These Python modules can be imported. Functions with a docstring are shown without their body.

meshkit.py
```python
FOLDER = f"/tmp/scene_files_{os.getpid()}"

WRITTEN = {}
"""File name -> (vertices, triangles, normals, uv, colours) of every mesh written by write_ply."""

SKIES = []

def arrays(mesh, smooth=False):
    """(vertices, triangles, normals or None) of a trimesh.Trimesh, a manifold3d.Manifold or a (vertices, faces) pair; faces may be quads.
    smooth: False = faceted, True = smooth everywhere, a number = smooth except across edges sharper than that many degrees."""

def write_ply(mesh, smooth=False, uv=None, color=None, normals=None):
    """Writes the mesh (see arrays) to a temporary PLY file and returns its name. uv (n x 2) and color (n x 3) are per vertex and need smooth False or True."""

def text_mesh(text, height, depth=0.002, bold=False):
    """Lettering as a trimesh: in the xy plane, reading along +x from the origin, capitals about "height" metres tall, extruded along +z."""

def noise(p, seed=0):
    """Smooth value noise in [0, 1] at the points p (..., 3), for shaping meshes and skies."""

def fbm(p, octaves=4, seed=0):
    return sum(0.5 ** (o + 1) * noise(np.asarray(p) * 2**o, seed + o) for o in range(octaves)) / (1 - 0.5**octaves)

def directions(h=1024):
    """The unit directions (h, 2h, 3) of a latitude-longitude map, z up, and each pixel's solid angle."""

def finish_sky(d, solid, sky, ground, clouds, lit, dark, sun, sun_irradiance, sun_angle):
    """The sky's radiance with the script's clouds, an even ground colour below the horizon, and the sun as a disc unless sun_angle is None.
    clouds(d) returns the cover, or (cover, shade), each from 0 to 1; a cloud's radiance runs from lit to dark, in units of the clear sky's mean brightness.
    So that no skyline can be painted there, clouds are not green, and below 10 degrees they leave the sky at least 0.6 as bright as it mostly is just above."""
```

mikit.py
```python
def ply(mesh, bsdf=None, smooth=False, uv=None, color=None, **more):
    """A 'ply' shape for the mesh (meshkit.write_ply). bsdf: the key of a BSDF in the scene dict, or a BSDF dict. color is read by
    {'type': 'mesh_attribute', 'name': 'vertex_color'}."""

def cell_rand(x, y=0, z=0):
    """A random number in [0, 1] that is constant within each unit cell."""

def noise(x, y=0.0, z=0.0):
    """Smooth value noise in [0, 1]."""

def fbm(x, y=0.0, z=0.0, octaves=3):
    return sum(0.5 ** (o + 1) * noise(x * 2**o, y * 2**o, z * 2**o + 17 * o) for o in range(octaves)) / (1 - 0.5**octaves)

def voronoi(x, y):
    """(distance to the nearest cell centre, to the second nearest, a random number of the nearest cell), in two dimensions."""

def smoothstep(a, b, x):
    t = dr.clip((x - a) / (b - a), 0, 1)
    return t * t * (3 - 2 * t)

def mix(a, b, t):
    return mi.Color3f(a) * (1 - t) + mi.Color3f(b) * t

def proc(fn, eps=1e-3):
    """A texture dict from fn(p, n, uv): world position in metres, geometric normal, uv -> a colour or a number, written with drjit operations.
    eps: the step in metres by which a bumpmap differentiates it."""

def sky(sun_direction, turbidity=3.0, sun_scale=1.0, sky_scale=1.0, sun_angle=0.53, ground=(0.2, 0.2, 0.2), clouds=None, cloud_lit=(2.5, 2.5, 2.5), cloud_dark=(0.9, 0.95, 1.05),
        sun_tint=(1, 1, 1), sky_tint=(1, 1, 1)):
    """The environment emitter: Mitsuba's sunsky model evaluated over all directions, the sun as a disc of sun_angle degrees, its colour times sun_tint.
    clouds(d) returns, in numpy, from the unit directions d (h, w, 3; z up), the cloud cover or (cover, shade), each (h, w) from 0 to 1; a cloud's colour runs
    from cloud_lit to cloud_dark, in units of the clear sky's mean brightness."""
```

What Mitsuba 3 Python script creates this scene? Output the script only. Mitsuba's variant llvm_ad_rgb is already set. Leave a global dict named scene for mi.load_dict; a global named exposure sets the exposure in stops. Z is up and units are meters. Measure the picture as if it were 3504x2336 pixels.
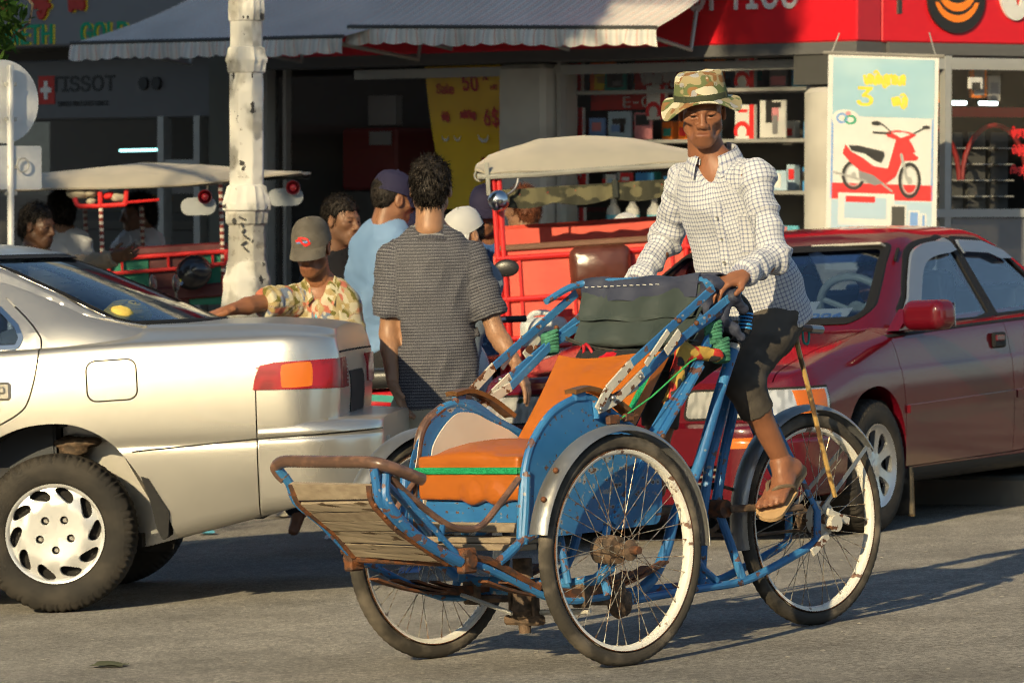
import math, random
import numpy as np, trimesh, mitsuba as mi, drjit as dr, manifold3d as m3
import mikit, meshkit
from mikit import noise, fbm, smoothstep, mix, proc, voronoi, cell_rand
from shapely.geometry import Polygon, LineString, Point, box as sbox
from shapely import affinity, union_all

# ---------------------------------------------------------------- camera, sky, exposure
EYE = 1.43
PITCH = 0.03438
scene, labels = {}, {}
exposure = 2.05
scene['camera'] = {'type': 'thinlens', 'fov': 13.4157, 'fov_axis': 'x', 'near_clip': 0.5, 'far_clip': 400.0,
    'aperture_radius': 0.0075, 'focus_distance': 13.9,
    'to_world': mi.ScalarTransform4f().look_at([0, 0, EYE], [0, math.cos(PITCH), EYE - math.sin(PITCH)], [0, 0, 1])}
SUN = (-0.386, -0.869, 0.355)
scene['sky'] = mikit.sky(SUN, turbidity=3.0, sun_tint=(0.97, 1.06, 1.10), sun_scale=1.0, sky_scale=1.0)

# ---------------------------------------------------------------- helpers
R0 = random.Random(7)
nA = np.array
def unit(v):
    v = np.asarray(v, float); return v / (np.linalg.norm(v) + 1e-12)
GX, GY = 0.042, -0.023
def soft(u, m): return u / (1 + (np.abs(u) / m) ** 4) ** 0.25
def gz(X, Y): return GX * soft(X - 0.32, 4.0) + GY * soft(Y - 13.1, 11.0)      # height of the cambered road
def frame(X, Y, yaw, z=None, flat=False):
    n = unit([0, 0, 1] if flat else [-GX, -GY, 1]); fx = nA([math.cos(yaw), math.sin(yaw), 0.0]); fx = unit(fx - n * (fx @ n))
    M = np.eye(4); M[:3, 0] = fx; M[:3, 1] = np.cross(n, fx); M[:3, 2] = n; M[:3, 3] = [X, Y, gz(X, Y) if z is None else z]
    return M
CUR = [np.eye(4)]
class at:
    def __init__(s, M): s.M = M
    def __enter__(s): CUR.append(CUR[-1] @ s.M)
    def __exit__(s, *a): CUR.pop()
def TM(v, f): return trimesh.Trimesh(np.asarray(v, float), np.asarray(f, int), process=False)
def cat(*ms):
    ms = [m for m in (ms[0] if len(ms) == 1 and isinstance(ms[0], (list, tuple)) else ms) if m is not None]
    return trimesh.util.concatenate(ms) if len(ms) > 1 else ms[0]
def xf(m, M):
    m = m.copy(); m.apply_transform(M); return m
def mv(m, t):
    m = m.copy(); m.apply_translation(t); return m
def basis(z, up=(0, 0, 1)):
    z = unit(z); x = np.cross(up, z)
    if np.linalg.norm(x) < 1e-5: x = np.cross((1, 0, 0), z)
    x = unit(x); return np.stack([x, np.cross(z, x), z], 1)
def M4(Rm, t):
    M = np.eye(4); M[:3, :3] = Rm; M[:3, 3] = t; return M
def rot(axis, deg): return trimesh.transformations.rotation_matrix(math.radians(deg), axis)[:3, :3]
def spline(pts, n=6, closed=False):
    p = np.asarray(pts, float); N = len(p)
    if closed: q = np.vstack([p[-1], p, p[0], p[1]]); seg = N
    else: q = np.vstack([2 * p[0] - p[1], p, 2 * p[-1] - p[-2]]); seg = N - 1
    out = []
    for i in range(seg):
        a, b, c, d = q[i:i + 4]
        for t in np.arange(n) / n:
            out.append(0.5 * (2 * b + (c - a) * t + (2 * a - 5 * b + 4 * c - d) * t * t + (3 * b - a - 3 * c + d) * t ** 3))
    if not closed: out.append(p[-1])
    return nA(out)
def tube(pts, r, n=8, sp=0, closed=False, flat=None, cap=True):
    """round (or with flat=(wide, thin), rectangular-oval) tube along a polyline"""
    p = spline(pts, sp, closed) if sp else np.asarray(pts, float)
    N = len(p); r = np.broadcast_to(np.asarray(r, float), (N,)) if np.ndim(r) == 0 or len(r) == N else np.interp(np.linspace(0, 1, N), np.linspace(0, 1, len(r)), r)
    t = (np.roll(p, -1, 0) - np.roll(p, 1, 0)) if closed else np.gradient(p, axis=0)
    t /= np.linalg.norm(t, axis=1, keepdims=True) + 1e-12
    a = np.cross(t[0], [0, 0, 1.0]); a = np.cross(t[0], [1.0, 0, 0]) if np.linalg.norm(a) < 0.05 else a
    A = []
    for i in range(N):
        a = unit(a - t[i] * (a @ t[i])); A.append(a)
    A = nA(A); B = np.cross(t, A); th = np.arange(n) * 2 * np.pi / n + (np.pi / n if n == 4 else 0)
    v = (p[:, None] + r[:, None, None] * (np.cos(th)[None, :, None] * A[:, None] + np.sin(th)[None, :, None] * B[:, None])).reshape(-1, 3)
    i, j = np.meshgrid(np.arange(N if closed else N - 1), np.arange(n), indexing='ij')
    i2 = (i + 1) % N; j2 = (j + 1) % n
    q = np.stack([i * n + j, i * n + j2, i2 * n + j2, i2 * n + j], -1).reshape(-1, 4)
    f = np.vstack([q[:, [0, 1, 2]], q[:, [0, 2, 3]]])
    if cap and not closed:
        c0, c1 = len(v), len(v) + 1; v = np.vstack([v, p[:1], p[-1:]]); k = np.arange(n); k2 = (k + 1) % n
        f = np.vstack([f, np.stack([k2, k, np.full(n, c0)], 1), np.stack([(N - 1) * n + k, (N - 1) * n + k2, np.full(n, c1)], 1)])
    return TM(v, f)
def box(c, size, R=None, bev=0.0):
    s = nA(size, float)
    if bev > 0:
        b = min(bev, s.min() * 0.45); h = s / 2; P = []
        for sx in (-1, 1):
            for sy in (-1, 1):
                for sz in (-1, 1):
                    for k in range(3):
                        e = h.copy(); e[k] -= 0; e[(k + 1) % 3] -= b; e[(k + 2) % 3] -= b; P.append(e * [sx, sy, sz])
        m = TM(P, np.zeros((0, 3), int)); m = trimesh.convex.convex_hull(nA(P))
    else: m = trimesh.creation.box(s)
    M = np.eye(4); M[:3, 3] = c
    if R is not None: M[:3, :3] = R
    m.apply_transform(M); return m
def bar(a, b, w, h, up=(0, 0, 1), bev=0.0):
    """rectangular bar from a to b: w across (perpendicular to up), h along up"""
    a, b = nA(a, float), nA(b, float); d = b - a; L = np.linalg.norm(d); B = basis(d, up)
    return box((a + b) / 2, (w, h, L), B, bev)
def poly_prism(poly, h, M=None, z0=0.0):
    """shapely polygon extruded along z, then placed"""
    gs = list(getattr(poly, 'geoms', [poly]))
    ms = []
    for g in gs:
        if g.area < 1e-9: continue
        m = trimesh.creation.extrude_polygon(g, h, engine='earcut'); m.apply_translation([0, 0, z0]); ms.append(m)
    m = cat(ms)
    if M is not None: m.apply_transform(M)
    return m
def lathe(prof, n=32, axis=2, close=False):
    """prof: (radius, height) list turned about z (or axis)"""
    pr = np.asarray(prof, float); N = len(pr); th = np.arange(n) * 2 * np.pi / n
    v = np.stack([pr[:, :1] * np.cos(th), pr[:, :1] * np.sin(th), np.repeat(pr[:, 1:], n, 1)], -1).reshape(-1, 3)
    i, j = np.meshgrid(np.arange(N if close else N - 1), np.arange(n), indexing='ij'); j2 = (j + 1) % n; i2 = (i + 1) % N
    q = np.stack([i * n + j, i * n + j2, i2 * n + j2, i2 * n + j], -1).reshape(-1, 4)
    m = TM(v, np.vstack([q[:, [0, 1, 2]], q[:, [0, 2, 3]]]))
    if axis == 1: m.apply_transform(M4(nA([[1, 0, 0], [0, 0, 1], [0, -1, 0.0]]), [0, 0, 0]))
    if axis == 0: m.apply_transform(M4(nA([[0, 0, 1], [1, 0, 0], [0, 1, 0.0]]), [0, 0, 0]))
    return m
def grid(P, closed_u=False, closed_v=False, flip=False):
    """mesh of an (n, m, 3) array of points"""
    P = np.asarray(P, float); n, m = P.shape[:2]
    i, j = np.meshgrid(np.arange(n if closed_u else n - 1), np.arange(m if closed_v else m - 1), indexing='ij')
    i2 = (i + 1) % n; j2 = (j + 1) % m
    q = np.stack([i * m + j, i2 * m + j, i2 * m + j2, i * m + j2], -1).reshape(-1, 4)
    if flip: q = q[:, ::-1]
    return TM(P.reshape(-1, 3), np.vstack([q[:, [0, 1, 2]], q[:, [0, 2, 3]]]))
def sheet(P, th, closed_v=False):
    """a grid sheet with thickness th (closed solid)"""
    P = np.asarray(P, float)
    g = grid(P, closed_v=closed_v); n = g.vertex_normals.reshape(P.shape)
    a, b = P + n * th / 2, P - n * th / 2
    ms = [grid(a, closed_v=closed_v), grid(b, closed_v=closed_v, flip=True)]
    edges = [(a[0], b[0], True), (a[-1], b[-1], False)]
    if not closed_v: edges += [(a[:, 0], b[:, 0], False), (a[:, -1], b[:, -1], True)]
    for u, w, fl in edges: ms.append(grid(np.stack([u, w]), flip=not fl))
    return cat(ms)
def man(m):
    """trimesh -> manifold"""
    m = m.copy(); m.vertices[np.hypot(m.vertices[:, 0], m.vertices[:, 2]) < .0012] *= [0, 1, 0]; m.merge_vertices(merge_tex=True, merge_norm=True, digits_vertex=6)
    f = m.faces; m = TM(m.vertices, f[(f[:, 0] != f[:, 1]) & (f[:, 1] != f[:, 2]) & (f[:, 0] != f[:, 2])])
    return m3.Manifold(m3.Mesh(np.asarray(m.vertices, np.float32), np.asarray(m.faces, np.uint32)))
def tri(M):
    q = M.to_mesh(); return TM(q.vert_properties[:, :3], q.tri_verts)
def offset(m, d):
    m = m.copy(); m.merge_vertices(); m.vertices = m.vertices + m.vertex_normals * d; return m
def rrect(w, h, r): return sbox(-w / 2 + r, -h / 2 + r, w / 2 - r, h / 2 - r).buffer(r, 5)
def text(s, h, depth, M, bold=False, centre=True, sx=1.0):
    m = meshkit.text_mesh(s, h, depth, bold); m.apply_scale([sx, 1, 1])
    if centre: m.apply_translation([-m.bounds[:, 0].mean(), -m.bounds[:, 1].mean(), 0])
    m.apply_transform(M); return m

USED = set()
def fresh(k):
    if k not in USED: USED.add(k); return k
    i = 1
    while '%s_%03d' % (k, i) in USED: i += 1
    k = '%s_%03d' % (k, i); USED.add(k); return k
def emit(key, mesh, mat, smooth=30, **kw):
    if len(mesh.faces) == 0: print('EMPTY', key); return key
    mesh = mesh.copy(); mesh.apply_transform(CUR[-1])
    if smooth is not False and smooth is not True and len(mesh.faces) > 60000: smooth = True
    if smooth is True or smooth is False or True: scene[key] = mikit.ply(mesh, mat, smooth=smooth, **kw)
    return key
def thing(name, label, cat_, group=None, mesh=None, mat=None, kind=None, **kw):
    k = fresh(name); d = labels[k] = {'label': label, 'category': cat_}
    if group: d['group'] = group
    if kind: d['kind'] = kind
    if mesh is not None: emit(k, mesh, mat, **kw)
    return k
def setting(name, mesh, mat, label, kind='structure', **kw):
    k = fresh(name); labels[k] = {'label': label, 'kind': kind}; emit(k, mesh, mat, **kw); return k
def part(parent, name, mesh, mat, smooth=30, label=None, kind=None, **kw):
    k = fresh(parent + '__' + name); emit(k, mesh, mat, smooth, **kw)
    if label or kind: labels[k] = {a: b for a, b in (('label', label), ('kind', kind)) if b}
    return k

# ---------------------------------------------------------------- implicit surfaces (for bodies, clothes, cushions)
def smin(a, b, k):
    if k <= 0: return np.minimum(a, b)
    h = np.maximum(k - np.abs(a - b), 0) / k; return np.minimum(a, b) - h * h * k * 0.25
class Sdf:
    def __init__(s): s.ops = []
    def cone(s, a, b, ra, rb=None, k=0.02, op='u', flat=None):
        s.ops.append(('cone', nA(a, float), nA(b, float), ra, ra if rb is None else rb, k, op, flat)); return s
    def ell(s, c, r, R=None, k=0.02, op='u'):
        s.ops.append(('ell', nA(c, float), nA(np.broadcast_to(r, 3), float), np.eye(3) if R is None else R, 0, k, op, None)); return s
    def box(s, c, h, rad, R=None, k=0.01, op='u'):
        s.ops.append(('box', nA(c, float), nA(h, float), np.eye(3) if R is None else R, rad, k, op, None)); return s
    def one(s, o, P):
        t, a, b, c, d = o[:5]
        if t == 'cone':
            ab = b - a; q = P - a
            if o[7] is not None:
                ax, fl = unit(o[7][0]), o[7][1]; q = q + (q @ ax)[:, None] * ax * (1 / fl - 1); ab = ab + (ab @ ax) * ax * (1 / fl - 1)
            u = np.clip(q @ ab / (ab @ ab + 1e-12), 0, 1); return np.linalg.norm(q - u[:, None] * ab, axis=1) - (c + (d - c) * u)
        q = (P - a) @ c
        if t == 'ell':
            k0 = np.linalg.norm(q / b, axis=1); k1 = np.linalg.norm(q / (b * b), axis=1); return k0 * (k0 - 1) / (k1 + 1e-9)
        w = np.abs(q) - b + d; return np.linalg.norm(np.maximum(w, 0), axis=1) + np.minimum(w.max(1), 0) - d
    def __call__(s, P, tags=False):
        d = np.full(len(P), 9.0); tg = np.zeros(len(P), int); bd = d.copy()
        for i, o in enumerate(s.ops):
            v = s.one(o, P)
            if o[6] == 'u':
                if tags: tg = np.where(v < bd, i, tg); bd = np.minimum(bd, v)
                d = smin(d, v, o[5])
            elif o[6] == 's': d = -smin(-d, v, o[5])
            else: d = -smin(-d, -v, o[5])
        return (d, tg) if tags else d
    def bounds(s, m):
        lo, hi = [], []
        for o in s.ops:
            if o[6] != 'u': continue
            if o[0] == 'cone': r = max(o[3], o[4]); lo.append(np.minimum(o[1], o[2]) - r); hi.append(np.maximum(o[1], o[2]) + r)
            else:
                e = np.abs(o[3]) @ o[2]; lo.append(o[1] - e); hi.append(o[1] + e)
        return np.min(lo, 0) - m, np.max(hi, 0) + m
    def mesh(s, h, extra=None):
        lo, hi = s.bounds(2.5 * h + 0.004); B = 8
        n = np.ceil((hi - lo) / (h * B)).astype(int) * B + 1
        ax = [lo[i] + h * np.arange(n[i]) for i in range(3)]
        fn = s if extra is None else (lambda P: extra(P, s(P)))
        cb = [(a[:-1:B] + h * B / 2) for a in ax]
        C = np.stack(np.meshgrid(*cb, indexing='ij'), -1).reshape(-1, 3); dc = fn(C)
        V = np.repeat(np.repeat(np.repeat(np.where(dc < 0, -1.0, 1.0).reshape([len(c) for c in cb]), B, 0), B, 1), B, 2)
        V = np.pad(V, ((0, 1),) * 3, mode='edge')
        near = np.nonzero(np.abs(dc) < h * B * 0.866 * 1.7 + 0.01)[0]
        o = np.stack(np.meshgrid(*[np.arange(B + 1)] * 3, indexing='ij'), -1).reshape(-1, 3)
        bi = np.stack(np.unravel_index(near, [len(c) for c in cb]), 1) * B
        for c0 in range(0, len(near), 400):
            I = (bi[c0:c0 + 400, None] + o[None]).reshape(-1, 3)
            V[I[:, 0], I[:, 1], I[:, 2]] = fn(lo + h * I)
        return nets(V, lo, h)
def nets(V, lo, h):
    s = V < 0
    c = [s[i:s.shape[0] - 1 + i, j:s.shape[1] - 1 + j, k:s.shape[2] - 1 + k] for i in (0, 1) for j in (0, 1) for k in (0, 1)]
    tot = sum(x.astype(np.int8) for x in c); act = (tot > 0) & (tot < 8)
    idx = np.full(act.shape, -1); cells = np.argwhere(act); idx[act] = np.arange(len(cells))
    co = nA([(i, j, k) for i in (0, 1) for j in (0, 1) for k in (0, 1)])
    val = np.stack([V[cells[:, 0] + a, cells[:, 1] + b, cells[:, 2] + d] for a, b, d in co], 1)
    acc = np.zeros((len(cells), 3)); cnt = np.zeros(len(cells))
    for a in range(8):
        for b in range(a + 1, 8):
            if np.abs(co[a] - co[b]).sum() != 1: continue
            m = (val[:, a] < 0) != (val[:, b] < 0); t = np.where(m, val[:, a] / np.where(m, val[:, a] - val[:, b], 1), 0)
            acc += m[:, None] * (co[a] + t[:, None] * (co[b] - co[a])); cnt += m
    v = lo + h * (cells + acc / cnt[:, None]); F = []
    for ax in range(3):
        u, w = (ax + 1) % 3, (ax + 2) % 3
        sl = [slice(None)] * 3; sl[ax] = slice(0, -1); a = s[tuple(sl)]; sl[ax] = slice(1, None); b = s[tuple(sl)]
        E = np.argwhere(a != b); E = E[(E[:, u] > 0) & (E[:, w] > 0) & (E[:, u] < act.shape[u]) & (E[:, w] < act.shape[w])]
        inside = a[E[:, 0], E[:, 1], E[:, 2]]; q = []
        for du, dw in ((0, 0), (-1, 0), (-1, -1), (0, -1)):
            k = E.copy(); k[:, u] += du; k[:, w] += dw; q.append(idx[k[:, 0], k[:, 1], k[:, 2]])
        q = np.stack(q, 1); q[~inside] = q[~inside][:, ::-1]; F.append(q)
    F = np.vstack(F); F = F[(F >= 0).all(1)]
    return TM(v, np.vstack([F[:, [0, 1, 2]], F[:, [0, 2, 3]]]))
def wrinkle(m, amp, fr, seed=0, stretch=(1, 1, 1)):
    m = m.copy(); n = m.vertex_normals; m.vertices = m.vertices + n * (amp * 2 * (meshkit.fbm(m.vertices * nA(stretch) * fr, 3, seed) - 0.5))[:, None]; return m
def limb_uv(m, S):
    """garment uv in metres: along and around the nearest bone"""
    P = np.asarray(m.vertices); _, tg = S(P, tags=True); uv = np.zeros((len(P), 2))
    for i, o in enumerate(S.ops):
        k = tg == i
        if not k.any() or o[6] != 'u': continue
        if o[0] == 'cone' and np.linalg.norm(o[2] - o[1]) > 1e-6:
            a = unit(o[2] - o[1]); B = basis(a, (0.13, 0.98, 0.2)); q = P[k] - o[1]
            uv[k, 1] = q @ a; uv[k, 0] = np.arctan2(q @ B[:, 0], q @ B[:, 1]) * (o[3] + o[4]) / 2
        else: uv[k] = (P[k] - o[1]) @ np.stack([o[3][:, 0], o[3][:, 2]], 1)
    return uv

# ---------------------------------------------------------------- materials
def pm(key, c, rough=0.5, metal=0.0, spec=0.5, two=True, **kw):
    b = {'type': 'principled', 'base_color': c if isinstance(c, dict) else {'type': 'rgb', 'value': list(c)}, 'roughness': rough, 'metallic': metal, 'specular': spec, **kw}
    scene['mat_' + key] = {'type': 'twosided', 'b': b} if two else b
    return 'mat_' + key
def pbump(key, c, bump, scale, rough=0.6, metal=0.0, spec=0.5, eps=1e-3, **kw):
    b = {'type': 'principled', 'base_color': c if isinstance(c, dict) else {'type': 'rgb', 'value': list(c)}, 'roughness': rough, 'metallic': metal, 'specular': spec, **kw}
    scene['mat_' + key] = {'type': 'twosided', 'b': {'type': 'bumpmap', 'arbitrary': proc(bump, eps), 'scale': scale, 'b': b}}
    return 'mat_' + key
def C3(*c): return mi.Color3f(*c)
def ramp(base, dark, thr, wid, fr, oct_=3, sx=1.0, sy=1.0, sz=1.0):
    def fn(p, n, uv): return mix(base, dark, smoothstep(thr - wid, thr + wid, fbm(p.x * fr * sx, p.y * fr * sy, p.z * fr * sz, oct_)))
    return proc(fn)

# ================================================================ SETTING
def f_asph(p, n, uv):
    a = noise(p.x * 150, p.y * 110, 3.0); b = noise(p.x * 60, p.y * 45, 9.0); c = fbm(p.x * 2.2, p.y * 2.2, 1.0, 4); d = fbm(p.x * 9, p.y * 6, 5.0, 2)
    g = mix((.165, .155, .140), (.258, .243, .220), smoothstep(.30, .9, a * .6 + b * .4))
    g = g * (1 - .13 * smoothstep(.56, .72, fbm(p.x * .5 + p.y * .18, p.y * .9 - p.x * .1, 7.0, 3))); g = mix(g, (.30, .28, .25), smoothstep(.70, .76, noise(p.x * 70 + 3, p.y * 62, 31.0)) * .35)
    g = mix(g, (.06, .055, .05), smoothstep(.62, .74, noise(p.x * 95, p.y * 75, 17.0)) * .35)
    return g * (.72 + .5 * c) * (.86 + .28 * d)
pbump('asphalt', proc(f_asph), lambda p, n, uv: noise(p.x * 120, p.y * 90, 2.0) + .6 * noise(p.x * 45, p.y * 40, 2.0), .0022, rough=.86, spec=.25)
pm('pave', ramp((.30, .28, .25), (.2, .19, .17), .5, .2, 3), .85)
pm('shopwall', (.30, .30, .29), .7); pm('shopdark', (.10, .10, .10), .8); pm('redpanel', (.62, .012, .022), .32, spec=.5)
pm('greypanel', (.17, .175, .19), .5); pm('frame', (.42, .42, .40), .4, .3); pm('column', ramp((.50, .48, .43), (.40, .38, .34), .5, .2, 4), .6)
pm('white', (.66, .655, .63), .5); pm('black', (.02, .02, .02), .5); pm('orange', (.85, .22, .02), .5); pm('yellow', (.80, .60, .08), .6)
pm('saleyel', ramp((.82, .56, .03), (.74, .47, .03), .5, .2, 3), .7); pm('salered', (.45, .03, .02), .6); pm('redprint', (.70, .03, .03), .5); pm('blueprint', (.05, .25, .55), .5)
pm('cyan', (.15, .5, .65), .5); pm('navy', (.02, .025, .16), .6); pm('green', (.0, .30, .15), .6); pm('pink', (.65, .25, .28), .6); pm('teal', (.02, .25, .22), .6)
pm('skyblue', ramp((.30, .50, .60), (.38, .56, .63), .5, .2, 4), .55); pm('paleblue', (.40, .54, .66), .5); pm('midblue', (.18, .33, .66), .5); pm('ochre', (.45, .3, .1), .6); pm('greymid', (.22, .22, .23), .5); pm('signdark', (.10, .10, .105), .5)
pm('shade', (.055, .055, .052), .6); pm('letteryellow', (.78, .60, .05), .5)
scene['mat_glass'] = {'type': 'thindielectric', 'int_ior': 1.5}
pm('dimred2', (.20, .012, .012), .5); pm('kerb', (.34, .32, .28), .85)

xs = np.concatenate([[-60, -25, -12], np.linspace(-7, 7, 57), [12, 25, 60]]); ys = np.concatenate([[-40, -20, 0, 5], np.linspace(8, 30, 45), [40, 60]])
Xg, Yg = np.meshgrid(xs, ys, indexing='ij')
setting('road', grid(np.stack([Xg, Yg, gz(Xg, Yg)], -1)), 'mat_asphalt', 'worn grey asphalt street crossing the whole foreground', smooth=True)

def fr2(X, Y, yaw, z=0.0): return M4(nA([[math.cos(yaw), -math.sin(yaw), 0], [math.sin(yaw), math.cos(yaw), 0], [0, 0, 1.0]]), [X, Y, z])
FF = fr2(2.203, 26, math.radians(138)); FE = fr2(2.203, 26, math.radians(28))
def FW(t, o, z): return (FF @ nA([t, o, z, 1.0]))[:3]
# pavement: a raised sheet in front of the shops, with its kerb
pv = []
for o in (3.4, 3.39, 1.0, -4.5):
    row = []
    for t in np.linspace(-9, 22, 63):
        q = FW(t, o, 0); zz = gz(q[0], q[1]) + .13; row.append([q[0], q[1], zz if o < 3.395 else zz - .2])
    pv.append(row)
setting('pavement', grid(nA(pv)), 'mat_pave', 'raised grey pavement in front of the shops', smooth=False)
kb = []
for o, dz in ((3.56, -.15), (3.56, .12), (3.54, .134), (3.40, .134), (3.40, -.1)):
    kb.append([[*FW(t, o, 0)[:2], gz(*FW(t, o, 0)[:2]) + dz] for t in np.linspace(-9, 22, 63)])
setting('kerb', grid(nA(kb)), 'mat_kerb', 'stone kerb along the pavement edge', smooth=False)

NF = nA([[-1, 0, 0], [0, 0, 1], [0, 1, 0.0]])         # text on the street face: reads right along -t
def MF(t, z, o): return M4(NF.T, [t, o, z])
NE = nA([[1, 0, 0], [0, 0, 1], [0, -1, 0.0]])
def ME(t, z, o): return M4(NE.T, [t, -o, z])
def squig(seed, h, thick, n=1):
    """loopy strokes that read as far-off rounded script; width about h each"""
    r = random.Random(seed); gs = []; x = 0
    for k in range(n):
        w = h * r.uniform(.55, .9); L = []
        s = r.choice([0, 1, 2]); a = [(x, 0), (x, h * .65), (x + w * .3, h * .8), (x + w * .5, h * .5)] if s == 0 else [(x, h * .2), (x + w * .2, h * .75), (x + w * .55, h * .7), (x + w * .5, h * .25), (x + w * .25, h * .3)] if s == 1 else [(x, h * .7), (x + w * .2, h * .1), (x + w * .45, h * .05), (x + w * .5, h * .75)]
        L.append(LineString(spline(nA(a), 5)).buffer(thick, 3)); L.append(LineString(spline(nA([(x + w * .5, h * .1), (x + w * .62, h * .75), (x + w * .9, h * .72), (x + w * .86, h * .05)]), 5)).buffer(thick, 3))
        if r.random() < .5: L.append(LineString(spline(nA([(x + w * .2, h * 1.0), (x + w * .45, h * 1.18), (x + w * .75, h * 1.0)]), 5)).buffer(thick * .8, 3))
        if r.random() < .4: L.append(LineString(spline(nA([(x + w * .3, -h * .12), (x + w * .5, -h * .3), (x + w * .8, -h * .12)]), 5)).buffer(thick * .8, 3))
        gs += L; x += w * 1.08
    g = union_all(gs); return affinity.translate(g, -x / 2, 0)

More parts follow.
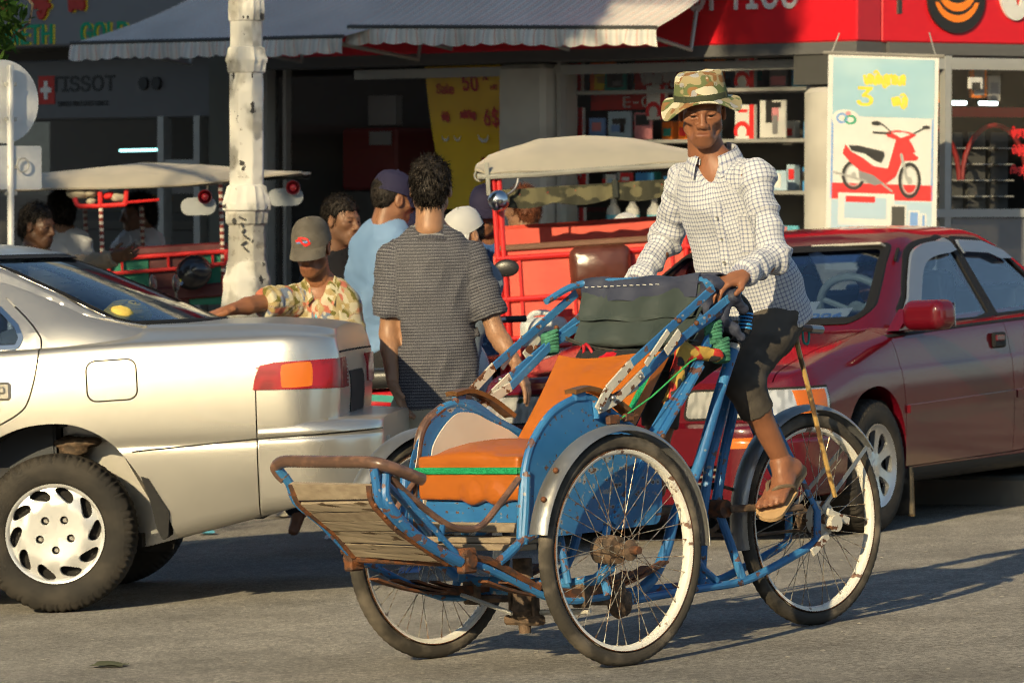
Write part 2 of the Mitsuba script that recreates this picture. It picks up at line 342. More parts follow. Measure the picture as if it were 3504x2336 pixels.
# ---- the corner shop with the red fascia
ZS = 2.32
with at(FF):
    sh = thing('corner_shop', 'corner shop with a red fascia board over its glass display windows', 'shop')
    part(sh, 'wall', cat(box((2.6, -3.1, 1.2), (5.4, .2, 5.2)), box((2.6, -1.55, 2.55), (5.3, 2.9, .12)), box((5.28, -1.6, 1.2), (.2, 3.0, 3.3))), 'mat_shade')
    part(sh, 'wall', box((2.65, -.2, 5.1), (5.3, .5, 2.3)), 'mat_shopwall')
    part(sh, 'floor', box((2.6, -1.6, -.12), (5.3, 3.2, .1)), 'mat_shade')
    part(sh, 'fascia', cat(box((2.64, .12, 3.14), (5.28, .24, 1.64), bev=.01)), 'mat_redpanel', label='red fascia panel above the street window')
    part(sh, 'soffit', box((2.64, .02, 2.285), (5.26, .42, .07)), 'mat_shopdark')
    for x0, x1 in ((.02, .50),): part(sh, 'lintel', box((.25, .06, 2.16), (.50, .30, .18)), 'mat_shade')
    part(sh, 'column', mv(lathe([(.001, -.4), (.2, -.4), (.2, 2.02), (.17, 2.05), (.001, 2.06)], 28), (.28, .06, 0)), 'mat_column')
    part(sh, 'column', box((2.755, -.02, .9), (.40, .36, 2.68), bev=.03), 'mat_column', label='pale column between the two shop windows')
    part(sh, 'window_frame', cat(box((2.52, .02, .95), (.035, .06, 2.6)), box((2.43, .02, 2.2), (3.8, .05, .06)), box((1.45, .02, .02), (2.1, .06, .08)), box((.51, .02, .95), (.035, .06, 2.6))), 'mat_frame')
    part(sh, 'window_pane', box((1.5, .0, 1.1), (2.0, .002, 2.2)), 'mat_glass', smooth=False)
    part(sh, 'window_frame', cat(box((5.16, .02, .95), (.06, .08, 2.6)), box((5.05, -.05, .95), (.03, .05, 2.6))), 'mat_frame')
    part(sh, 'window_pane', box((4.06, .0, 1.1), (2.16, .002, 2.2)), 'mat_glass', smooth=False)
    part(sh, 'lettering', text('OPTICS', .27, .02, MF(.87, 2.665, .235), sx=.62), 'mat_white', label='white shop sign letters OPTICS')
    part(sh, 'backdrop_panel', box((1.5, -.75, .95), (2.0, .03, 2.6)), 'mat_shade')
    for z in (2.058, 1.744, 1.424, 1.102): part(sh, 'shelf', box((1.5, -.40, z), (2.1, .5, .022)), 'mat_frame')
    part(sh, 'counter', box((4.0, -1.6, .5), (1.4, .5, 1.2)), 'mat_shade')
with at(FE):
    part(sh, 'fascia', box((3.0, .12, 3.14), (6.0, .24, 1.64), bev=.01), 'mat_redpanel', label='red fascia panel on the side street face')
    part(sh, 'soffit', box((3.0, .2, 2.285), (5.9, .42, .07)), 'mat_shopdark')
    part(sh, 'wall', cat(box((3.4, 3.0, 1.2), (6.6, .2, 5.2)), box((3.2, 1.6, 2.55), (6.0, 3.0, .12))), 'mat_shade')
    part(sh, 'wall', box((3.0, .2, 5.1), (6.0, .5, 2.3)), 'mat_shopwall')
    part(sh, 'window_frame', cat(box((3.2, .03, 2.2), (5.8, .05, .07)), box((1.62, .03, .95), (.05, .06, 2.6)), box((3.2, .03, 1.30), (5.8, .07, .05)), box((.48, .03, .95), (.05, .06, 2.6))), 'mat_frame')
    part(sh, 'window_pane', box((3.2, .0, 1.1), (5.4, .002, 2.2)), 'mat_glass', smooth=False)
    part(sh, 'plinth_panel', box((3.2, .05, .55), (5.4, .06, 1.44)), 'mat_greymid')
    part(sh, 'band', box((3.2, .5, 1.92), (5.6, .05, .06)), 'mat_salered')
    for k in range(3):
        th = np.linspace(0, np.pi, 15); c = .62 + k * .50
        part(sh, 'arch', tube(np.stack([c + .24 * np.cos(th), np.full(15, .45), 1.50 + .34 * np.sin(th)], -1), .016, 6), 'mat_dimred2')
    # emblem: dark disc with two orange crescents
    lo = thing('shop_emblem', 'black disc emblem with orange crescents on the red fascia', 'sign')
    cx, cz, rr = .52, 2.585, .205
    part(lo, 'disc', xf(lathe([(.001, .0), (rr, .0), (rr, .02), (.001, .02)], 40), ME(cx, cz, .005)), 'mat_black')
    cr = Point(0, 0.02).buffer(rr * .78, 24).difference(Point(0, .055).buffer(rr * .74, 24)).intersection(sbox(-1, -1, 1, -.02))
    part(lo, 'crescent', poly_prism(cr, .006, ME(cx, cz, .026)), 'mat_orange')
    cr2 = Point(0, .06).buffer(rr * .66, 24).difference(Point(0, .11).buffer(rr * .66, 24)).intersection(sbox(-1, -1, 1, .01))
    part(lo, 'crescent', poly_prism(cr2, .006, ME(cx, cz, .026)), 'mat_orange')
    part(sh, 'lettering', cat([poly_prism(affinity.scale(Point(0, 0).buffer(.15, 20), .8, 1.3).difference(affinity.scale(Point(0.02, -.02).buffer(.06, 20), .4, 1.5)), .02, ME(.95, 2.66, .005)), poly_prism(rrect(.05, .5, .02), .02, ME(1.12, 2.75, .005))]), 'mat_white', label='white letters of the side shop sign')
    wl = []
    for i, z in enumerate((1.77, 1.66, 1.54)): wl.append(poly_prism(squig(60 + i, .045, .0045, 5), .004, ME(1.02, z, .008)))
    part(sh, 'window_lettering', cat(wl), 'mat_redprint', label='red rounded script stuck on the side window')
# goods and notices behind the street window
def item(name, label, cat_, t0, z0, t1, z1, mat, o=-.3, group=None, d=.03):
    with at(FF): return thing(name, label, cat_, group, box(((t0 + t1) / 2, o, (z0 + z1) / 2), (abs(t1 - t0), d, abs(z1 - z0)), bev=.003), mat)
def packet(t, z, o, nth):
    k = thing('leaflet_packet', 'red and white leaflet packet, %s' % nth, 'leaflet', 'red and white packets in the window')
    with at(FF):
        part(k, 'card', box((t, o, z), (.155, .03, .215), bev=.003), 'mat_white')
        part(k, 'stripe', box((t - .058, o + .017, z), (.036, .004, .215)), 'mat_redprint')
        part(k, 'heading', box((t + .012, o + .017, z + .07), (.07, .004, .02)), 'mat_redprint')
        em = Point(0, 0).buffer(.062, 12).difference(Point(0, -.005).buffer(.038, 12)).intersection(sbox(-1, -.03, 1, 1))
        part(k, 'emblem', poly_prism(em, .004, M4(NF.T, [t + .018, o + .016, z - .055])), 'mat_redprint')
for i, (t, z) in enumerate(((2.68, 2.17), (1.26, 2.17), (1.98, 1.99), (2.67, 1.86), (1.26, 1.86), (2.64, 1.54), (2.66, 1.22))):
    packet(t, z, -.28, ('top shelf at the window frame', 'top shelf behind the hat', 'in the middle of the second shelf', 'second shelf at the window frame', 'second shelf behind the collar', 'third shelf at the window frame', 'lowest shelf at the window frame')[i])
def placard(name, label, t0, z0, t1, z1, bg, marks, o=-.3):
    with at(FF):
        k = thing(name, label, 'placard'); cx, cz = (t0 + t1) / 2, (z0 + z1) / 2
        part(k, 'board', box((cx, o, cz), (abs(t1 - t0), .02, abs(z1 - z0)), bev=.003), bg)
        for j, (u, w, a, b, m) in enumerate(marks):
            part(k, 'print', box((cx + u * (t0 - t1) / 2 * -1, o + .012 + .001 * (j % 4), cz + w * (z1 - z0) / 2), (a * abs(t0 - t1), .003, b * (z1 - z0)), bev=.001), m)
    return k
placard('display_box', 'orange and yellow display box on the top shelf of the street window', 2.59, 2.07, 2.38, 2.28, 'mat_orange', [(.1, -.2, .7, .7, 'mat_letteryellow'), (0, -.3, .35, .2, 'mat_ochre')], -.34)
placard('display_box', 'dark green framed picture standing before the yellow box', 2.43, 2.07, 2.25, 2.21, 'mat_teal', [(0, 0, .75, .7, 'mat_shade'), (.2, -.3, .4, .2, 'mat_greymid')], -.30)
k = placard('red_board', 'dark red board with white rounded script on the top shelf', 2.23, 2.07, 1.82, 2.26, 'mat_salered', [], -.36)
with at(FF): part(k, 'lettering', poly_prism(squig(5, .09, .012, 4), .004, MF(2.02, 2.12, -.345)), 'mat_white')
placard('display_box', 'orange topped picture box behind the hat on the top shelf', 1.61, 2.07, 1.45, 2.27, 'mat_orange', [(0, -.25, .8, .65, 'mat_greymid'), (.1, -.4, .4, .3, 'mat_green')])
k = placard('red_board', 'dark red board lettered E-C on the second shelf', 2.6, 1.95, 1.96, 2.055, 'mat_salered', [], -.36)
with at(FF): part(k, 'lettering', text('E-C', .07, .004, MF(2.2, 2.0, -.345), sx=1.3), 'mat_white')
placard('picture_frame', 'pale blue picture with a dark band on the second shelf', 2.4, 1.76, 2.21, 1.94, 'mat_paleblue', [(0, .3, .6, .2, 'mat_shade'), (-.2, -.2, .5, .25, 'mat_midblue'), (.3, 0, .2, .5, 'mat_black')])
placard('picture_frame', 'pink portrait print with dark hair on the second shelf', 2.18, 1.76, 2.04, 1.93, 'mat_pink', [(0, .45, .8, .4, 'mat_black')])
placard('picture_frame', 'small lilac and blue print beside the red and white packet on the second shelf', 2.56, 1.76, 2.43, 1.9, 'mat_midblue', [(0, .2, .6, .4, 'mat_pink')])
placard('picture_frame', 'grey photograph with orange corner near the grey column on the top shelf', 1.08, 2.07, .95, 2.24, 'mat_greymid', [(.0, -.5, .9, .35, 'mat_pink'), (.6, .7, .4, .3, 'mat_orange')])
placard('display_box', 'blue box with a pale blue foot on the top shelf', .91, 2.07, .77, 2.24, 'mat_blueprint', [(0, -.7, .95, .3, 'mat_cyan'), (0, .2, .3, .3, 'mat_navy')])
placard('poster', 'bright portrait poster of a dark haired woman in the window', 1.08, 1.76, .88, 1.99, 'mat_white', [(0, .35, .5, .45, 'mat_pink'), (-.25, .4, .25, .6, 'mat_black'), (.1, .75, .6, .15, 'mat_black'), (.25, -.3, .2, .5, 'mat_greymid')], -.2)
for i, (a, b, c, d, bg, mk) in enumerate(((2.42, 1.436, 2.34, 1.54, 'mat_white', [(0, 0, .5, .5, 'mat_paleblue')]), (2.3, 1.436, 2.2, 1.55, 'mat_redprint', [(0, .3, .6, .2, 'mat_white')]), (2.17, 1.436, 2.03, 1.55, 'mat_blueprint', [(0, -.3, .8, .4, 'mat_cyan')]), (1.08, 1.436, .95, 1.56, 'mat_paleblue', [(0, 0, .4, .7, 'mat_white')]), (.8, 1.436, .7, 1.60, 'mat_letteryellow', []))):
    placard('carton', ('small white carton on the third shelf', 'small red carton on the third shelf', 'small blue carton on the third shelf', 'pale blue carton on the third shelf behind the shoulder', 'yellow upright carton on the third shelf')[i], a, b, c, d, bg, mk)
for i, t in enumerate((2.36, 2.2, 2.02)):
    k = thing('bottle', 'blue labelled bottle on the lowest window shelf, %s' % ('first from the window frame', 'second from the window frame', 'third from the window frame')[i], 'bottle', 'blue bottles on the lowest shelf')
    with at(FF):
        part(k, 'body', mv(lathe([(.001, 0), (.045, 0), (.045, .2), (.02, .24), (.02, .29), (.001, .29)], 14), (t, -.3, 1.113)), 'mat_white'); part(k, 'label', mv(lathe([(.0465, .02), (.0465, .17)], 14), (t, -.3, 1.113)), 'mat_cyan')
placard('display_box', 'dark blue chequered box on the lowest shelf', 2.54, 1.113, 2.44, 1.2, 'mat_navy', [(0, 0, .5, .5, 'mat_midblue')])
placard('display_box', 'pink and cyan brochure beside the red roof on the lowest shelf', 1.02, 1.113, .86, 1.22, 'mat_cyan', [(-.4, 0, .4, .9, 'mat_pink')])
rs_ = random.Random(4); COL = (('red', 'mat_redprint'), ('white', 'mat_white'), ('blue', 'mat_blueprint'), ('orange', 'mat_orange'), ('grey', 'mat_greymid'), ('teal', 'mat_teal'), ('pale blue', 'mat_paleblue'), ('black', 'mat_black'))
for nm_, z in (('top', 2.069), ('second', 1.755), ('third', 1.435), ('lowest', 1.113)):
    for t in np.arange(.70, 2.6, .125):
        if rs_.random() < .25: continue
        cn, m_ = rs_.choice(COL); hgt = rs_.uniform(.07, .17); wd = rs_.uniform(.05, .10)
        with at(FF):
            k = thing('display_box', '%s display box in the back row of the %s window shelf' % (cn, nm_), 'box', '%s boxes in the back row of the %s window shelf' % (cn, nm_)); part(k, 'carton', box((t, -.52, z + hgt / 2), (wd, .06, hgt), bev=.003), m_); part(k, 'print', box((t + rs_.uniform(-.01, .01), -.487, z + hgt * rs_.uniform(.35, .65)), (wd * .7, .006, hgt * .4), bev=.001), rs_.choice(COL)[1])
def eitem(name, label, t0, z0, t1, z1, mat, inner=None, o=-.25):
    with at(FE):
        k = thing(name, label, 'poster'); part(k, 'board', box(((t0 + t1) / 2, -o, (z0 + z1) / 2), (t1 - t0, .02, z1 - z0), bev=.003), mat)
        if inner: part(k, 'print', box(((t0 + t1) / 2, -o - .012, (z0 + z1) / 2 - .02), ((t1 - t0) * .6, .004, (z1 - z0) * .7)), inner)
eitem('poster', 'orange bordered yellow poster beside the motorbike banner', .52, 1.97, .62, 2.20, 'mat_orange', 'mat_ochre')
eitem('poster', 'orange poster with a grey middle near the right edge', .80, 2.0, .92, 2.24, 'mat_orange', 'mat_greymid')
eitem('notice', 'small white card stuck inside the side window', .66, 2.05, .76, 2.12, 'mat_white', 'mat_black', -.06)
eitem('poster', 'pale poster right of the orange poster', .93, 1.98, 1.02, 2.14, 'mat_column', 'mat_greymid')
eitem('poster', 'dark poster behind the motorbike banner edge', .40, 1.95, .50, 2.2, 'mat_shade', 'mat_teal')
with at(FE):
    scene['mat_tubeglow'] = {'type': 'diffuse', 'reflectance': {'type': 'rgb', 'value': [.8, .9, .9]}}
    for i, t in enumerate((.87, 1.10)):
        thing('strip_lamp', ('lit white strip lamp inside the side window, nearer the corner', 'lit white strip lamp inside the side window at the picture edge')[i], 'lamp', mesh=tube([(t - .06, .5, 1.975), (t + .07, .5, 1.975)], .013, 8), mat='mat_tubeglow', emitter={'type': 'area', 'radiance': {'type': 'rgb', 'value': [1.3, 1.7, 1.65]}})
    for i in range(6):
        k = thing('glasses_rack', 'dark rack column of spectacles behind the arches, %s from the corner' % ('first', 'second', 'third', 'fourth', 'fifth', 'sixth')[i], 'rack', 'spectacle racks behind the side window')
        x = .50 + .17 * i
        part(k, 'back', box((x, .75, 1.4), (.13, .03, .8)), 'mat_shade')
        for j in range(7): part(k, 'shelf', box((x, .70, 1.1 + .1 * j), (.12, .08, .008)), 'mat_frame')
# ---- sale banner behind the glass, hanging askew
sb = thing('sale_banner', 'yellow sale banner hanging askew inside the dark window', 'banner')
A, B, Cc, D = nA((3.846,-.12,2.314)), nA((3.171,-.12,2.311)), nA((2.997,-.12,1.332)), nA((3.664,-.12,1.316))
with at(FF):
    G2 = nA([[A * (1 - v) * (1 - u) + B * u * (1 - v) + Cc * u * v + D * (1 - u) * v + nA([0, .02 * math.sin(4 * v + 2 * u), 0]) for v in np.linspace(0, 1.0, 14)] for u in np.linspace(0, 1, 9)])
    part(sb, 'cloth', sheet(G2, .004), 'mat_saleyel', smooth=True)
    xa = unit(B - A); xa[1] = 0; xa = unit(xa); ya = nA([-xa[2], 0, xa[0]]); ya = ya if ya[2] > 0 else -ya
    xa = nA([-.995, 0, -.04]); ya = unit(nA([.13, 0, 1])); Lb = np.linalg.norm(B - A)
    def SB(u, v): return M4(np.stack([unit(xa), ya, nA([0, 1, 0])], 1), A * (1 - v) * (1 - u) + B * u * (1 - v) + Cc * u * v + D * (1 - u) * v + nA([0, .03, 0]))
    part(sb, 'lettering', text('Sale', .062, .004, SB(.26, .215), True, sx=.92), 'mat_salered'); part(sb, 'lettering', text('50', .10, .004, SB(.60, .18), True, sx=.85), 'mat_salered')
    part(sb, 'lettering', text('%', .05, .004, SB(.80, .14), True), 'mat_salered'); part(sb, 'lettering', text('off', .035, .004, SB(.90, .21), True), 'mat_salered')
    part(sb, 'lettering', poly_prism(squig(3, .045, .006, 2), .004, SB(.22, .42)), 'mat_salered'); part(sb, 'lettering', poly_prism(squig(4, .045, .006, 4), .004, SB(.52, .41)), 'mat_salered')
    part(sb, 'lettering', text('6$', .105, .004, SB(.82, .41), True, sx=.8), 'mat_salered')
    for u, r in ((.18, .03), (.34, .03), (.68, .045)): part(sb, 'print', poly_prism(Point(0, 0).buffer(r, 12).difference(Point(0, r * .5).buffer(r, 12)), .004, SB(u, .53)), 'mat_white')
    part(sb, 'lettering', poly_prism(squig(8, .04, .006, 4), .004, SB(.70, .72)), 'mat_salered')
    # red sales kiosk and red arches in the dark shop
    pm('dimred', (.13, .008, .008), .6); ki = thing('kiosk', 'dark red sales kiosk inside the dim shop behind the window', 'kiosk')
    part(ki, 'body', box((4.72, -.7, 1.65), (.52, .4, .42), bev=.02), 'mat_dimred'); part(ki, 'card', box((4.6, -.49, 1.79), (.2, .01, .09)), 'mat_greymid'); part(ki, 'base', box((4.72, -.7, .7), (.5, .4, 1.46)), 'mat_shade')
    part(ki, 'screen', box((4.66, -.6, 1.98), (.26, .06, .2)), 'mat_greymid')
    ar = thing('display_wall', 'red arched display wall deep in the dim shop', 'display')
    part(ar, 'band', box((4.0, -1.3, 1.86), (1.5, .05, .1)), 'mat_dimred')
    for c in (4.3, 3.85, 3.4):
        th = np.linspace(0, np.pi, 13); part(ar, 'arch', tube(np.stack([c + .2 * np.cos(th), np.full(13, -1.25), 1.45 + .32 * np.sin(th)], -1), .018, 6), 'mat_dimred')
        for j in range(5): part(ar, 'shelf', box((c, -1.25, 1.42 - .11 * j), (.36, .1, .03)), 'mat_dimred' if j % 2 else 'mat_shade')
    placard('notice', 'small white photo card on the window behind the dark haired man', 4.30, 1.27, 4.17, 1.36, 'mat_white', [(0, 0, .6, .6, 'mat_greymid')], -.05)
# ---- the watch shop further along the same front
pm('olive', (.10, .10, .08), .7)
ws = thing('watch_shop', 'dim watch shop with a grey sign wall at the far end of the front', 'shop')
with at(FF):
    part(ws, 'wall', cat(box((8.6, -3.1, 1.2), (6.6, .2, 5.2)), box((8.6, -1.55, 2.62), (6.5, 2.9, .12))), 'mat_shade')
    part(ws, 'sign_wall', box((8.7, .10, 3.4), (6.7, .24, 1.9), bev=.01), 'mat_greypanel')
    part(ws, 'pilaster', box((5.42, .02, 1.2), (.34, .3, 2.5), bev=.01), 'mat_olive')
    part(ws, 'sign_board', box((7.2, -.06, 2.15), (2.9, .08, .42), bev=.01), 'mat_signdark')
    for x in (5.86, 6.22, 8.9): part(ws, 'door_frame', box((x, -.02, .95), (.06, .08, 2.0)), 'mat_frame')
    part(ws, 'door_frame', box((6.04, -.02, 1.62), (.3, .06, .06)), 'mat_frame')
    part(ws, 'window_pane', box((7.5, -.03, .95), (2.6, .002, 1.95)), 'mat_glass', smooth=False)
    for q, hgt, y in ((7.75, .25, 2.55),): part(ws, 'lettering', text('METH', .13, .02, MF(7.34, 2.535, .215), True, sx=1.0), 'mat_green'); part(ws, 'lettering', text('GOLD', .13, .02, MF(6.56, 2.535, .215), True, sx=1.0), 'mat_green')
    part(ws, 'lettering', cat(text('METH', .13, .012, MF(7.32, 2.53, .212), True), text('GOLD', .13, .012, MF(6.54, 2.53, .212), True)), 'mat_letteryellow')
    for i, t in enumerate((7.63, 7.20, 6.82)):
        g = union_all([squig(80 + 3 * i, .16, .022, 1), affinity.rotate(squig(81 + 3 * i, .15, .02, 1), 90), affinity.translate(sbox(-.09, -.012, .09, .012), 0, .1)])
        part(ws, 'lettering', poly_prism(g, .03, MF(t, 2.70, .215)), 'mat_salered'); part(ws, 'lettering', poly_prism(affinity.translate(g, .016, -.006), .012, MF(t, 2.70, .212)), 'mat_letteryellow')
    for t, rz, g in ((7.16, 2.93, 0), (6.62, 2.93, 1), (7.9, 3.0, 2)):
        part(ws, 'lettering', poly_prism(union_all([squig(40 + g, .3, .035, 1)]), .03, MF(t, rz, .215)), 'mat_navy')
    part(ws, 'lettering', text('TISSOT', .105, .006, MF(7.05, 2.19, -.02), True, sx=1.25), 'mat_black')
    part(ws, 'lettering', text('SWISS WATCHES SINCE', .032, .006, MF(7.05, 2.05, -.02), True), 'mat_black')
    part(ws, 'cross_square', box((7.43, -.018, 2.15), (.17, .01, .2)), 'mat_salered'); part(ws, 'cross', cat(box((7.43, -.010, 2.15), (.11, .008, .035)), box((7.43, -.010, 2.15), (.035, .0075, .13))), 'mat_white')
    for t in (6.42, 6.29): part(ws, 'clock', xf(lathe([(.001, 0), (.045, 0), (.045, .02), (.001, .02)], 18), MF(t, 2.18, -.02)), 'mat_black')
    placard('poster', 'dark poster of a wrist watch with an orange tag in the watch shop door', 6.19, 1.66, 5.90, 2.1, 'mat_black', [(0, .1, .55, .42, 'mat_teal'), (0, .1, .42, .32, 'mat_black'), (-.1, -.75, .3, .25, 'mat_orange')], -.06)
    placard('poster', 'small blue poster low in the watch shop door', 6.19, 1.2, 5.90, 1.58, 'mat_midblue', [(.1, .1, .6, .5, 'mat_black'), (0, .7, .9, .2, 'mat_shade')], -.06)
    placard('notice', 'grey notice panel hanging at the watch shop door', 6.62, 1.78, 6.26, 1.95, 'mat_greymid', [(0, 0, .7, .6, 'mat_frame')], -.06)
    placard('notice', 'grey card hanging behind the round traffic sign', 7.6, 1.80, 7.35, 1.92, 'mat_greymid', [], -.06)
    k = thing('strip_lamp', 'lit cyan strip lamp in the watch shop counter', 'lamp', mesh=tube([(7.618,-.9,1.728), (7.204,-.9,1.732)], .010, 8), mat='mat_tubeglow', emitter={'type': 'area', 'radiance': {'type': 'rgb', 'value': [.35, 1.0, .95]}})
    cs = thing('watch_counter', 'dark glass watch counter in the watch shop', 'counter'); part(cs, 'base', box((7.3, -1.1, .55), (2.2, .5, 1.2)), 'mat_shade'); part(cs, 'top', box((7.3, -1.1, 1.25), (2.3, .6, .06)), 'mat_black')
    for j in range(4): part(cs, 'tray', box((6.5 + .45 * j, -.95, 1.38 + .06 * (j % 2)), (.35, .2, .05)), ('mat_letteryellow', 'mat_greymid', 'mat_ochre', 'mat_frame')[j])
# ---- awnings
def f_awn(p, n, uv):
    s = uv.x * 13.0; k = s - dr.floor(s)
    g = mix((.74, .73, .69), (.58, .58, .56), smoothstep(.40, .46, k) * (1 - smoothstep(.74, .80, k)))
    g = mix(g, (.70, .36, .28), smoothstep(.10, .14, k) * (1 - smoothstep(.24, .28, k)) * .75)
    return g * (.75 + .4 * fbm(p.x * 3, p.y * 3, p.z * 3, 4))
scene['mat_awning'] = {'type': 'twosided', 'b': {'type': 'diffuse', 'reflectance': proc(f_awn)}}
def awning(label, fl, fr, tl, tr, nu, seed):
    k = thing('shop_awning', label, 'awning'); fl, fr, tl, tr = map(nA, (fl, fr, tl, tr)); r = random.Random(seed)
    us = np.linspace(0, 1, nu); L = np.linalg.norm(fr - fl)
    P = nA([[(fl * (1 - u) + fr * u) * (1 - v) + (tl * (1 - u) + tr * u) * v + nA([0, 0, -.05 * math.sin(math.pi * v) - .012 * math.sin(9 * u + seed) * math.sin(math.pi * v)]) for v in np.linspace(0, 1, 9)] for u in us])
    uvs = nA([[[u * L, v] for v in np.linspace(0, 1, 9)] for u in us]).reshape(-1, 2)
    with at(FF):
        part(k, 'canopy', grid(P), 'mat_awning', smooth=True, uv=uvs)
        V = []; uv2 = []
        for u in np.linspace(0, 1, nu * 3):
            q = fl * (1 - u) + fr * u; s = (u * L * 6.5) % 1; d = .098 + .016 * math.sin(math.pi * s) + .006 * math.sin(17 * u + seed); w = .016 * math.sin(u * L * 17 + seed) + .008 * math.sin(u * L * 41)
            V.append([q + nA([0, .006, -.008]), q + nA([0, .012 + w * .5, -.06]), q + nA([0, .01 + w, -d])]); uv2.append([[u * L, 0]] * 3)
        part(k, 'valance', grid(nA(V)), 'mat_awning', smooth=True, uv=nA(uv2).reshape(-1, 2))
        part(k, 'front_rail', tube([fl, fr], .014, 8), 'mat_shade')
        for u in (.08, .5, .92):
            a = fl * (1 - u) + fr * u; b = tl * (1 - u) + tr * u; part(k, 'arm', tube([a + nA([0, -.03, -.02]), nA([a[0], .3, a[2] - .12]), nA([a[0], .2, b[2] - .1])], .015, 6), 'mat_frame')
awning('striped cloth awning over the watch shop, leftmost of the two', (5.831,1.2,2.414), (3.308,1.2,2.4), (5.16,.25,2.933), (2.724,.25,2.849), 40, 1)
awning('striped cloth awning half in sunlight over the corner shop', (3.408,1.05,2.467), (1.037,.85,2.408), (3.365,.25,2.969), (.865,.25,2.83), 46, 2)
# ---- the motorbike advertising banner on two strings
ad = thing('advert_banner', 'tall pale blue hanging banner printed with a red motorbike', 'banner')
a0, a1, a2, a3 = (1.814,25,2.218), (2.448,25,2.198), (2.434,25,1.25), (1.802,25,1.235)
a0, a1, a2, a3 = map(nA, (a0, a1, a2, a3)); bx = unit(a1 - a0); bz = unit(a0 - a3); bw, bh = np.linalg.norm(a1 - a0), np.linalg.norm(a0 - a3) + .25
bn = np.cross(bx, bz); MB = M4(np.stack([bx, bz, bn], 1), a0)
with at(MB):
    nu, nv = 17, 27; U, V = np.meshgrid(np.linspace(0, bw, nu), np.linspace(0, -bh, nv), indexing='ij')
    Zw = .005 * np.sin(U * 20 + V * 4) * np.minimum(1, -V * 3); part(ad, 'cloth', sheet(np.stack([U, V, Zw * .35], -1), .003), 'mat_white', smooth=True)
    part(ad, 'top_rod', tube([(-.03, .006, 0), (bw + .03, .006, 0)], .011, 8), 'mat_pave'); part(ad, 'string', tube([(.02, .01, 0), (.06, .12, .02)], .004, 5), 'mat_frame'); part(ad, 'string', tube([(bw - .02, .01, 0), (bw - .06, .14, .02)], .004, 5), 'mat_frame')
    e = [0.0045]
    def pr(name, g, m, lift=0.0):
        part(ad, name, poly_prism(g, .001, M4(np.eye(3), [0, 0, e[0] + lift])), m)
    s = bw / 252.0
    def X(x, y): return ((x - 1903) * s, -(y - 128) * s)
    def PG(*p): return Polygon([X(*q) for q in p])
    def EL(x, y, rx, ry): return affinity.translate(affinity.scale(Point(0, 0).buffer(1, 16), rx * s, ry * s), *X(x, y))
    def LN(w, *p): return LineString([X(*q) for q in p]).buffer(w * s, 4)
    pr('print', PG((1914, 135), (2146, 135), (2146, 268), (1914, 268)), 'mat_skyblue')
    pr('print', PG((1914, 420), (2144, 420), (2144, 456), (1914, 456)), 'mat_redprint'); pr('print', PG((1914, 458), (2144, 458), (2144, 600), (1914, 600)), 'mat_paleblue')
    for q in ((1912, 270, 1916, 456), (2141, 270, 2145, 456)): pr('print', PG((q[0], q[1]), (q[2], q[1]), (q[2], q[3]), (q[0], q[3])), 'mat_midblue')
    part(ad, 'lettering', poly_prism(affinity.translate(squig(11, .062, .0085, 5), *X(2033, 193)), .001, M4(np.eye(3), [0, 0, e[0] + .0015])), 'mat_letteryellow')
    part(ad, 'lettering', mv(text('3', .105, .001, np.eye(4), True, sx=1.25), (*X(1988, 222), e[0] + .0015)), 'mat_letteryellow')
    part(ad, 'lettering', poly_prism(affinity.translate(squig(13, .055, .008, 2), *X(2068, 240)), .001, M4(np.eye(3), [0, 0, e[0] + .0015])), 'mat_letteryellow')
    L = .002
    pr('emblem', EL(1944, 274, 32, 21), 'mat_white', .001); pr('emblem', EL(1936, 273, 13, 12).difference(EL(1936, 273, 8, 7)), 'mat_midblue', L); pr('emblem', EL(1955, 276, 14, 11).difference(EL(1955, 276, 9, 6)), 'mat_green', L); pr('emblem', EL(1950, 262, 6, 5), 'mat_pink', L)
    for x, y, rx, ry in ((1964, 402, 27, 33), (2092, 410, 26, 41)):
        pr('wheel', EL(x, y, rx, ry).difference(EL(x, y, rx * .74, ry * .8)), 'mat_black', L); pr('wheel', EL(x, y, rx * .72, ry * .78).difference(EL(x, y, rx * .62, ry * .7)), 'mat_frame', L); pr('wheel', EL(x, y, rx * .22, ry * .22), 'mat_frame', L)
    pr('bike', PG((1945, 332), (1958, 348), (1985, 362), (2010, 380), (2042, 384), (2062, 310), (2078, 300), (2098, 330), (2105, 345), (2080, 350), (2060, 402), (2036, 420), (2008, 400), (1980, 392), (1955, 372), (1938, 352)), 'mat_redprint', L + .001)
    pr('bike', PG((1952, 334), (1975, 334), (2012, 342), (2032, 346), (2034, 355), (2026, 372), (2010, 366), (1990, 352), (1958, 346)), 'mat_black', L + .0022)
    pr('bike', PG((2034, 302), (2062, 296), (2090, 300), (2106, 306), (2088, 318), (2062, 318), (2040, 312)), 'mat_redprint', L + .0024); pr('bike', PG((2050, 302), (2078, 301), (2092, 306), (2070, 314)), 'mat_white', L + .0036)
    pr('bike', union_all([LN(2.2, (2008, 303), (2046, 304)), LN(1.5, (2048, 300), (2026, 283)), LN(1.5, (2098, 304), (2124, 290)), EL(2014, 282, 11, 5), EL(2128, 288, 9, 4)]), 'mat_black', L + .0028)
    pr('bike', PG((2066, 352), (2098, 346), (2112, 358), (2106, 364), (2078, 366)), 'mat_redprint', L + .0026); pr('bike', union_all([LN(3.2, (2072, 352), (2086, 408)), LN(2.4, (1920, 396), (1992, 414)), LN(2, (2030, 420), (2052, 436))]), 'mat_frame', L + .0027)
    pr('bike', PG((1974, 384), (2014, 396), (2040, 416), (2012, 424), (1978, 412)), 'mat_greymid', L + .0005)
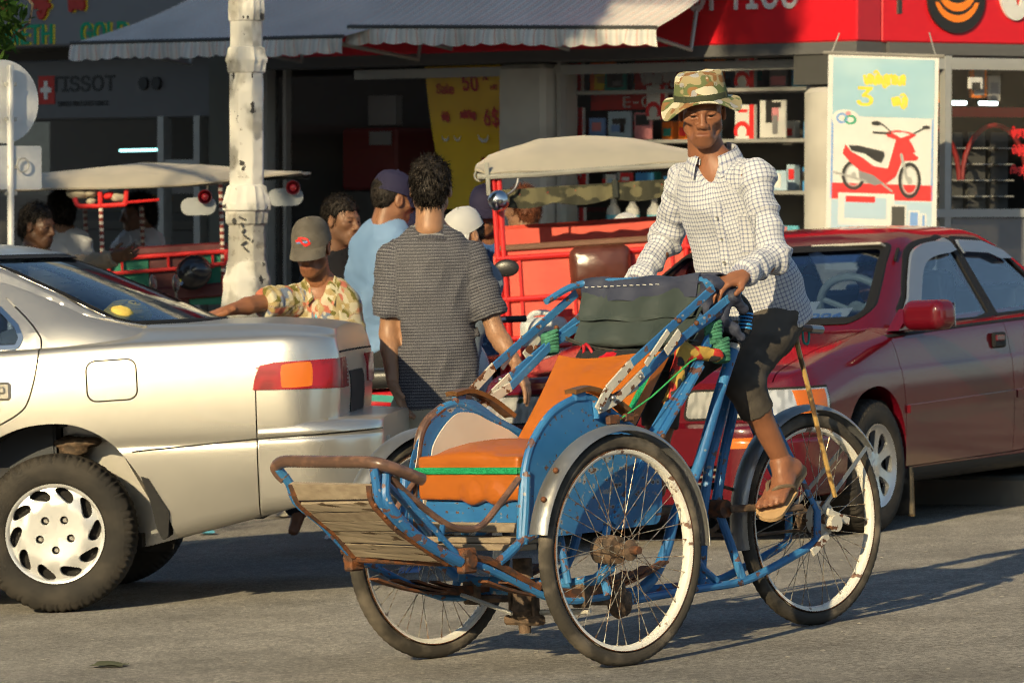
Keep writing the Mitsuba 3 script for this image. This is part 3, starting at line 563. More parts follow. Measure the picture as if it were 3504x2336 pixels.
    pr('print', PG((1930, 442), (2058, 442), (2058, 515), (1930, 515)), 'mat_white', L); pr('print', PG((1944, 452), (2040, 452), (2040, 500), (1944, 500)), 'mat_paleblue', L + .0012); pr('print', PG((1947, 449), (2014, 449), (2014, 463), (1947, 463)), 'mat_redprint', L + .0024)
    for x0, x1, y0 in ((2048, 2086, 466), (2090, 2116, 478), (2118, 2132, 484)): pr('print', PG((x0, y0), (x1, y0), (x1, 515), (x0, 515)), 'mat_white', L + .0015); pr('print', PG((x0 + 4, y0 + 4), (x1 - 4, y0 + 4), (x1 - 4, 515), (x0 + 4, 515)), 'mat_shade' if x0 == 2048 else 'mat_midblue', L + .003)

# ================================================================ THE CYCLE RICKSHAW (local x forward, y to its left, z up)
def f_blue(p, n, uv):
    a = fbm(p.x * 24, p.y * 24, p.z * 24, 4); b = fbm(p.x * 70 + 5, p.y * 70, p.z * 70, 2)
    g = mix((.030, .15, .38), (.05, .215, .46), smoothstep(.35, .65, fbm(p.x * 6, p.y * 6, p.z * 6, 3)))
    g = mix(g, (.16, .07, .035), smoothstep(.60, .635, a * .72 + b * .28) * .9)
    return mix(g, (.42, .40, .34), smoothstep(.76, .79, fbm(p.x * 55, p.y * 55, p.z * 55 + 9, 2)) * .7)
pm('bluepaint', proc(f_blue), .42, spec=.5)
def f_panel(p, n, uv):
    a = fbm(p.x * 9, p.y * 9, p.z * 9, 4); b = fbm(p.x * 60 + 5, p.y * 60, p.z * 60, 3)
    g = mix((.024, .135, .36), (.042, .185, .42), a)
    g = mix(g, (.36, .35, .30), smoothstep(.60, .66, b * .6 + a * .4) * .7)
    return mix(g, (.10, .05, .03), smoothstep(.70, .73, b) * .9)
pm('bluepanel', proc(f_panel), .38)
pm('chipwhite', proc(lambda p, n, uv: mix(mix((.66, .62, .53), (.5, .47, .4), fbm(p.x * 12, p.y * 12, p.z * 12, 3)), (.14, .06, .03), smoothstep(.57, .62, fbm(p.x * 40, p.y * 40, p.z * 40, 4)))), .55)
pm('rimwhite', proc(lambda p, n, uv: mix((.80, .77, .68), (.16, .065, .035), smoothstep(.62, .72, fbm(p.x * 34, p.y * 34, p.z * 34, 4)) * .9)), .45)
pm('rust', ramp((.20, .075, .03), (.09, .05, .035), .5, .15, 40), .7, .2); pm('rustrail', ramp((.12, .07, .052), (.20, .11, .075), .55, .12, 30), .33, spec=.6)
pm('tyre', proc(lambda p, n, uv: mix((.028, .026, .023), (.17, .145, .115), .20 + .75 * smoothstep(.42, .75, fbm(p.x * 14, p.y * 14, p.z * 14, 4)))), .8, spec=.3)
pm('spoke', ramp((.52, .48, .40), (.22, .13, .08), .52, .1, 60), .35, .65); pm('steel', (.5, .48, .45), .3, .9); pm('grease', ramp((.07, .05, .035), (.17, .11, .07), .5, .2, 40), .75)
pbump('alu', ramp((.42, .43, .43), (.33, .32, .30), .5, .25, 9), lambda p, n, uv: fbm(p.x * 14, p.y * 14, p.z * 14, 3), .006, .42, .75)
def f_wood(p, n, uv):
    s = p.x * .70 - p.y * .71; w = noise(s * 7, p.z * 160 + 3 * fbm(s * 5, p.z * 30, 2.0), 3.0); k = fbm(s * 4, p.z * 40, p.x * 2, 3)
    g = mix((.215, .17, .118), (.44, .36, .26), w * .55 + k * .5)
    return mix(g, (.09, .06, .035), smoothstep(.63, .72, fbm(s * 9, p.z * 70, 4.0, 3)))
pbump('plank', proc(f_wood), lambda p, n, uv: noise((p.x - p.y) * 8, p.z * 220, 1.0), .0015, .75)
pm('oldplank', proc(lambda p, n, uv: mix((.22, .165, .115), (.38, .31, .22), fbm(p.x * 18 - p.y * 18, p.z * 90, 3.0, 4))), .7)
pm('armwood', proc(lambda p, n, uv: mix((.20, .095, .035), (.09, .045, .02), fbm(p.x * 12, p.y * 60, p.z * 60, 3))), .4)
pbump('vinyl', proc(lambda p, n, uv: mix((.47, .132, .020), (.40, .108, .016), fbm(p.x * 5, p.y * 5, p.z * 5, 3))), lambda p, n, uv: fbm(p.x * 13, p.y * 13, p.z * 13, 4), .012, .33, spec=.5)
pm('greentape', proc(lambda p, n, uv: mix((.0, .20, .07), (.02, .36, .15), smoothstep(.4, .6, noise(p.x * 300, p.y * 300, p.z * 300)))), .6)
pbump('tarp', proc(lambda p, n, uv: mix((.032, .046, .044), (.062, .078, .073), fbm(p.x * 7, p.y * 7, p.z * 9, 4))), lambda p, n, uv: fbm(p.x * 10, p.y * 10, p.z * 26, 4), .012, .48, spec=.5)
pm('tarpblue', ramp((.035, .042, .075), (.06, .068, .105), .5, .2, 9), .55); pm('rope', ramp((.03, .03, .03), (.06, .06, .05), .5, .2, 50), .8); pm('greencloth', ramp((.06, .24, .14), (.03, .13, .08), .5, .15, 60), .8)
pm('greenstring', (.05, .42, .12), .6); pm('foam', (.018, .018, .02), .75); pm('brighttape', (.03, .30, .72), .4); pm('creampanel', proc(lambda p, n, uv: mix((.70, .63, .55), (.58, .50, .42), fbm(p.x * 8, p.y * 8, p.z * 8, 4))), .55)
pm('redbag', ramp((.62, .02, .03), (.42, .01, .02), .5, .2, 25), .3); pm('multicloth', proc(lambda p, n, uv: mix(mix((.42, .025, .02), (.48, .30, .06), smoothstep(.45, .55, noise(p.x * 50, p.y * 50, p.z * 20))), (.03, .03, .03), smoothstep(.6, .65, noise(p.x * 40 + 9, p.y * 40, p.z * 30)))), .8)
pm('bamboo', ramp((.48, .30, .10), (.13, .075, .035), .52, .06, 22), .4)

FC = frame(.0515, 13.38, math.pi + .795)
cy = thing('cycle_rickshaw', 'weathered blue three wheeled cycle rickshaw with orange seat and folded hood', 'cycle rickshaw')
WR = .35
def cy_wheel(name, x, y, rng, label, brake=False):
    r = random.Random(rng); a0 = r.uniform(0, 1)
    with at(FC @ M4(np.eye(3), [x, y, WR])):
        w = part(cy, name, lathe([(.305, -.019), (.298, -.018), (.292, -.014), (.289, -.006), (.288, 0), (.289, .006), (.292, .014), (.298, .018), (.305, .019)], 96, 1), 'mat_rimwhite', label=label)
        part(w, 'rim_edge', cat([lathe([(.301, s * .018), (.3055, s * .0195), (.306, s * .016)], 96, 1) for s in (-1, 1)]), 'mat_rust')
        th = np.linspace(0, 2 * np.pi, 15)[:-1]; pr = [(WR - .0235 + .0235 * math.cos(t) * (1.0), .0225 * math.sin(t)) for t in th]
        ty = lathe(pr, 150, 1, close=True); v = ty.vertices; rad = np.hypot(v[:, 0], v[:, 2]); ang = np.arctan2(v[:, 2], v[:, 0])
        k = rad > WR - .012; off = np.where(k, .0012 * np.sign(np.sin(ang * 75 + (np.abs(v[:, 1]) > .008) * 1.57)), 0); v[:, 0] += off * v[:, 0] / rad; v[:, 2] += off * v[:, 2] / rad
        ty.vertices = v; part(w, 'tyre', ty, 'mat_tyre', smooth=40)
        part(w, 'hub', lathe([(.001, -.062), (.009, -.062), (.011, -.045), (.032, -.040), (.032, -.034), (.02, -.03), (.02, .03), (.032, .034), (.032, .040), (.011, .045), (.009, .062), (.001, .062)], 24, 1), 'mat_grease')
        if brake: part(w, 'brake_drum', lathe([(.001, .020), (.05, .020), (.062, .03), (.06, .052), (.001, .052)], 28, 1), 'mat_chipwhite')
        for i in range(36):
            s = 1 if i % 2 else -1; d = 1 if (i // 2) % 2 else -1; a = a0 + i * 2 * math.pi / 36; b = a + d * 1.15
            p0 = (.030 * math.cos(b), s * .037, .030 * math.sin(b)); p1 = (.290 * math.cos(a), s * .004, .290 * math.sin(a)); k = .9
            pm_ = tuple(p0[j] + (p1[j] - p0[j]) * .955 for j in range(3))
            part(w, 'spoke', tube([p0, pm_, pm_, p1], [.0013, .0013, .0024, .0024], 5), 'mat_spoke')
    return w
cy_wheel('front_wheel', 0, .41, 1, 'near front wheel'); cy_wheel('front_wheel', 0, -.41, 2, 'far front wheel'); cy_wheel('rear_wheel', -1.36, 0, 3, 'rear wheel', True)
def fender(c, a0, a1, y, w=.072, r0=WR + .028, flare=0):
    th = np.linspace(a0, a1, 40); ph = np.linspace(-1, 1, 9); P = []
    for i, t in enumerate(th):
        rr = r0 + flare * (max(0, 1 - i / 8.) ** 2); P.append([[c[0] + (rr - .018 * q * q) * math.cos(t), y + w / 2 * math.sin(q * 1.25) / .95, c[1] + (rr - .018 * q * q) * math.sin(t)] for q in ph])
    return sheet(nA(P), .003)
D2 = math.radians
with at(FC):
    part(cy, 'fender', fender((0, WR), D2(11), D2(182), .41), 'mat_alu', label='near front fender'); part(cy, 'fender', fender((0, WR), D2(30), D2(180), -.41), 'mat_alu', label='far front fender')
    part(cy, 'fender', fender((-1.36, WR), D2(-12), D2(144), 0), 'mat_alu', label='rear fender')
    for a in (42, 27, 120): part(cy, 'bolt', mv(trimesh.creation.icosphere(2, .009), (.384 * math.cos(D2(a)), .425, WR + .384 * math.sin(D2(a)))), 'mat_rust')
    # --- footrest
    ft = part(cy, 'footrest', tube([(.504,-.235,.354), (.493,.235,.345)], .0135, 10), 'mat_rust', label='slatted wooden footrest with rail')
    FA = nA([(.792, -.235, .640), (.752, -.235, .598), (.727, -.235, .541), (.66, -.235, .492), (.588, -.235, .443), (.505, -.235, .362)]); NA_ = nA([(.848, .235, .645), (.840, .235, .60), (.832, .235, .553), (.785, .235, .506), (.72, .235, .455), (.535, .235, .350)])
    for A_ in (FA, NA_):
        part(ft, 'side_arm', tube(A_, .0135, 8, 3), 'mat_bluepaint'); part(ft, 'angle_iron', tube([p + nA([.012, -.02 * np.sign(p[1]), -.004]) for p in A_[1:]], .009, 6, 3), 'mat_rust')
    def slat(a0, a1, b0, b1, mat='mat_plank', t=.015):
        j = R0.uniform(-.004, .004); part(ft, 'plank', sheet(nA([[a0 + nA([.004, .012 + j, 0]), b0 + nA([.004, -.012 + j, 0])], [a1 + nA([.004, .012 + j, 0]), b1 + nA([.004, -.012 + j, 0])]]), t), mat)
    slat(FA[1], FA[2] + nA([.002, 0, .006]), NA_[1], NA_[2] + nA([.002, 0, .006]), 'mat_oldplank')
    lf, ln = spline(FA[2:], 6), spline(NA_[2:], 6); at_ = lambda L_, u_: nA([np.interp(u_, np.linspace(0, 1, len(L_)), L_[:, i_]) for i_ in range(3)])
    cuts = [.02, .20, .225, .405, .425, .63, .645, .80, .825, .985]
    for i in range(0, 10, 2): slat(at_(lf, cuts[i]), at_(lf, cuts[i + 1]), at_(ln, cuts[i]), at_(ln, cuts[i + 1]), 'mat_plank' if i != 2 else 'mat_oldplank')
    rl = [(.768,-.235,.61), (.779,-.25,.63), (.793,-.245,.649), (.802,-.2,.664), (.81,-.1,.665), (.836,.06,.665), (.838,.21,.663), (.812,.255,.65), (.752,.265,.628), (.687,.27,.604)]
    part(ft, 'rail', tube(rl, .0185, 12, 5), 'mat_rustrail')
    for s in (-.232, .232):
        for u in (.1, .35, .6, .9): part(ft, 'bolt', mv(trimesh.creation.icosphere(1, .008), at_(lf if s < 0 else ln, u) + nA([.016, -.014 * np.sign(s), 0])), 'mat_rust')
    for s in (-.24, .245): part(ft, 'hinge', cat(box((.495, s, .352), (.06, .035, .075), bev=.006), tube([(.495, s - .028, .352), (.495, s + .028, .352)], .02, 10), tube([(.51, s - .03, .375), (.51, s + .03, .375)], .012, 8)), 'mat_rust')
    part(cy, 'step_link', tube([(.493,.25,.363), (.411,.25,.348), (.339,.25,.317), (.198,.25,.246)], .012, 6), 'mat_rust')
    part(cy, 'frame_tube', tube([(.803,.235,.624), (.816,.25,.549), (.73,.25,.461), (.626,.25,.396), (.524,.25,.35)], .016, 10, 4), 'mat_bluepaint')
    for s in (.236, -.236): part(cy, 'brace', tube([(.80, s * .98, .64), (.69, s, .52), (.52, s, .37)], .009, 8), 'mat_bluepaint')
    part(cy, 'guard_rod', tube([(.786,.235,.617), (.697,.235,.549), (.58,.24,.472), (.508,.245,.446), (.434,.25,.451), (.352,.25,.509), (.264,.25,.582)], .0105, 8, 5), 'mat_rustrail')
    part(cy, 'brace', tube([(.58,.24,.472), (.574,.22,.418)], .009, 8), 'mat_bluepaint')
    part(cy, 'guard_rod', tube([(.223,-.24,.57), (.298,-.24,.501), (.329,-.24,.45)], .0095, 8, 4), 'mat_rustrail'); part(cy, 'brace', tube([(.683,.1,.605), (.484,0,.507), (.309,-.1,.416)], .011, 8), 'mat_bluepaint')
    # --- seat, box, side panels, backrest
    S = Sdf(); S.box((.0, 0, .580), (.235, .218, .068), .012); S.ell((.04, -.01, .640), (.20, .215, .050), k=.03)
    for yy, r in ((.02, .010), (.12, .008)): S.ell((.228, yy, .53), (.012 + r * .5, .035, .03), k=.03)
    sc = wrinkle(S.mesh(.008), .003, 9, 3); part(cy, 'seat_cushion', sc, 'mat_vinyl', smooth=True, label='orange vinyl seat cushion')
    part(cy, 'seat_tape', cat(box((.2385, 0, .603), (.012, .444, .020), bev=.002), box((.02, .2195, .603), (.43, .010, .02), bev=.002)), 'mat_greentape', label='green tape stripe round the seat')
    part(cy, 'seat_box', box((.0, 0, .475), (.43, .42, .075), bev=.008), 'mat_bluepanel')
    part(cy, 'seat_box', box((.02, 0, .43), (.40, .40, .03), bev=.004), 'mat_oldplank')
    PX = [(.245, .41), (.238, .60), (.20, .69), (.125, .765), (.03, .805), (-.045, .81), (-.10, .785), (-.24, .70), (-.34, .64), (-.345, .43), (-.25, .405), (.0, .40), (.2, .40)]
    pl = Polygon(spline(nA(PX), 5, True)); MY = M4(nA([[1, 0, 0], [0, 0, -1], [0, 1, 0.0]]), [0, 0, 0])   # xz outline extruded along -y
    for s, m in ((.262, 'mat_bluepanel'), (-.246, 'mat_bluepanel')): part(cy, 'side_panel', mv(poly_prism(pl, .004, MY), (0, s, 0)), m, label='blue steel side panel' if s > 0 else None)
    part(cy, 'side_panel', mv(poly_prism(Polygon(spline(nA([(.16, .45), (.15, .63), (.12, .70), (.04, .765), (-.03, .77), (-.1, .745), (-.26, .66), (-.30, .45)]), 5, True)), .004, MY), (0, -.238, 0)), 'mat_creampanel', label='cream board inside the far side panel')
    nx = [(.275, .40), (.262, .51), (.241, .615), (.201, .694), (.121, .768), (.023, .806), (-.041, .811), (-.10, .785), (-.24, .704), (-.33, .66)]
    fx_ = [(.225, .40), (.215, .56), (.195, .643), (.177, .709), (.142, .754), (.073, .791), (0, .797), (-.098, .763), (-.193, .724), (-.30, .677)]
    part(cy, 'arch_tube', tube([(x, .256, z) for x, z in nx], .0125, 10, 4), 'mat_bluepaint', label='near arched arm tube')
    part(cy, 'arch_tube', tube([(x, -.254, z) for x, z in fx_[4:]], .0125, 10, 4), 'mat_bluepaint'); part(cy, 'arch_tube', tube([(x, -.256, z) for x, z in fx_[:6]], .0145, 10, 4), 'mat_rustrail')
    for s in (.26, -.255): part(cy, 'armrest', tube([(.03, s, .828), (-.06, s, .832), (-.14, s, .800), (-.23, s, .745)], 1, 8, 5, False) if False else sheet(nA([[(x, s + q, z + .004 * math.cos(q * 60)) for q in (-.024, -.012, 0, .012, .024)] for x, z in spline(nA([(.035, .829), (-.04, .836), (-.13, .806), (-.225, .748)]), 5)]), .014), 'mat_armwood')
    part(cy, 'armrest_bracket', cat(box((.0, .262, .815), (.05, .018, .03), bev=.004), bar((-.055, .275, .80), (-.06, .275, .745), .018, .006)), 'mat_bluepaint'); part(cy, 'armrest_bracket', box((.0, -.255, .812), (.05, .018, .03), bev=.004), 'mat_bluepaint')
    bk = [];
    for v in np.linspace(0, 1, 15):
        row = []
        for u in np.linspace(-1, 1, 15):
            x = -.17 - .265 * v - .01 * math.sin(v * 3) + .010 * math.cos(u * 1.4) * math.sin(v * 3.1); z = .60 + .325 * v - .012 * (1 - u * u) * (v > .9) + .006 * math.sin(3 * u) * v
            row.append((x + .004 * math.sin(5 * u + 4 * v), u * (.215 + .012 * v), z))
        bk.append(row)
    part(cy, 'backrest', sheet(nA(bk), .035), 'mat_vinyl', smooth=40, label='orange vinyl backrest')
    part(cy, 'backrest_tape', tube([(-.152 - .265 * v, .204 + .012 * v, .60 + .325 * v) for v in (.22, .4, .6, .8, .97)], .011, 6), 'mat_greentape', label='green tape edging the backrest')
    part(cy, 'backrest_board', sheet(nA([[(-.205 - .29 * v, u * .2, .58 + .36 * v) for u in (-1, 0, 1)] for v in (0, .5, 1)]), .01), 'mat_foam')
    for s in (.262, -.262): part(cy, 'back_post', cat(bar((-.30, s, .63), (-.545, s, .885), .008, .05, (0, 1, 0)), bar((-.30, s - .02 * np.sign(s), .64), (-.545, s - .02 * np.sign(s), .893), .04, .006, (1, 0, 1)), tube([(-.33, s, .66), (-.12, s, .42)], .016, 8)), 'mat_bluepaint', label='blue angle iron back post')
    for s in (.262, -.262): part(cy, 'back_post', bar((-.53, s * .98, .87), (-.68, s * .96, 1.05), .03, .014, (0, 1, 0)), 'mat_bluepaint')
    # --- folded hood: flat irons and tarpaulin
    hd = None
    for s, sg in ((.285, 1), (-.285, -1)):
        A = [(-.042, .771), (-.09, .83), (-.203, .908), (-.595, 1.128)]; B = [(-.055, .772), (-.145, .800), (-.263, .873), (-.66, 1.085), (-.735, 1.118)]; Cc = [(-.075, .775), (-.25, .842), (-.44, .965), (-.66, 1.06)]
        for j, L in enumerate((A, B, Cc)):
            yo = s + sg * (.012 - .012 * j)
            for a, b in zip(L[:-1], L[1:]):
                wht = a[0] > -.2
                part(cy, 'hood_iron', bar((a[0], yo, a[1]), (b[0], yo, b[1]), .031 if wht else .027, .007, (0, 1, 0), .002), 'mat_chipwhite' if wht or (j == 1 and a[0] < -.25 and a[0] > -.3 and False) else 'mat_bluepaint')
        part(cy, 'hood_iron', bar((-.35, s + sg * .02, .935), (-.42, s + sg * .02, .995), .03, .006, (0, 1, 0), .002), 'mat_chipwhite'); part(cy, 'hood_iron', bar((-.25, s + sg * .026, .90), (-.36, s + sg * .026, 1.0), .02, .006, (0, 1, 0), .002), 'mat_chipwhite')
        for x, z in ((-.05, .775), (-.107, .805), (-.235, .865), (-.40, .96), (-.50, 1.02), (-.42, 1.03)): part(cy, 'bolt', mv(trimesh.creation.icosphere(1, .0085), (x, s + sg * .018, z)), 'mat_steel' if x > -.3 else 'mat_rust')
    part(cy, 'hood_bow', tube([(-.44, -.287, 1.105), (-.54, -.28, 1.145), (-.60, -.255, 1.158), (-.615, -.15, 1.160), (-.62, .15, 1.156), (-.612, .24, 1.150), (-.595, .275, 1.135)], .0115, 8, 4), 'mat_bluepaint')
    rows = [(-.622, 1.170, 1), (-.600, 1.160, 1), (-.592, 1.125, 1), (-.590, 1.095, 1), (-.604, 1.088, 1)]
    def hang(rows, y0, y1, seed, th=.004, mat='mat_tarp', lab=None, n=25):
        P = []
        for i, rw in enumerate(rows):
            x, z = rw[:2]; e = rw[2] if len(rw) > 2 else 0
            P.append([(x + .006 * math.sin(9 * u + i * 1.3 + seed) + .004 * math.sin(23 * u + seed), (y0 + (y1 - y0) * u) * (1 + e * .0) + (rw[3] if len(rw) > 3 else 0) * (1 - 2 * u) * -1, z - .010 * math.sin(math.pi * u) * (1 if i > 1 else .3) + .004 * math.sin(14 * u + i + seed)) for u in np.linspace(0, 1, n)])
        part(cy, 'hood_cloth', sheet(nA(P), th), mat, smooth=50, label=lab)
    hang([(-.618, 1.172), (-.600, 1.166), (-.590, 1.14), (-.588, 1.105)], -.27, .225, 0, mat='mat_tarpblue', lab='dark blue stitched edge of the folded hood')
    hang([(-.605, 1.15), (-.585, 1.10), (-.565, 1.06), (-.56, 1.045), (-.585, 1.04)], -.262, .235, 1, lab='dark green folded hood cloth')
    hang([(-.60, 1.075), (-.575, 1.045), (-.545, 1.005), (-.53, .975), (-.535, .962), (-.57, .96)], -.26, .24, 2); hang([(-.595, .99), (-.56, .95), (-.532, .905), (-.532, .882), (-.57, .876)], -.265, .23, 4)
    hang([(-.62, .95), (-.58, .92), (-.552, .885), (-.54, .845), (-.548, .822)], -.262, .17, 5); hang([(-.70, 1.16), (-.66, 1.172), (-.62, 1.168), (-.60, 1.150)], -.24, .26, 7, mat='mat_tarpblue')
    S = Sdf()
    for a, b, r in (((-.63, .25, 1.14), (-.71, .27, 1.10), .035), ((-.68, .26, 1.09), (-.66, .25, 1.0), .03), ((-.70, .28, 1.10), (-.755, .27, 1.06), .026), ((-.70, .24, 1.02), (-.75, .26, .97), .024), ((-.62, .23, 1.10), (-.64, .24, 1.03), .03)): S.cone(a, b, r, r * .7, k=.015)
    part(cy, 'hood_cloth', wrinkle(S.mesh(.007), .012, 22, 5), 'mat_tarpblue', smooth=True, label='crumpled end of the hood cloth by the hand')
    st = [(-.589 + .004, y, 1.146) for y in np.linspace(-.25, .06, 12)]
    for i, q in enumerate(st): part(cy, 'stitch', tube([q, (q[0], q[1] + .014, q[2] - .001)], .0016, 5), 'mat_white')
    part(cy, 'cord', tube([(-.50, -.30, 1.0), (-.53, -.18, .955), (-.54, 0, .935), (-.55, .15, .925), (-.53, .27, .93)], .004, 6, 5), 'mat_rope'); part(cy, 'cord', tube([(-.50, -.30, .99), (-.53, -.16, .945), (-.54, .02, .918), (-.55, .18, .90), (-.54, .27, .905)], .003, 6, 5), 'mat_rope')
    for s, x, z in ((-.29, -.46, .975), (.25, -.64, .985), (.262, -.66, .93)):
        for j in range(6): part(cy, 'cloth_binding', tube(spline(nA([(x - .032, s - .02, z + .03 - .013 * j), (x, s + .024, z + .034 - .012 * j), (x + .034, s, z + .02 - .010 * j), (x, s - .024, z + .026 - .012 * j)]), 4, True), .0085, 6, closed=True), 'mat_greencloth')
    part(cy, 'cord', tube([(-.14, .29, .735), (-.3, .285, .80), (-.5, .27, .90), (-.58, .265, .925)], .003, 5), 'mat_greenstring', label='green string tying the backrest'); part(cy, 'clamp', cat(box((-.12, .285, .738), (.05, .02, .03), bev=.004), box((-.19, .285, .742), (.04, .018, .025), bev=.004), tube([(-.12, .287, .738), (-.23, .287, .745)], .006, 6)), 'mat_rust')
    # --- bent push bar with grip, rear frame
    hb = [(-.712,.21,1.116), (-.794,.21,1.092), (-.841,.21,1.046), (-.829,.21,.985), (-.78,.21,.943), (-.691,.21,.784), (-.586,.2,.556), (-.482,.2,.431), (-.429,.2,.32), (-.364,.2,.237), (-.282,.2,.198), (-.182,.2,.186)]
    part(cy, 'push_bar', tube(hb[4:], .0185, 12, 5), 'mat_bluepaint', label='bent blue push bar'); part(cy, 'push_bar', tube([(p[0], -p[1], p[2]) for p in hb[3:]], .0155, 10, 5), 'mat_bluepaint')
    part(cy, 'grip', tube(hb[:5], .022, 12, 5), 'mat_foam', label='black foam grip'); part(cy, 'grip_band', tube([hb[4], nA(hb[4]) * .9 + nA(hb[5]) * .1], .0195, 12), 'mat_white')
    for u in np.linspace(.05, .8, 5): part(cy, 'tape', tube([nA(hb[2]) * (1 - u) + nA(hb[3]) * u, nA(hb[2]) * (1 - u - .1) + nA(hb[3]) * (u + .1)], .0235, 12), 'mat_brighttape')
    part(cy, 'seat_tube', tube([(-.815, .01, .40), (-.86, .01, .57), (-.95, .01, .76), (-1.06, 0, .98)], .0165, 10), 'mat_bluepaint'); part(cy, 'seat_tube', tube([(-.895, -.01, .40), (-.95, -.01, .58), (-1.005, -.01, .72), (-1.09, 0, .98)], .0165, 10), 'mat_bluepaint')
    part(cy, 'bottom_bracket', tube([(-.886, -.045, .415), (-.886, .05, .415)], .03, 14), 'mat_rust')
    part(cy, 'down_tube', tube([(-.886, .02, .40), (-.915, .04, .29), (-.945, .055, .185)], .0145, 10), 'mat_bluepaint'); part(cy, 'down_tube', tube([(-.86, -.02, .40), (-.85, -.04, .17)], .0145, 10), 'mat_bluepaint')
    for s in (1, -1):
        cs = [(-.28, s * .16, .165), (-.387, s * .13, .168), (-.72, s * .075, .172), (-.93, s * .06, .176), (-1.065, s * .06, .205), (-1.264, s * .06, .262), (-1.31, s * .06, .285)]
        part(cy, 'chain_stay', tube(cs, .0135, 10, 4), 'mat_bluepaint'); part(cy, 'seat_stay', cat(bar((-1.313, s * .062, .28), (-1.322, s * .062, .385), .03, .012, (0, 1, 0), .003), bar((-1.322, s * .062, .375), (-1.12, s * .05, .71), .022, .010, (0, 1, 0), .003), bar((-1.12, s * .05, .71), (-1.08, s * .02, .95), .022, .01, (0, 1, 0))), 'mat_bluepaint')
        part(cy, 'fender_stay', bar((-1.342, s * .066, .384), (-1.60, s * .05, .575), .014, .004, (0, 1, 0)), 'mat_alu')
    part(cy, 'brace', tube([(-.733,.07,.237), (-.803,.07,.19)], .012, 8), 'mat_bluepaint'); part(cy, 'down_tube', tube([(-.632,.1,.353), (-.733,.07,.237)], .012, 8), 'mat_bluepaint')
    sp_ = [(.032 * math.cos(a) * (1.0 + .0 * k), math.sin(a) * .032) for k, a in enumerate(np.linspace(0, 6.28, 2))]
    gear = Polygon([((.088 if k % 2 else .080) * math.cos(k * math.pi / 36), (.088 if k % 2 else .080) * math.sin(k * math.pi / 36)) for k in range(72)]).difference(Point(0, 0).buffer(.066)).union(union_all([LineString([(0, 0), (.07 * math.cos(a), .07 * math.sin(a))]).buffer(.009) for a in np.arange(5) * 1.2566]))
    part(cy, 'chainring', mv(poly_prism(gear, .004, MY), (-.886, -.03, .415)), 'mat_grease')
    part(cy, 'chain', cat(tube([(-.886, -.032, .50), (-1.36, -.032, .385)], .006, 5), tube([(-.886, -.032, .33), (-1.12, -.032, .315), (-1.36, -.032, .315)], .006, 5)), 'mat_grease'); part(cy, 'sprocket', mv(lathe([(.001, -.003), (.036, -.003), (.036, .003), (.001, .003)], 20, 1), (-1.36, -.032, WR)), 'mat_grease')
    part(cy, 'crank', bar((-.886, .068, .415), (-1.085, .078, .408), .024, .012, (0, 1, 0), .004), 'mat_grease'); part(cy, 'crank', bar((-.886, -.068, .415), (-.69, -.078, .42), .024, .012, (0, 1, 0), .004), 'mat_grease')
    part(cy, 'pedal', box((-1.085, .13, .405), (.085, .09, .022), bev=.005), 'mat_grease'); part(cy, 'pedal', box((-.69, -.13, .42), (.085, .09, .022), bev=.005), 'mat_grease')
    part(cy, 'saddle', wrinkle(Sdf().ell((-1.16, 0, .985), (.11, .095, .035), k=.03).ell((-1.03, 0, .99), (.10, .035, .028), k=.03).mesh(.008), .002, 20), 'mat_foam', smooth=True)
    part(cy, 'brake_bar', tube([(-1.04,.08,.992), (-1.106,.1,.998), (-1.333,.1,.974)], .013, 8), 'mat_rustrail'); part(cy, 'brake_bar', tube([(-1.276,.1,.979), (-1.335,.1,.974)], .0145, 8), 'mat_steel')
    part(cy, 'brake_rod', tube([(-1.165,.1,1.075), (-1.179,.1,1.097), (-1.205,.1,1.088), (-1.207,.1,1.064), (-1.192,.1,1.029), (-1.202,.1,.982), (-1.215,.1,.917), (-1.263,.1,.766), (-1.317,.1,.584), (-1.369,.1,.424)], .0085, 8, 4), 'mat_bamboo', label='long bent brake rod of bare brass colour')
    part(cy, 'cord', tube([(-1.239,.1,.979), (-1.243,.1,.938), (-1.264,.1,.932), (-1.271,.1,.965), (-1.255,.1,.984)], .004, 6, 4), 'mat_teal')
    part(cy, 'brake_arm', cat(bar((-1.36, .07, .30), (-1.27, .075, .245), .03, .01, (0, 1, 0), .003), bar((-1.36, .07, .375), (-1.47, .07, .335), .026, .01, (0, 1, 0), .003), mv(lathe([(.001, -.02), (.028, -.02), (.028, .02), (.001, .02)], 16, 1), (-1.385, .07, .335))), 'mat_chipwhite')
    # --- front axle, springs, pivot
    part(cy, 'axle', tube([(0, -.37, .30), (0, -.30, .26), (0, -.2, .245), (0, .2, .245), (0, .30, .26), (0, .37, .30)], .017, 10), 'mat_bluepaint')
    for s in (1, -1):
        part(cy, 'axle_end', tube([(0, s * .35, WR), (0, s * .485, WR)], .0125, 10), 'mat_rust'); part(cy, 'hub_shell', mv(lathe([(.001, -.04), (.042, -.04), (.046, 0), (.042, .04), (.001, .04)], 18, 1), (0, s * .36, WR)), 'mat_grease')
        for j in range(4):
            L = .40 - .085 * j; part(cy, 'leaf_spring', sheet(nA([[(L * u + .02, s * .235 + q, .285 - .075 * (1 - (u) ** 2) * (L / .4) - .0095 * j) for q in (-.02, .02)] for u in np.linspace(-1, 1, 13)]), .007), 'mat_rust')
        part(cy, 'spring_clip', box((0.0, s * .235, .215), (.03, .06, .085), bev=.006), 'mat_grease'); part(cy, 'brace', tube([(-.12, s * .25, .44), (-.03, s * .30, .30), (-.02, s * .33, .21)], .0135, 8, 3), 'mat_bluepaint')
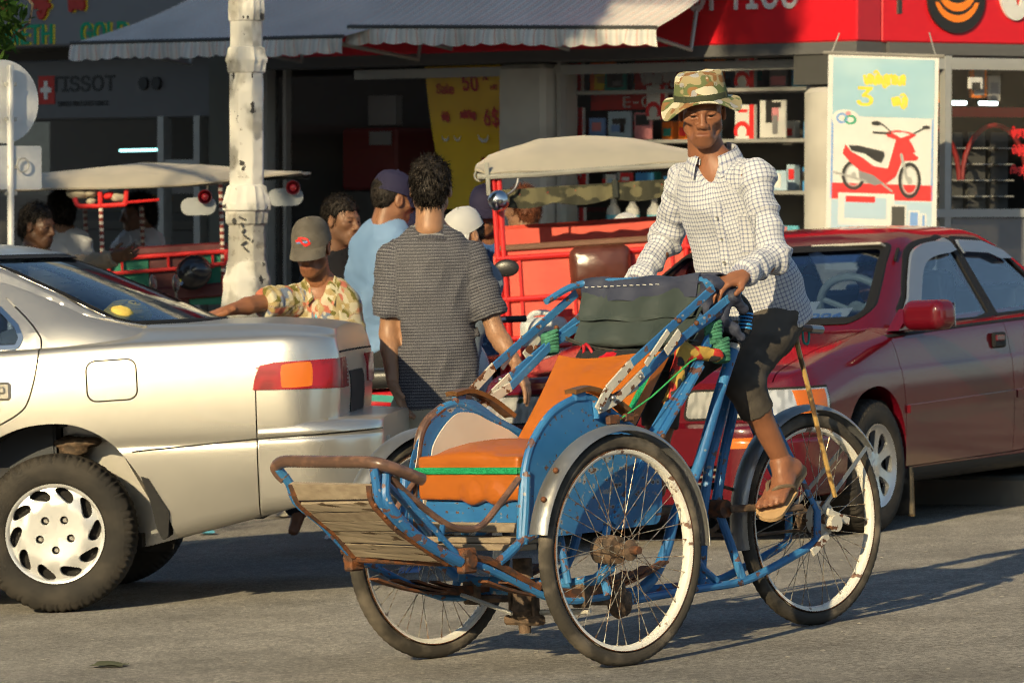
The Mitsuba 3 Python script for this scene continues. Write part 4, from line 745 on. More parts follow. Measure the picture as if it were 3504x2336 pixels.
        part(cy, 'tie_rod', tube([(-.02, s * .24, .19), (-.20, s * .21, .175)], .012, 8), 'mat_grease'); part(cy, 'underframe', tube([(.48, s * .245, .35), (.36, s * .25, .30), (.12, s * .25, .205), (-.10, s * .25, .20)], .012, 8, 3), 'mat_bluepaint')
        part(cy, 'front_post', tube([(.243, s * .262, .60), (.253, s * .262, .50), (.27, s * .262, .385)], .0145, 10), 'mat_bluepaint'); part(cy, 'underframe', tube([(.211,.262,.416), (.272,.262,.397), (.328,.26,.362), (.369,.255,.339)] if s > 0 else [(.19, -.262, .42), (.27, -.262, .385), (.345, -.26, .34), (.40, -.255, .32)], .0145, 10, 4), 'mat_bluepaint')
        part(cy, 'brace', tube([(.05, s * .2, .42), (.05, s * .23, .25)], .012, 8), 'mat_bluepaint')
    for z in (.392, .372): part(cy, 'floor_plank', box((.19 + (.392 - z) * 1.5, 0, z), (.012, .46, .019) if False else (.075, .47, .018), bev=.002), 'mat_oldplank')
    part(cy, 'pivot', cat(mv(lathe([(.001, -.07), (.018, -.07), (.022, -.03), (.04, -.02), (.045, .0), (.035, .02), (.03, .16), (.001, .16)], 18), (.01, 0, .16)), box((.01, .05, .19), (.03, .012, .14), bev=.003), box((.01, -.05, .19), (.03, .012, .14), bev=.003), box((.01, 0, .13), (.045, .15, .03), bev=.008)), 'mat_grease')
    part(cy, 'tie_rod', tube([(.081,-.2,.21), (.087,-.1,.188), (.085,.02,.157)], .007, 6), 'mat_frame'); part(cy, 'cross_rod', tube([(.0, -.05, .15), (-.02, .25, .16)], .009, 8), 'mat_chipwhite'); part(cy, 'cross_tube', tube([(-.06, -.2, .215), (-.06, .2, .215)], .0165, 10), 'mat_bluepaint'); part(cy, 'cross_tube', tube([(-.30, -.2, .19), (-.30, .2, .19)], .014, 10), 'mat_bluepaint')
    part(cy, 'mud_clod', wrinkle(Sdf().ell((-.19, .22, .17), (.05, .03, .05)).ell((-.16, .23, .21), (.03, .03, .05)).mesh(.008), .012, 30), 'mat_grease', smooth=True)
    # cloth and bag behind the backrest
    k = thing('carrier_bag', 'crumpled red plastic bag behind the orange backrest', 'bag'); S = Sdf().ell((-.505, -.10, .885), (.035, .10, .05)).ell((-.505, -.05, .91), (.03, .05, .04), k=.03).cone((-.505, -.17, .90), (-.505, -.19, .96), .02, .010)
    part(k, 'body', wrinkle(S.mesh(.008), .016, 22, 2), 'mat_redbag', smooth=True); part(k, 'handle', tube([(-.49, -.18, .93), (-.49, -.165, .965), (-.49, -.13, .925)], .005, 6, 4), 'mat_redbag')
    k = thing('folded_cloth', 'red, yellow and black patterned cloth stuffed behind the backrest edge', 'cloth'); S = Sdf().cone((-.43, .215, .72), (-.51, .235, .93), .018, .026).cone((-.52, .245, .93), (-.61, .275, .915), .026, .024)
    part(k, 'folds', wrinkle(S.mesh(.008), .012, 24, 6), 'mat_multicloth', smooth=True)

# ================================================================ PEOPLE
def attr(): return {'type': 'mesh_attribute', 'name': 'vertex_color'}
scene['mat_skin'] = {'type': 'twosided', 'b': {'type': 'principled', 'base_color': attr(), 'roughness': .46, 'specular': .42}}
pbump('hair', ramp((.012, .010, .009), (.03, .024, .02), .5, .2, 60), lambda p, n, uv: noise(p.x * 260, p.y * 260, p.z * 60), .0025, .62, spec=.22)
pm('eyewhite', (.5, .46, .42), .25); pm('iris', (.012, .008, .006), .15); pm('lip', (.22, .07, .05), .5)
HEADS = {}
def head_mesh(h, kind='m'):
    """head in its own frame: x to its left, y forward, z up, origin between the ears"""
    if (h, kind) in HEADS: return HEADS[h, kind]
    S = Sdf(); lean = kind == 'old'
    S.ell((0, -.014, .044), (.074, .093, .083)); S.ell((0, .022, -.018), (.060, .062, .080), k=.035)
    S.ell((0, .052, -.084), (.028, .028, .024), k=.03); S.cone((-.048, .005, -.052), (-.016, .060, -.094), .020, .016, k=.03); S.cone((.048, .005, -.052), (.016, .060, -.094), .020, .016, k=.03)
    for s in (-1, 1):
        S.ell((s * .046, .058, -.010), (.021, .018, .017), k=.03); S.cone((s * .012, .083, .026), (s * .044, .069, .026), .0095, .008, k=.016)
    for s in (-1, 1): S.ell((s * .031, .094, .006), (.0165, .0125, .0095), k=.012, op='s')
    for s in (-1, 1): S.ell((s * .031, .0745, .0120), (.0185, .0135, .0066), k=.005); S.ell((s * .031, .0735, -.0030), (.0175, .0125, .0062), k=.005)
    S.cone((0, .085, .014), (0, .101, -.022), .0090, .0125, k=.012); S.ell((0, .103, -.027), (.0150, .0115, .0105), k=.008)
    for s in (-1, 1): S.ell((s * .0165, .093, -.030), (.0100, .0115, .0090), k=.007)
    S.ell((0, .074, -.058), (.035, .018, .026), k=.018)
    S.cone((-.023, .082, -.0545), (.023, .082, -.0545), .0056, k=.007); S.cone((-.020, .083, -.0660), (.020, .083, -.0660), .0068, k=.007); S.cone((-.027, .0935, -.0600), (.027, .0935, -.0600), .0026, k=.004, op='s')
    if lean:
        for s in (-1, 1): S.cone((s * .024, .094, -.030), (s * .038, .080, -.064), .0034, k=.010, op='s'); S.ell((s * .052, .052, -.045), (.012, .014, .022), k=.025, op='s')
    for s in (-1, 1): S.ell((s * .077, -.008, .002), (.010, .021, .033), R=rot([0, 0, 1], s * -18), k=.008); S.ell((s * .087, -.002, .006), (.006, .010, .018), k=.006, op='s')
    S.cone((0, -.020, -.03), (0, -.035, -.15), .056, .058, k=.02)
    m = S.mesh(h); HEADS[h, kind] = m; return m
def hand_mesh(curl=.35, h=.004, thumb=.4, left=True, spread=.06):
    """hand from the wrist: x along the fingers, z out of the back of the hand, thumb towards +y for a left hand seen from behind"""
    S = Sdf(); S.box((.045, 0, 0), (.047, .038, .013), .012); S.cone((-.02, 0, 0), (.02, 0, 0), .025, .026, k=.02, flat=((0, 0, 1), .72)); S.ell((.03, .024, -.008), (.03, .016, .014), k=.015)
    for i, (y, L) in enumerate(((.029, .068), (.010, .076), (-.0095, .071), (-.028, .055))):
        p = nA([.088 - .003 * abs(i - 1), y, .001]); a = 0; yaw = spread * (1.2 - i) * 1.2; c = curl * (1 + .12 * i)
        for j, (f, r) in enumerate(((.45, .0095), (.32, .0085), (.23, .0075))):
            a += c * (55, 62, 42)[j]; d = nA([math.cos(math.radians(a)) * math.cos(yaw), math.sin(yaw), -math.sin(math.radians(a))]); q = p + d * L * f * 1.06; S.cone(p, q, r, r * .92, k=.0035 if j else .008); p = q
    p = nA([.02, .030, -.006]); d = unit(nA([.72, .62, -.25 - .3 * thumb])); q = p + d * .038; S.cone(p, q, .0125, .0105, k=.01); d = unit(nA([.93, .25 - .3 * thumb, -.25 - .3 * thumb])); S.cone(q, q + d * .03, .0105, .0085, k=.003)
    m = S.mesh(h)
    if not left: m.vertices[:, 1] *= -1; m.faces = m.faces[:, ::-1]
    return m
def join(ms):
    try:
        a = man(ms[0])
        for b in ms[1:]: a = a + man(b)
        if a.is_empty() or a.num_tri() < 100: raise ValueError
        return tri(a)
    except Exception: return cat(ms)
def hframe(pos, fwd, up=(0, 0, 1), s=1.0):
    y = unit(fwd); x = unit(np.cross(y, up)) * -1; x = unit(np.cross(up, y) * -1) if False else unit(np.cross(y, nA(up, float))); z = np.cross(x, y); return M4(np.stack([x, y, z], 1) * s, pos)
def cuff(S, a, b, w=.10, gap=0.0):
    d = unit(nA(b, float) - nA(a, float)); S.box(nA(b) + d * (.06 + gap), (w, w, .06), .002, R=basis(d, (.3, .9, .1)), k=.004, op='s')
def skin_colors(v, tone, MH=None):
    c = np.repeat(nA([tone]), len(v), 0) * (.82 + .36 * meshkit.fbm(v * 22, 3, 4))[:, None]
    if MH is not None:
        q = (np.linalg.inv(MH) @ np.c_[v, np.ones(len(v))].T).T[:, :3]
        lip = np.exp(-((q[:, 0] / .023) ** 4)) * np.exp(-(((q[:, 2] + .060) / .0085) ** 4)) * (q[:, 1] > .07); c = c * (1 - .45 * lip[:, None]) + nA([.20, .055, .04]) * .45 * lip[:, None]
        br = np.exp(-(((np.abs(q[:, 0]) - .031) / .019) ** 4)) * np.exp(-(((q[:, 2] - .0265) / .0048) ** 4)) * (q[:, 1] > .05); c *= (1 - .6 * br[:, None])
        ey = np.exp(-(((np.abs(q[:, 0]) - .031) / .015) ** 4)) * np.exp(-(((q[:, 2] - .005) / .0035) ** 4)) * (q[:, 1] > .07); c *= (1 - .75 * ey[:, None])
        sh = (q[:, 1] > .02) * np.exp(-(((q[:, 2] + .085) / .03) ** 2)) * np.exp(-((q[:, 0] / .05) ** 4)); c *= (1 - .18 * sh[:, None])
    return c
def person(label, J, fwd, chest, tone=(.28, .13, .07), h=.010, hh=.005, kind='m', s=1.0, up=(0, 0, 1), shirt=None, sleeve='short', hem=.02, trousers=None, leg_end=1.0, hair='short', hands=('L', 'R'), curl=.3, hdir=None, belly=0.0, legs=True, nlabel=None, wr=.007, seed=1, group=None, shirt_kw=None, collar=None, arms=('L', 'R'), name='person', extra=(), feet=('L', 'R'), sr=1.0):
    J = {k: nA(v, float) for k, v in J.items()}; k = thing(name, label, 'person', group)
    up_t = unit(J['neck'] - J['pelvis']); ch = unit(nA(chest, float)); ch = unit(ch - up_t * (ch @ up_t)); side = np.cross(ch, up_t) * -1
    side = unit(J['sL'] - J['sR'])
    MH = hframe(J['head'], fwd, up, s); body = Sdf()
    body.cone(J['pelvis'], J['neck'] - up_t * .10, .135 * s, .15 * s, k=.03, flat=(ch, .62)); body.cone(J['neck'] - up_t * .03, J['head'] + MH[:3, :3] @ nA([0, -.03, -.06]), .058 * s, .05 * s, k=.04)
    for a in 'LR':
        body.cone(J['neck'] - up_t * .05, J['s' + a], .055 * s, .050 * s, k=.03)
        if a in arms:
            body.cone(J['s' + a], J['e' + a], .046 * s, .037 * s, k=.03); mid = J['e' + a] * .7 + J['w' + a] * .3; body.cone(J['e' + a], mid, .036 * s, .037 * s, k=.02); body.cone(mid, J['w' + a], .037 * s, .0245 * s, k=.02)
        if legs:
            body.cone(J['h' + a], J['k' + a], .078 * s, .052 * s, k=.04); cm = J['k' + a] * .68 + J['a' + a] * .32; body.cone(J['k' + a], cm, .050 * s, .052 * s, k=.03); body.cone(cm, J['a' + a], .050 * s, .034 * s, k=.03)
            if a not in feet: continue
            t = J.get('t' + a, J['a' + a] + ch * .17 + nA([0, 0, -.05])); body.cone(J['a' + a] + (J['a' + a] - t) * .12, t, .034 * s, .026 * s, k=.03, flat=((0, 0, 1), .8))
    ms = [body.mesh(h), xf(head_mesh(hh, kind), MH)]
    for a in 'LR':
        if a in arms and a in hands:
            d = unit(J['w' + a] - J['e' + a]); hd = hdir.get(a) if hdir else None; x = unit(hd[0]) if hd else d; z = nA(hd[1], float) if hd else (side * (1 if a == 'L' else -1) + ch * .3)
            z = unit(z - x * (z @ x)); ms.append(xf(hand_mesh(curl, .004 if hh < .004 else .005, left=(a == 'L')), M4(np.stack([x, np.cross(z, x), z], 1) * s, J['w' + a])))
    bm = join(ms + list(extra)); part(k, 'body', bm, 'mat_skin', smooth=True, color=skin_colors(bm.vertices, tone, MH))
    if hh < .006:
        for sx in (-1, 1):
            e = xf(trimesh.creation.icosphere(2, .0110), MH @ M4(np.eye(3), [sx * .031, .0735, .0045])); part(k, 'eye', e, 'mat_iris', smooth=True)
    if shirt:
        S = Sdf(); lo = J['pelvis'] - up_t * (hem + .05)
        S.cone(lo, J['neck'] - up_t * .12, (.158 + belly) * s, .168 * s, k=.05, flat=(ch, .68 + belly)); S.cone(J['neck'] - up_t * .14, J['neck'] - up_t * .075, .13 * s, .10 * s, k=.05, flat=(ch, .7))
        for a in 'LR':
            S.cone(J['neck'] - up_t * .045, J['s' + a], .060 * s, .056 * s * sr, k=.035)
            if a in arms:
                if sleeve == 'short': e = J['s' + a] * .22 + J['e' + a] * .78; S.cone(J['s' + a], e + unit(e - J['s' + a]) * .05, .063 * s, .070 * s, k=.035)
                else: S.cone(J['s' + a], J['e' + a], .060 * s * sr, .056 * s * sr, k=.035); e = J['w' + a]; S.cone(J['e' + a], e + unit(e - J['e' + a]) * .04, .055 * s * sr, .043 * s, k=.03)
        nb = len(S.ops)
        for a in 'LR':
            if a in arms: cuff(S, J['s' + a] if sleeve == 'short' else J['e' + a], (J['s' + a] * .22 + J['e' + a] * .78) if sleeve == 'short' else J['w' + a], .075)
        S.cone(J['neck'] + up_t * .02, J['neck'] + up_t * .2, .060 * s, .09 * s, k=.006, op='s')
        if collar: S.cone(J['neck'] + ch * .075 + up_t * .02, J['neck'] + ch * .16 - up_t * .11, .046, .018, k=.006, op='s')
        hp = J['pelvis'] - up_t * hem
        m = S.mesh(h * .9, lambda P, d: np.maximum(d, (hp - P) @ up_t)); uv = limb_uv(m, S)
        n = m.vertex_normals; rel = (m.vertices - hp) @ up_t; lat = (m.vertices - hp) @ side; fnt = (m.vertices - hp) @ ch
        _, tg = S(np.asarray(m.vertices), tags=True); arm = np.isin(tg, [i for i, o in enumerate(S.ops) if i > 1 and o[6] == 'u'])
        rid = lambda q, sd: (1 - np.abs(2 * meshkit.noise(q, sd) - 1) * 1.9)
        A_ = rid(np.c_[uv[:, 0] * 7 + uv[:, 1] * 9, uv[:, 1] * 21, uv[:, 0] * 2], seed) * .6 + rid(np.c_[uv[:, 0] * 15 - uv[:, 1] * 9, uv[:, 1] * 30, uv[:, 0]], seed + 2) * .3
        T_ = rid(np.c_[lat * 11 + rel * 5, rel * 5.5 - lat * 3, fnt * 8], seed + 3) * .7 + rid(np.c_[lat * 9 - rel * 12, rel * 14, fnt * 9], seed + 5) * .35 * np.clip(1.3 - rel * 2.2, .2, 1)
        m.vertices = m.vertices + n * (wr * (np.where(arm, A_, T_) - .15) + wr * 1.2 * (meshkit.fbm(m.vertices * 8, 2, seed + 9) - .5))[:, None]
        part(k, 'shirt', m, shirt, smooth=True, uv=uv)
    if trousers and legs:
        S = Sdf(); S.cone(J['pelvis'] + up_t * .04, J['pelvis'] - up_t * .05, .142 * s, .14 * s, k=.04, flat=(ch, .74))
        for a in 'LR':
            S.cone(J['h' + a], J['k' + a], .094 * s, .070 * s, k=.04); e = J['k' + a] + (J['a' + a] - J['k' + a]) * leg_end; d = unit(e - J['k' + a]); S.cone(J['k' + a], e + d * .05, .069 * s, .064 * s, k=.03)
        for a in 'LR': e = J['k' + a] + (J['a' + a] - J['k' + a]) * leg_end; cuff(S, J['k' + a], e, .085)
        part(k, 'trousers', wrinkle(S.mesh(h * .95), .009, 11, seed + 2, (1, 1, 1.0)), trousers, smooth=True)
    if hair:
        S = Sdf(); hb = .010
        cr = hair == 'crop'; S.ell((0, -.018, .046), (.0765, .0955, .085) if cr else (.079, .098, .088)); S.ell((0, -.06 + .012 * cr, -.015 + .010 * cr), (.062, .045, .050) if cr else (.064, .055, .062), k=.03)
        S.box((0, .105, -.05), (.08, .088, .098), .02, R=rot([1, 0, 0], -8), k=.012, op='s'); S.box((0, .02, -.09), (.12, .06, .08), .01, k=.01, op='s')
        if hair == 'bald_top': S.ell((0, -.045, .135), (.03, .03, .02), k=.01, op='s')
        m = S.mesh(max(.0045, hh)); n = m.vertex_normals; m.vertices = m.vertices + n * (.4 if cr else 1) * (.006 * (meshkit.fbm(m.vertices * nA([110, 110, 25]), 3, seed) - .35) + .008 * (meshkit.fbm(m.vertices * 38, 2, seed + 1) - .5) * np.clip((.03 - m.vertices[:, 2]) * 18, 0, 1.2))[:, None]
        rr_ = np.random.default_rng(seed); ii = rr_.choice(len(m.vertices), 1500); bp, bn = m.vertices[ii], m.vertex_normals[ii]; ok = bp[:, 1] < .085; bp, bn = bp[ok], bn[ok]
        dd = bn * .35 + nA([0, -.25, -.75]) * np.clip((.14 - bp[:, 2:]) * 12, .15, 1) + rr_.normal(size=bp.shape) * .16; dd /= np.linalg.norm(dd, axis=1)[:, None]; sd_v = np.cross(dd, bn); sd_v /= np.linalg.norm(sd_v, axis=1)[:, None] + 1e-9; Lh = rr_.uniform(.018, .036, (len(bp), 1)); q0 = bp - bn * .002
        V_ = np.stack([q0 + sd_v * .0026, q0 - sd_v * .0026, q0 + bn * .004, q0 + dd * Lh * (.35 if cr else 1) + bn * .002], 1).reshape(-1, 3); j_ = np.arange(len(bp)) * 4; m = cat(m, TM(V_, np.vstack([np.stack([j_, j_ + 2, j_ + 3], 1), np.stack([j_ + 2, j_ + 1, j_ + 3], 1), np.stack([j_ + 1, j_, j_ + 3], 1)])))
        part(k, 'hair', xf(m, MH), 'mat_hair' if hair is not True else 'mat_hair', smooth=True)
    return k, MH
def ball_cap(k, MH, mat, brim=None, emblem=None, back=False, tilt=-6):
    """peaked cap over the head frame"""
    with at(MH @ M4(rot([1, 0, 0], tilt), [0, 0, 0])):
        prof = [(.001, .142), (.03, .140), (.058, .128), (.076, .105), (.085, .075), (.088, .05), (.089, .032), (.085, .031), (.083, .05)]
        m = lathe(prof, 40); m.vertices *= [1, 1.17, 1]; m.apply_translation([0, -.012, 0]); v = m.vertices; a = np.arctan2(v[:, 1], v[:, 0]); v *= (1 - .010 * (np.abs(np.sin(a * 3)) < .10) * (v[:, 2:].ravel() > .04))[:, None]; m.vertices = v
        c = part(k, 'cap', m, mat, smooth=50)
        th = np.linspace(.12 * np.pi, .88 * np.pi, 19); P = []
        for f in np.linspace(0, 1, 7): P.append([(.087 * math.cos(t) * (1 + .02 * f), -.012 + .098 * math.sin(t) + f * .072 * math.sin(t) ** .8, .036 - .022 * f - .020 * math.cos(t) ** 2 * (.4 + f * .6) - .008 * f * f) for t in th])
        part(c, 'peak', sheet(nA(P), .004), brim or mat, smooth=40); part(c, 'button', mv(trimesh.creation.icosphere(1, .008), (0, -.012, .143)), mat)
        if emblem:
            for nm, g, mt in emblem:
                mm = poly_prism(g, .002).subdivide().subdivide(); v = mm.vertices; x, z = v[:, 0], v[:, 1]
                rr = np.interp(z, [.031, .05, .075, .105, .128], [.0895, .0885, .0855, .0765, .0590]); mm.vertices = np.stack([x, -.012 + 1.17 * np.sqrt(np.maximum(rr ** 2 - x ** 2, 1e-5)) + .002 + v[:, 2], z], 1); part(c, nm, mm, mt)
    return c
# ---- the driver, in the rickshaw's frame
def f_check(p, n, uv):
    u = uv.x * 72; v = uv.y * 72; a = u - dr.floor(u); b = v - dr.floor(v)
    s1 = smoothstep(.40, .46, a) * (1 - smoothstep(.70, .76, a)); s2 = smoothstep(.40, .46, b) * (1 - smoothstep(.70, .76, b))
    g = mix((.62, .63, .64), (.16, .185, .33), dr.minimum(s1 * .52 + s2 * .52, 1.0)); return g * (.9 + .2 * fbm(uv.x * 9, uv.y * 9, 1.0, 2))
pm('check', proc(f_check), .85, spec=.2, sheen=.3)
def f_camo(p, n, uv):
    q = p * 24; a = fbm(q.x, q.y, q.z, 2); b = fbm(q.x + 40, q.y, q.z, 2); c = fbm(q.x, q.y + 70, q.z * 1.2, 2)
    g = mix((.36, .30, .17), (.14, .17, .075), smoothstep(.50, .53, a)); g = mix(g, (.27, .14, .06), smoothstep(.58, .60, b)); g = mix(g, (.36, .36, .36), smoothstep(.66, .68, c)); return mix(g, (.62, .57, .42), smoothstep(.62, .64, fbm(q.x * .8 + 11, q.y + 20, q.z, 2)))
pm('camo', proc(f_camo), .9, spec=.2); pm('hatband', (.045, .055, .03), .85)
pm('shorts', ramp((.062, .054, .046), (.10, .088, .076), .5, .2, 12), .85, spec=.2); pm('sole', (.50, .32, .16), .6); pm('strap', (.17, .12, .075), .7)
with at(FC):
    JD = dict(head=(-.888, .015, 1.69), neck=(-.955, 0, 1.525), pelvis=(-1.135, .0, 1.05), sL=(-.969,.165,1.474), sR=(-.967,-.15,1.475), eL=(-.933,.26,1.217), eR=(-.996,-.26,1.294), wL=(-.741,.29,1.163), wR=(-.834,-.25,1.152), hL=(-1.14, .085, 1.02), hR=(-1.14, -.085, 1.02), kL=(-.90, .125, .83), kR=(-.80, -.12, .82), aL=(-1.076,.13,.558), aR=(-.73, -.125, .48), tR=(-.62, -.13, .44))
    FL = unit(nA([.74, .66, -.24]))
    # near foot: heel high, toes down on the pedal, top of the foot to the front
    hl, td = nA((-1.135,.13,.541)), nA((-.968,.165,.432)); dx = unit(td - hl); nz = nA([.72, .42, .55]); nz = unit(nz - dx * (nz @ dx)); sy = np.cross(nz, dx); FT = Sdf()
    FT.cone(nA(JD['aL']), hl + dx * .02, .032, .030, k=.03); FT.cone(hl + dx * .01, hl + dx * .10, .030, .031, k=.02, flat=(nz, .85)); FT.cone(nA(JD['aL']) + dx * .02, hl + dx * .10, .028, .022, k=.03); FT.cone(hl + dx * .09, hl + dx * .155, .032, .040, k=.02, flat=(nz, .48))
    for i, (o, L, r) in enumerate(((.028, .232, .0125), (.010, .222, .0095), (-.006, .212, .009), (-.021, .199, .0085), (-.034, .184, .0085))):
        FT.cone(hl + dx * .14 - sy * o * .8 - nz * .004, hl + dx * (L - .016) - sy * o - nz * .002, .011, r * .9, k=.006); FT.ell(hl + dx * (L - .008) - sy * o - nz * .006, (r * 1.25, r, r * .85), R=np.stack([dx, sy, nz], 1), k=.003)
    pk, MHD = person('elderly thin man in a camouflage sun hat and checked shirt pedalling the cycle rickshaw', JD, FL, (.93, .36, -.2), tone=(.27, .112, .058), h=.008, hh=.0026, kind='old', s=.90, shirt='mat_check', sleeve='long', hem=.06, trousers='mat_shorts', leg_end=.40, hair='crop', hands=('L', 'R'), curl=.42, hdir={'L': ((.95, -.30, -.30), (.1, .25, 1)), 'R': ((.9, .2, -.3), (.1, -.2, 1))}, belly=.03, seed=5, wr=.015, collar=True, up=(.02, .02, 1), extra=[FT.mesh(.0045)], feet=('R',), sr=.93)
    # collar and placket
    nk = nA(JD['neck']); fw = unit(nA([.90, .40, -.15]))
    for sg in (-1, 1):
        P = []
        for t in np.linspace(.48, 2.75, 11):
            a = math.atan2(fw[1], fw[0]) + sg * t; rr = .060 + .006 * math.sin(t); dz = .055 * (1 - t / 3.2) * 1.0; e = nA([math.cos(a), math.sin(a), 0]); z0 = nk[2] + .055 - .060 * (1 - t / 2.75) ** 1.2
            f = 1 + .5 * (1 - t / 2.75) ** 2
            P.append([nk * [1, 1, 0] + e * (rr + .004) + nA([0, 0, z0 - .01]), nk * [1, 1, 0] + e * rr + nA([0, 0, z0 + .016]), nk * [1, 1, 0] + e * (rr + .010) + nA([0, 0, z0 + .017]), nk * [1, 1, 0] + e * (rr + .026) + nA([0, 0, z0 - .012 * f]), nk * [1, 1, 0] + e * (rr + .032 + .012 * (f - 1)) + nA([0, 0, z0 - .040 * f])])
        P = nA(P); part(pk, 'collar', grid(P), 'mat_check', smooth=True, uv=np.stack(np.meshgrid(np.linspace(0, .17, 11), np.linspace(0, .07, 5), indexing='ij'), -1).reshape(-1, 2))
    SHM = trimesh.Trimesh(meshkit.WRITTEN[scene[pk + '__shirt']['filename']][0], meshkit.WRITTEN[scene[pk + '__shirt']['filename']][1], process=False); SHM.apply_transform(np.linalg.inv(CUR[-1])); cd = unit(nA([.95, .33, 0])); sd_ = nA([-cd[1], cd[0], 0])
    def onto(u, z, lift=.004):
        o = nA([-1.04, 0, z]) + sd_ * u + cd * .6; P_, _, T_ = SHM.ray.intersects_location([o], [-cd], multiple_hits=True); q = P_[np.argmax(P_ @ cd)] if len(P_) else o - cd * .5; return q + cd * lift
    zz = np.linspace(1.11, 1.41, 17); sm_ = lambda A: nA([A[max(0, i - 1):i + 2].mean(0) for i in range(len(A))])
    P = np.stack([sm_(nA([onto(u, z) for z in zz])) for u in (-.017, -.014, .014, .017)], 1); P[:, 0] -= cd * .006; P[:, 3] -= cd * .006; part(pk, 'placket', grid(P), 'mat_check', smooth=True, uv=np.stack(np.meshgrid(zz, [0, .004, .032, .036], indexing='ij'), -1)[..., ::-1].reshape(-1, 2) + nA([.003, 0]))
    for z in (1.13, 1.205, 1.28, 1.35): part(pk, 'button', xf(lathe([(.001, 0), (.006, 0), (.006, .0025), (.001, .002)], 14), M4(basis(cd), onto(0, z, .0065))), 'mat_steel')
    uu = np.linspace(.055, .165, 9); zp = np.linspace(1.235, 1.36, 10); P = nA([[onto(u, z, .005) for u in uu] for z in zp]); P = nA([sm_(r) for r in P]); part(pk, 'pocket', sheet(P, .003), 'mat_check', smooth=False) if False else part(pk, 'pocket', grid(P), 'mat_check', smooth=True, uv=np.stack(np.meshgrid(zp, uu, indexing='ij'), -1)[..., ::-1].reshape(-1, 2) * 1.0 + nA([.006, .004]))
    part(pk, 'pocket_hem', grid(nA([P[-1] + cd * .002, P[-2] * .6 + P[-1] * .4 + cd * .003])), 'mat_check', smooth=True, uv=np.stack([np.r_[uu, uu], np.r_[uu * 0, uu * 0 + .006]], 1))
    hat = None
    with at(MHD @ M4(rot([1, 0, 0], 4) @ rot([0, 1, 0], 3), [0, -.014, -.006])):
        th = np.linspace(0, 2 * np.pi, 72, endpoint=False); P = []
        def wav(t, f): return f * (.012 * np.cos(2 * (t - 1.9)) + .020 * np.cos(3 * t - 4.6) - .004 * np.sin(5 * t))
        for rr, z, f in ((.002, .150, 0), (.045, .151, 0), (.078, .146, 0), (.084, .140, 0), (.088, .118, 0), (.0925, .09, 0), (.0945, .065, 0), (.096, .055, 0), (.108, .049, .35), (.124, .042, .7), (.141, .034, 1.0), (.145, .031, 1.05)):
            P.append(np.stack([rr * np.cos(th) * (1 + .004 * np.sin(4 * th)), rr * 1.10 * np.sin(th), z + wav(th, f) + .004 * np.sin(3 * th + rr * 50) * (z > .1)], -1))
        hat = part(pk, 'hat', sheet(nA(P), .003, closed_v=True), 'mat_camo', smooth=50, label='faded camouflage sun hat with a wavy brim')
        part(hat, 'band', mv(xf(lathe([(.0975, .056), (.0980, .066), (.0975, .077), (.0945, .078)], 60), np.diag([1, 1.10, 1, 1])), (0, 0, 0)), 'mat_hatband')
        for a in (20, 55, 88, 120, 160): part(hat, 'loop', box((.0985 * math.cos(D2(a)), .1085 * math.sin(D2(a)), .067), (.004, .010, .024), rot([0, 0, 1], a)), 'mat_hatband')
        for a in (50, 130): part(hat, 'eyelet', xf(trimesh.creation.torus(.0055, .0016, 12, 6), M4(basis((math.cos(D2(a)), math.sin(D2(a)), .1)), [.0895 * math.cos(D2(a)), .0985 * math.sin(D2(a)), .112])), 'mat_steel')
    # sandal on the near foot
    MS = M4(np.stack([dx, sy, nz], 1), hl)
    sole = union_all([LineString([(-.015, 0), (.09, .0)]).buffer(.035), LineString([(.09, .0), (.20, .0)]).buffer(.047)]).buffer(.02).buffer(-.02)
    sd = thing('flip_flop', 'tan rubber flip flop with a brown strap on the driver near foot', 'sandal'); part(sd, 'sole', poly_prism(sole, .014, MS, -.046), 'mat_sole', smooth=40)
    for g in (-1, 1): part(sd, 'strap', tube([hl + dx * .175 + sy * -.016 + nz * .0, hl + dx * .15 + sy * (-.012 + g * .018) + nz * .022, hl + dx * .11 + sy * g * .036 + nz * .006, hl + dx * .085 + sy * g * .042 - nz * .026], .0065, 6, 4), 'mat_strap')

# ================================================================ CARS (local x from nose to tail, y away from the near side, z up)
def flake(key, c, c2, rough, metal, coat=1.0, two=True):
    b = {'type': 'principled', 'base_color': proc(lambda p, n, uv: mix(c, c2, fbm(p.x * 5, p.y * 5, p.z * 7, 3) * .8 + .2 * noise(p.x * 300, p.y * 300, p.z * 300))), 'roughness': rough, 'metallic': metal, 'specular': .5, 'clearcoat': coat, 'clearcoat_gloss': .96}
    scene['mat_' + key] = {'type': 'twosided', 'b': b}
flake('silverflake', (.66, .628, .565), (.62, .59, .53), .30, .78)
scene['mat_silverpaint'] = {'type': 'twosided', 'b': {'type': 'blendbsdf', 'weight': .16, 'a': {'type': 'ref', 'id': 'mat_silverflake'}, 'b': {'type': 'roughconductor', 'alpha': .03, 'specular_reflectance': {'type': 'rgb', 'value': [.85, .83, .78]}}}}
scene['mat_silverflake'] = scene['mat_silverflake']['b']
scene['mat_redpaint'] = {'type': 'twosided', 'b': {'type': 'principled', 'base_color': proc(lambda p, n, uv: mix((.112, .0020, .0095), (.094, .0016, .0075), fbm(p.x * 4, p.y * 4, p.z * 6, 3))), 'roughness': .085, 'specular': .62, 'clearcoat': 1.0, 'clearcoat_gloss': .98}}
pm('trimblack', (.016, .016, .017), .65, spec=.25); pm('trimgrey', (.20, .20, .19), .5); pm('wellblack', (.012, .011, .010), .9); pm('cabin', (.06, .065, .075), .8); pm('cabingrey', (.13, .145, .17), .85); pm('wheelgrey', (.30, .34, .33), .45)
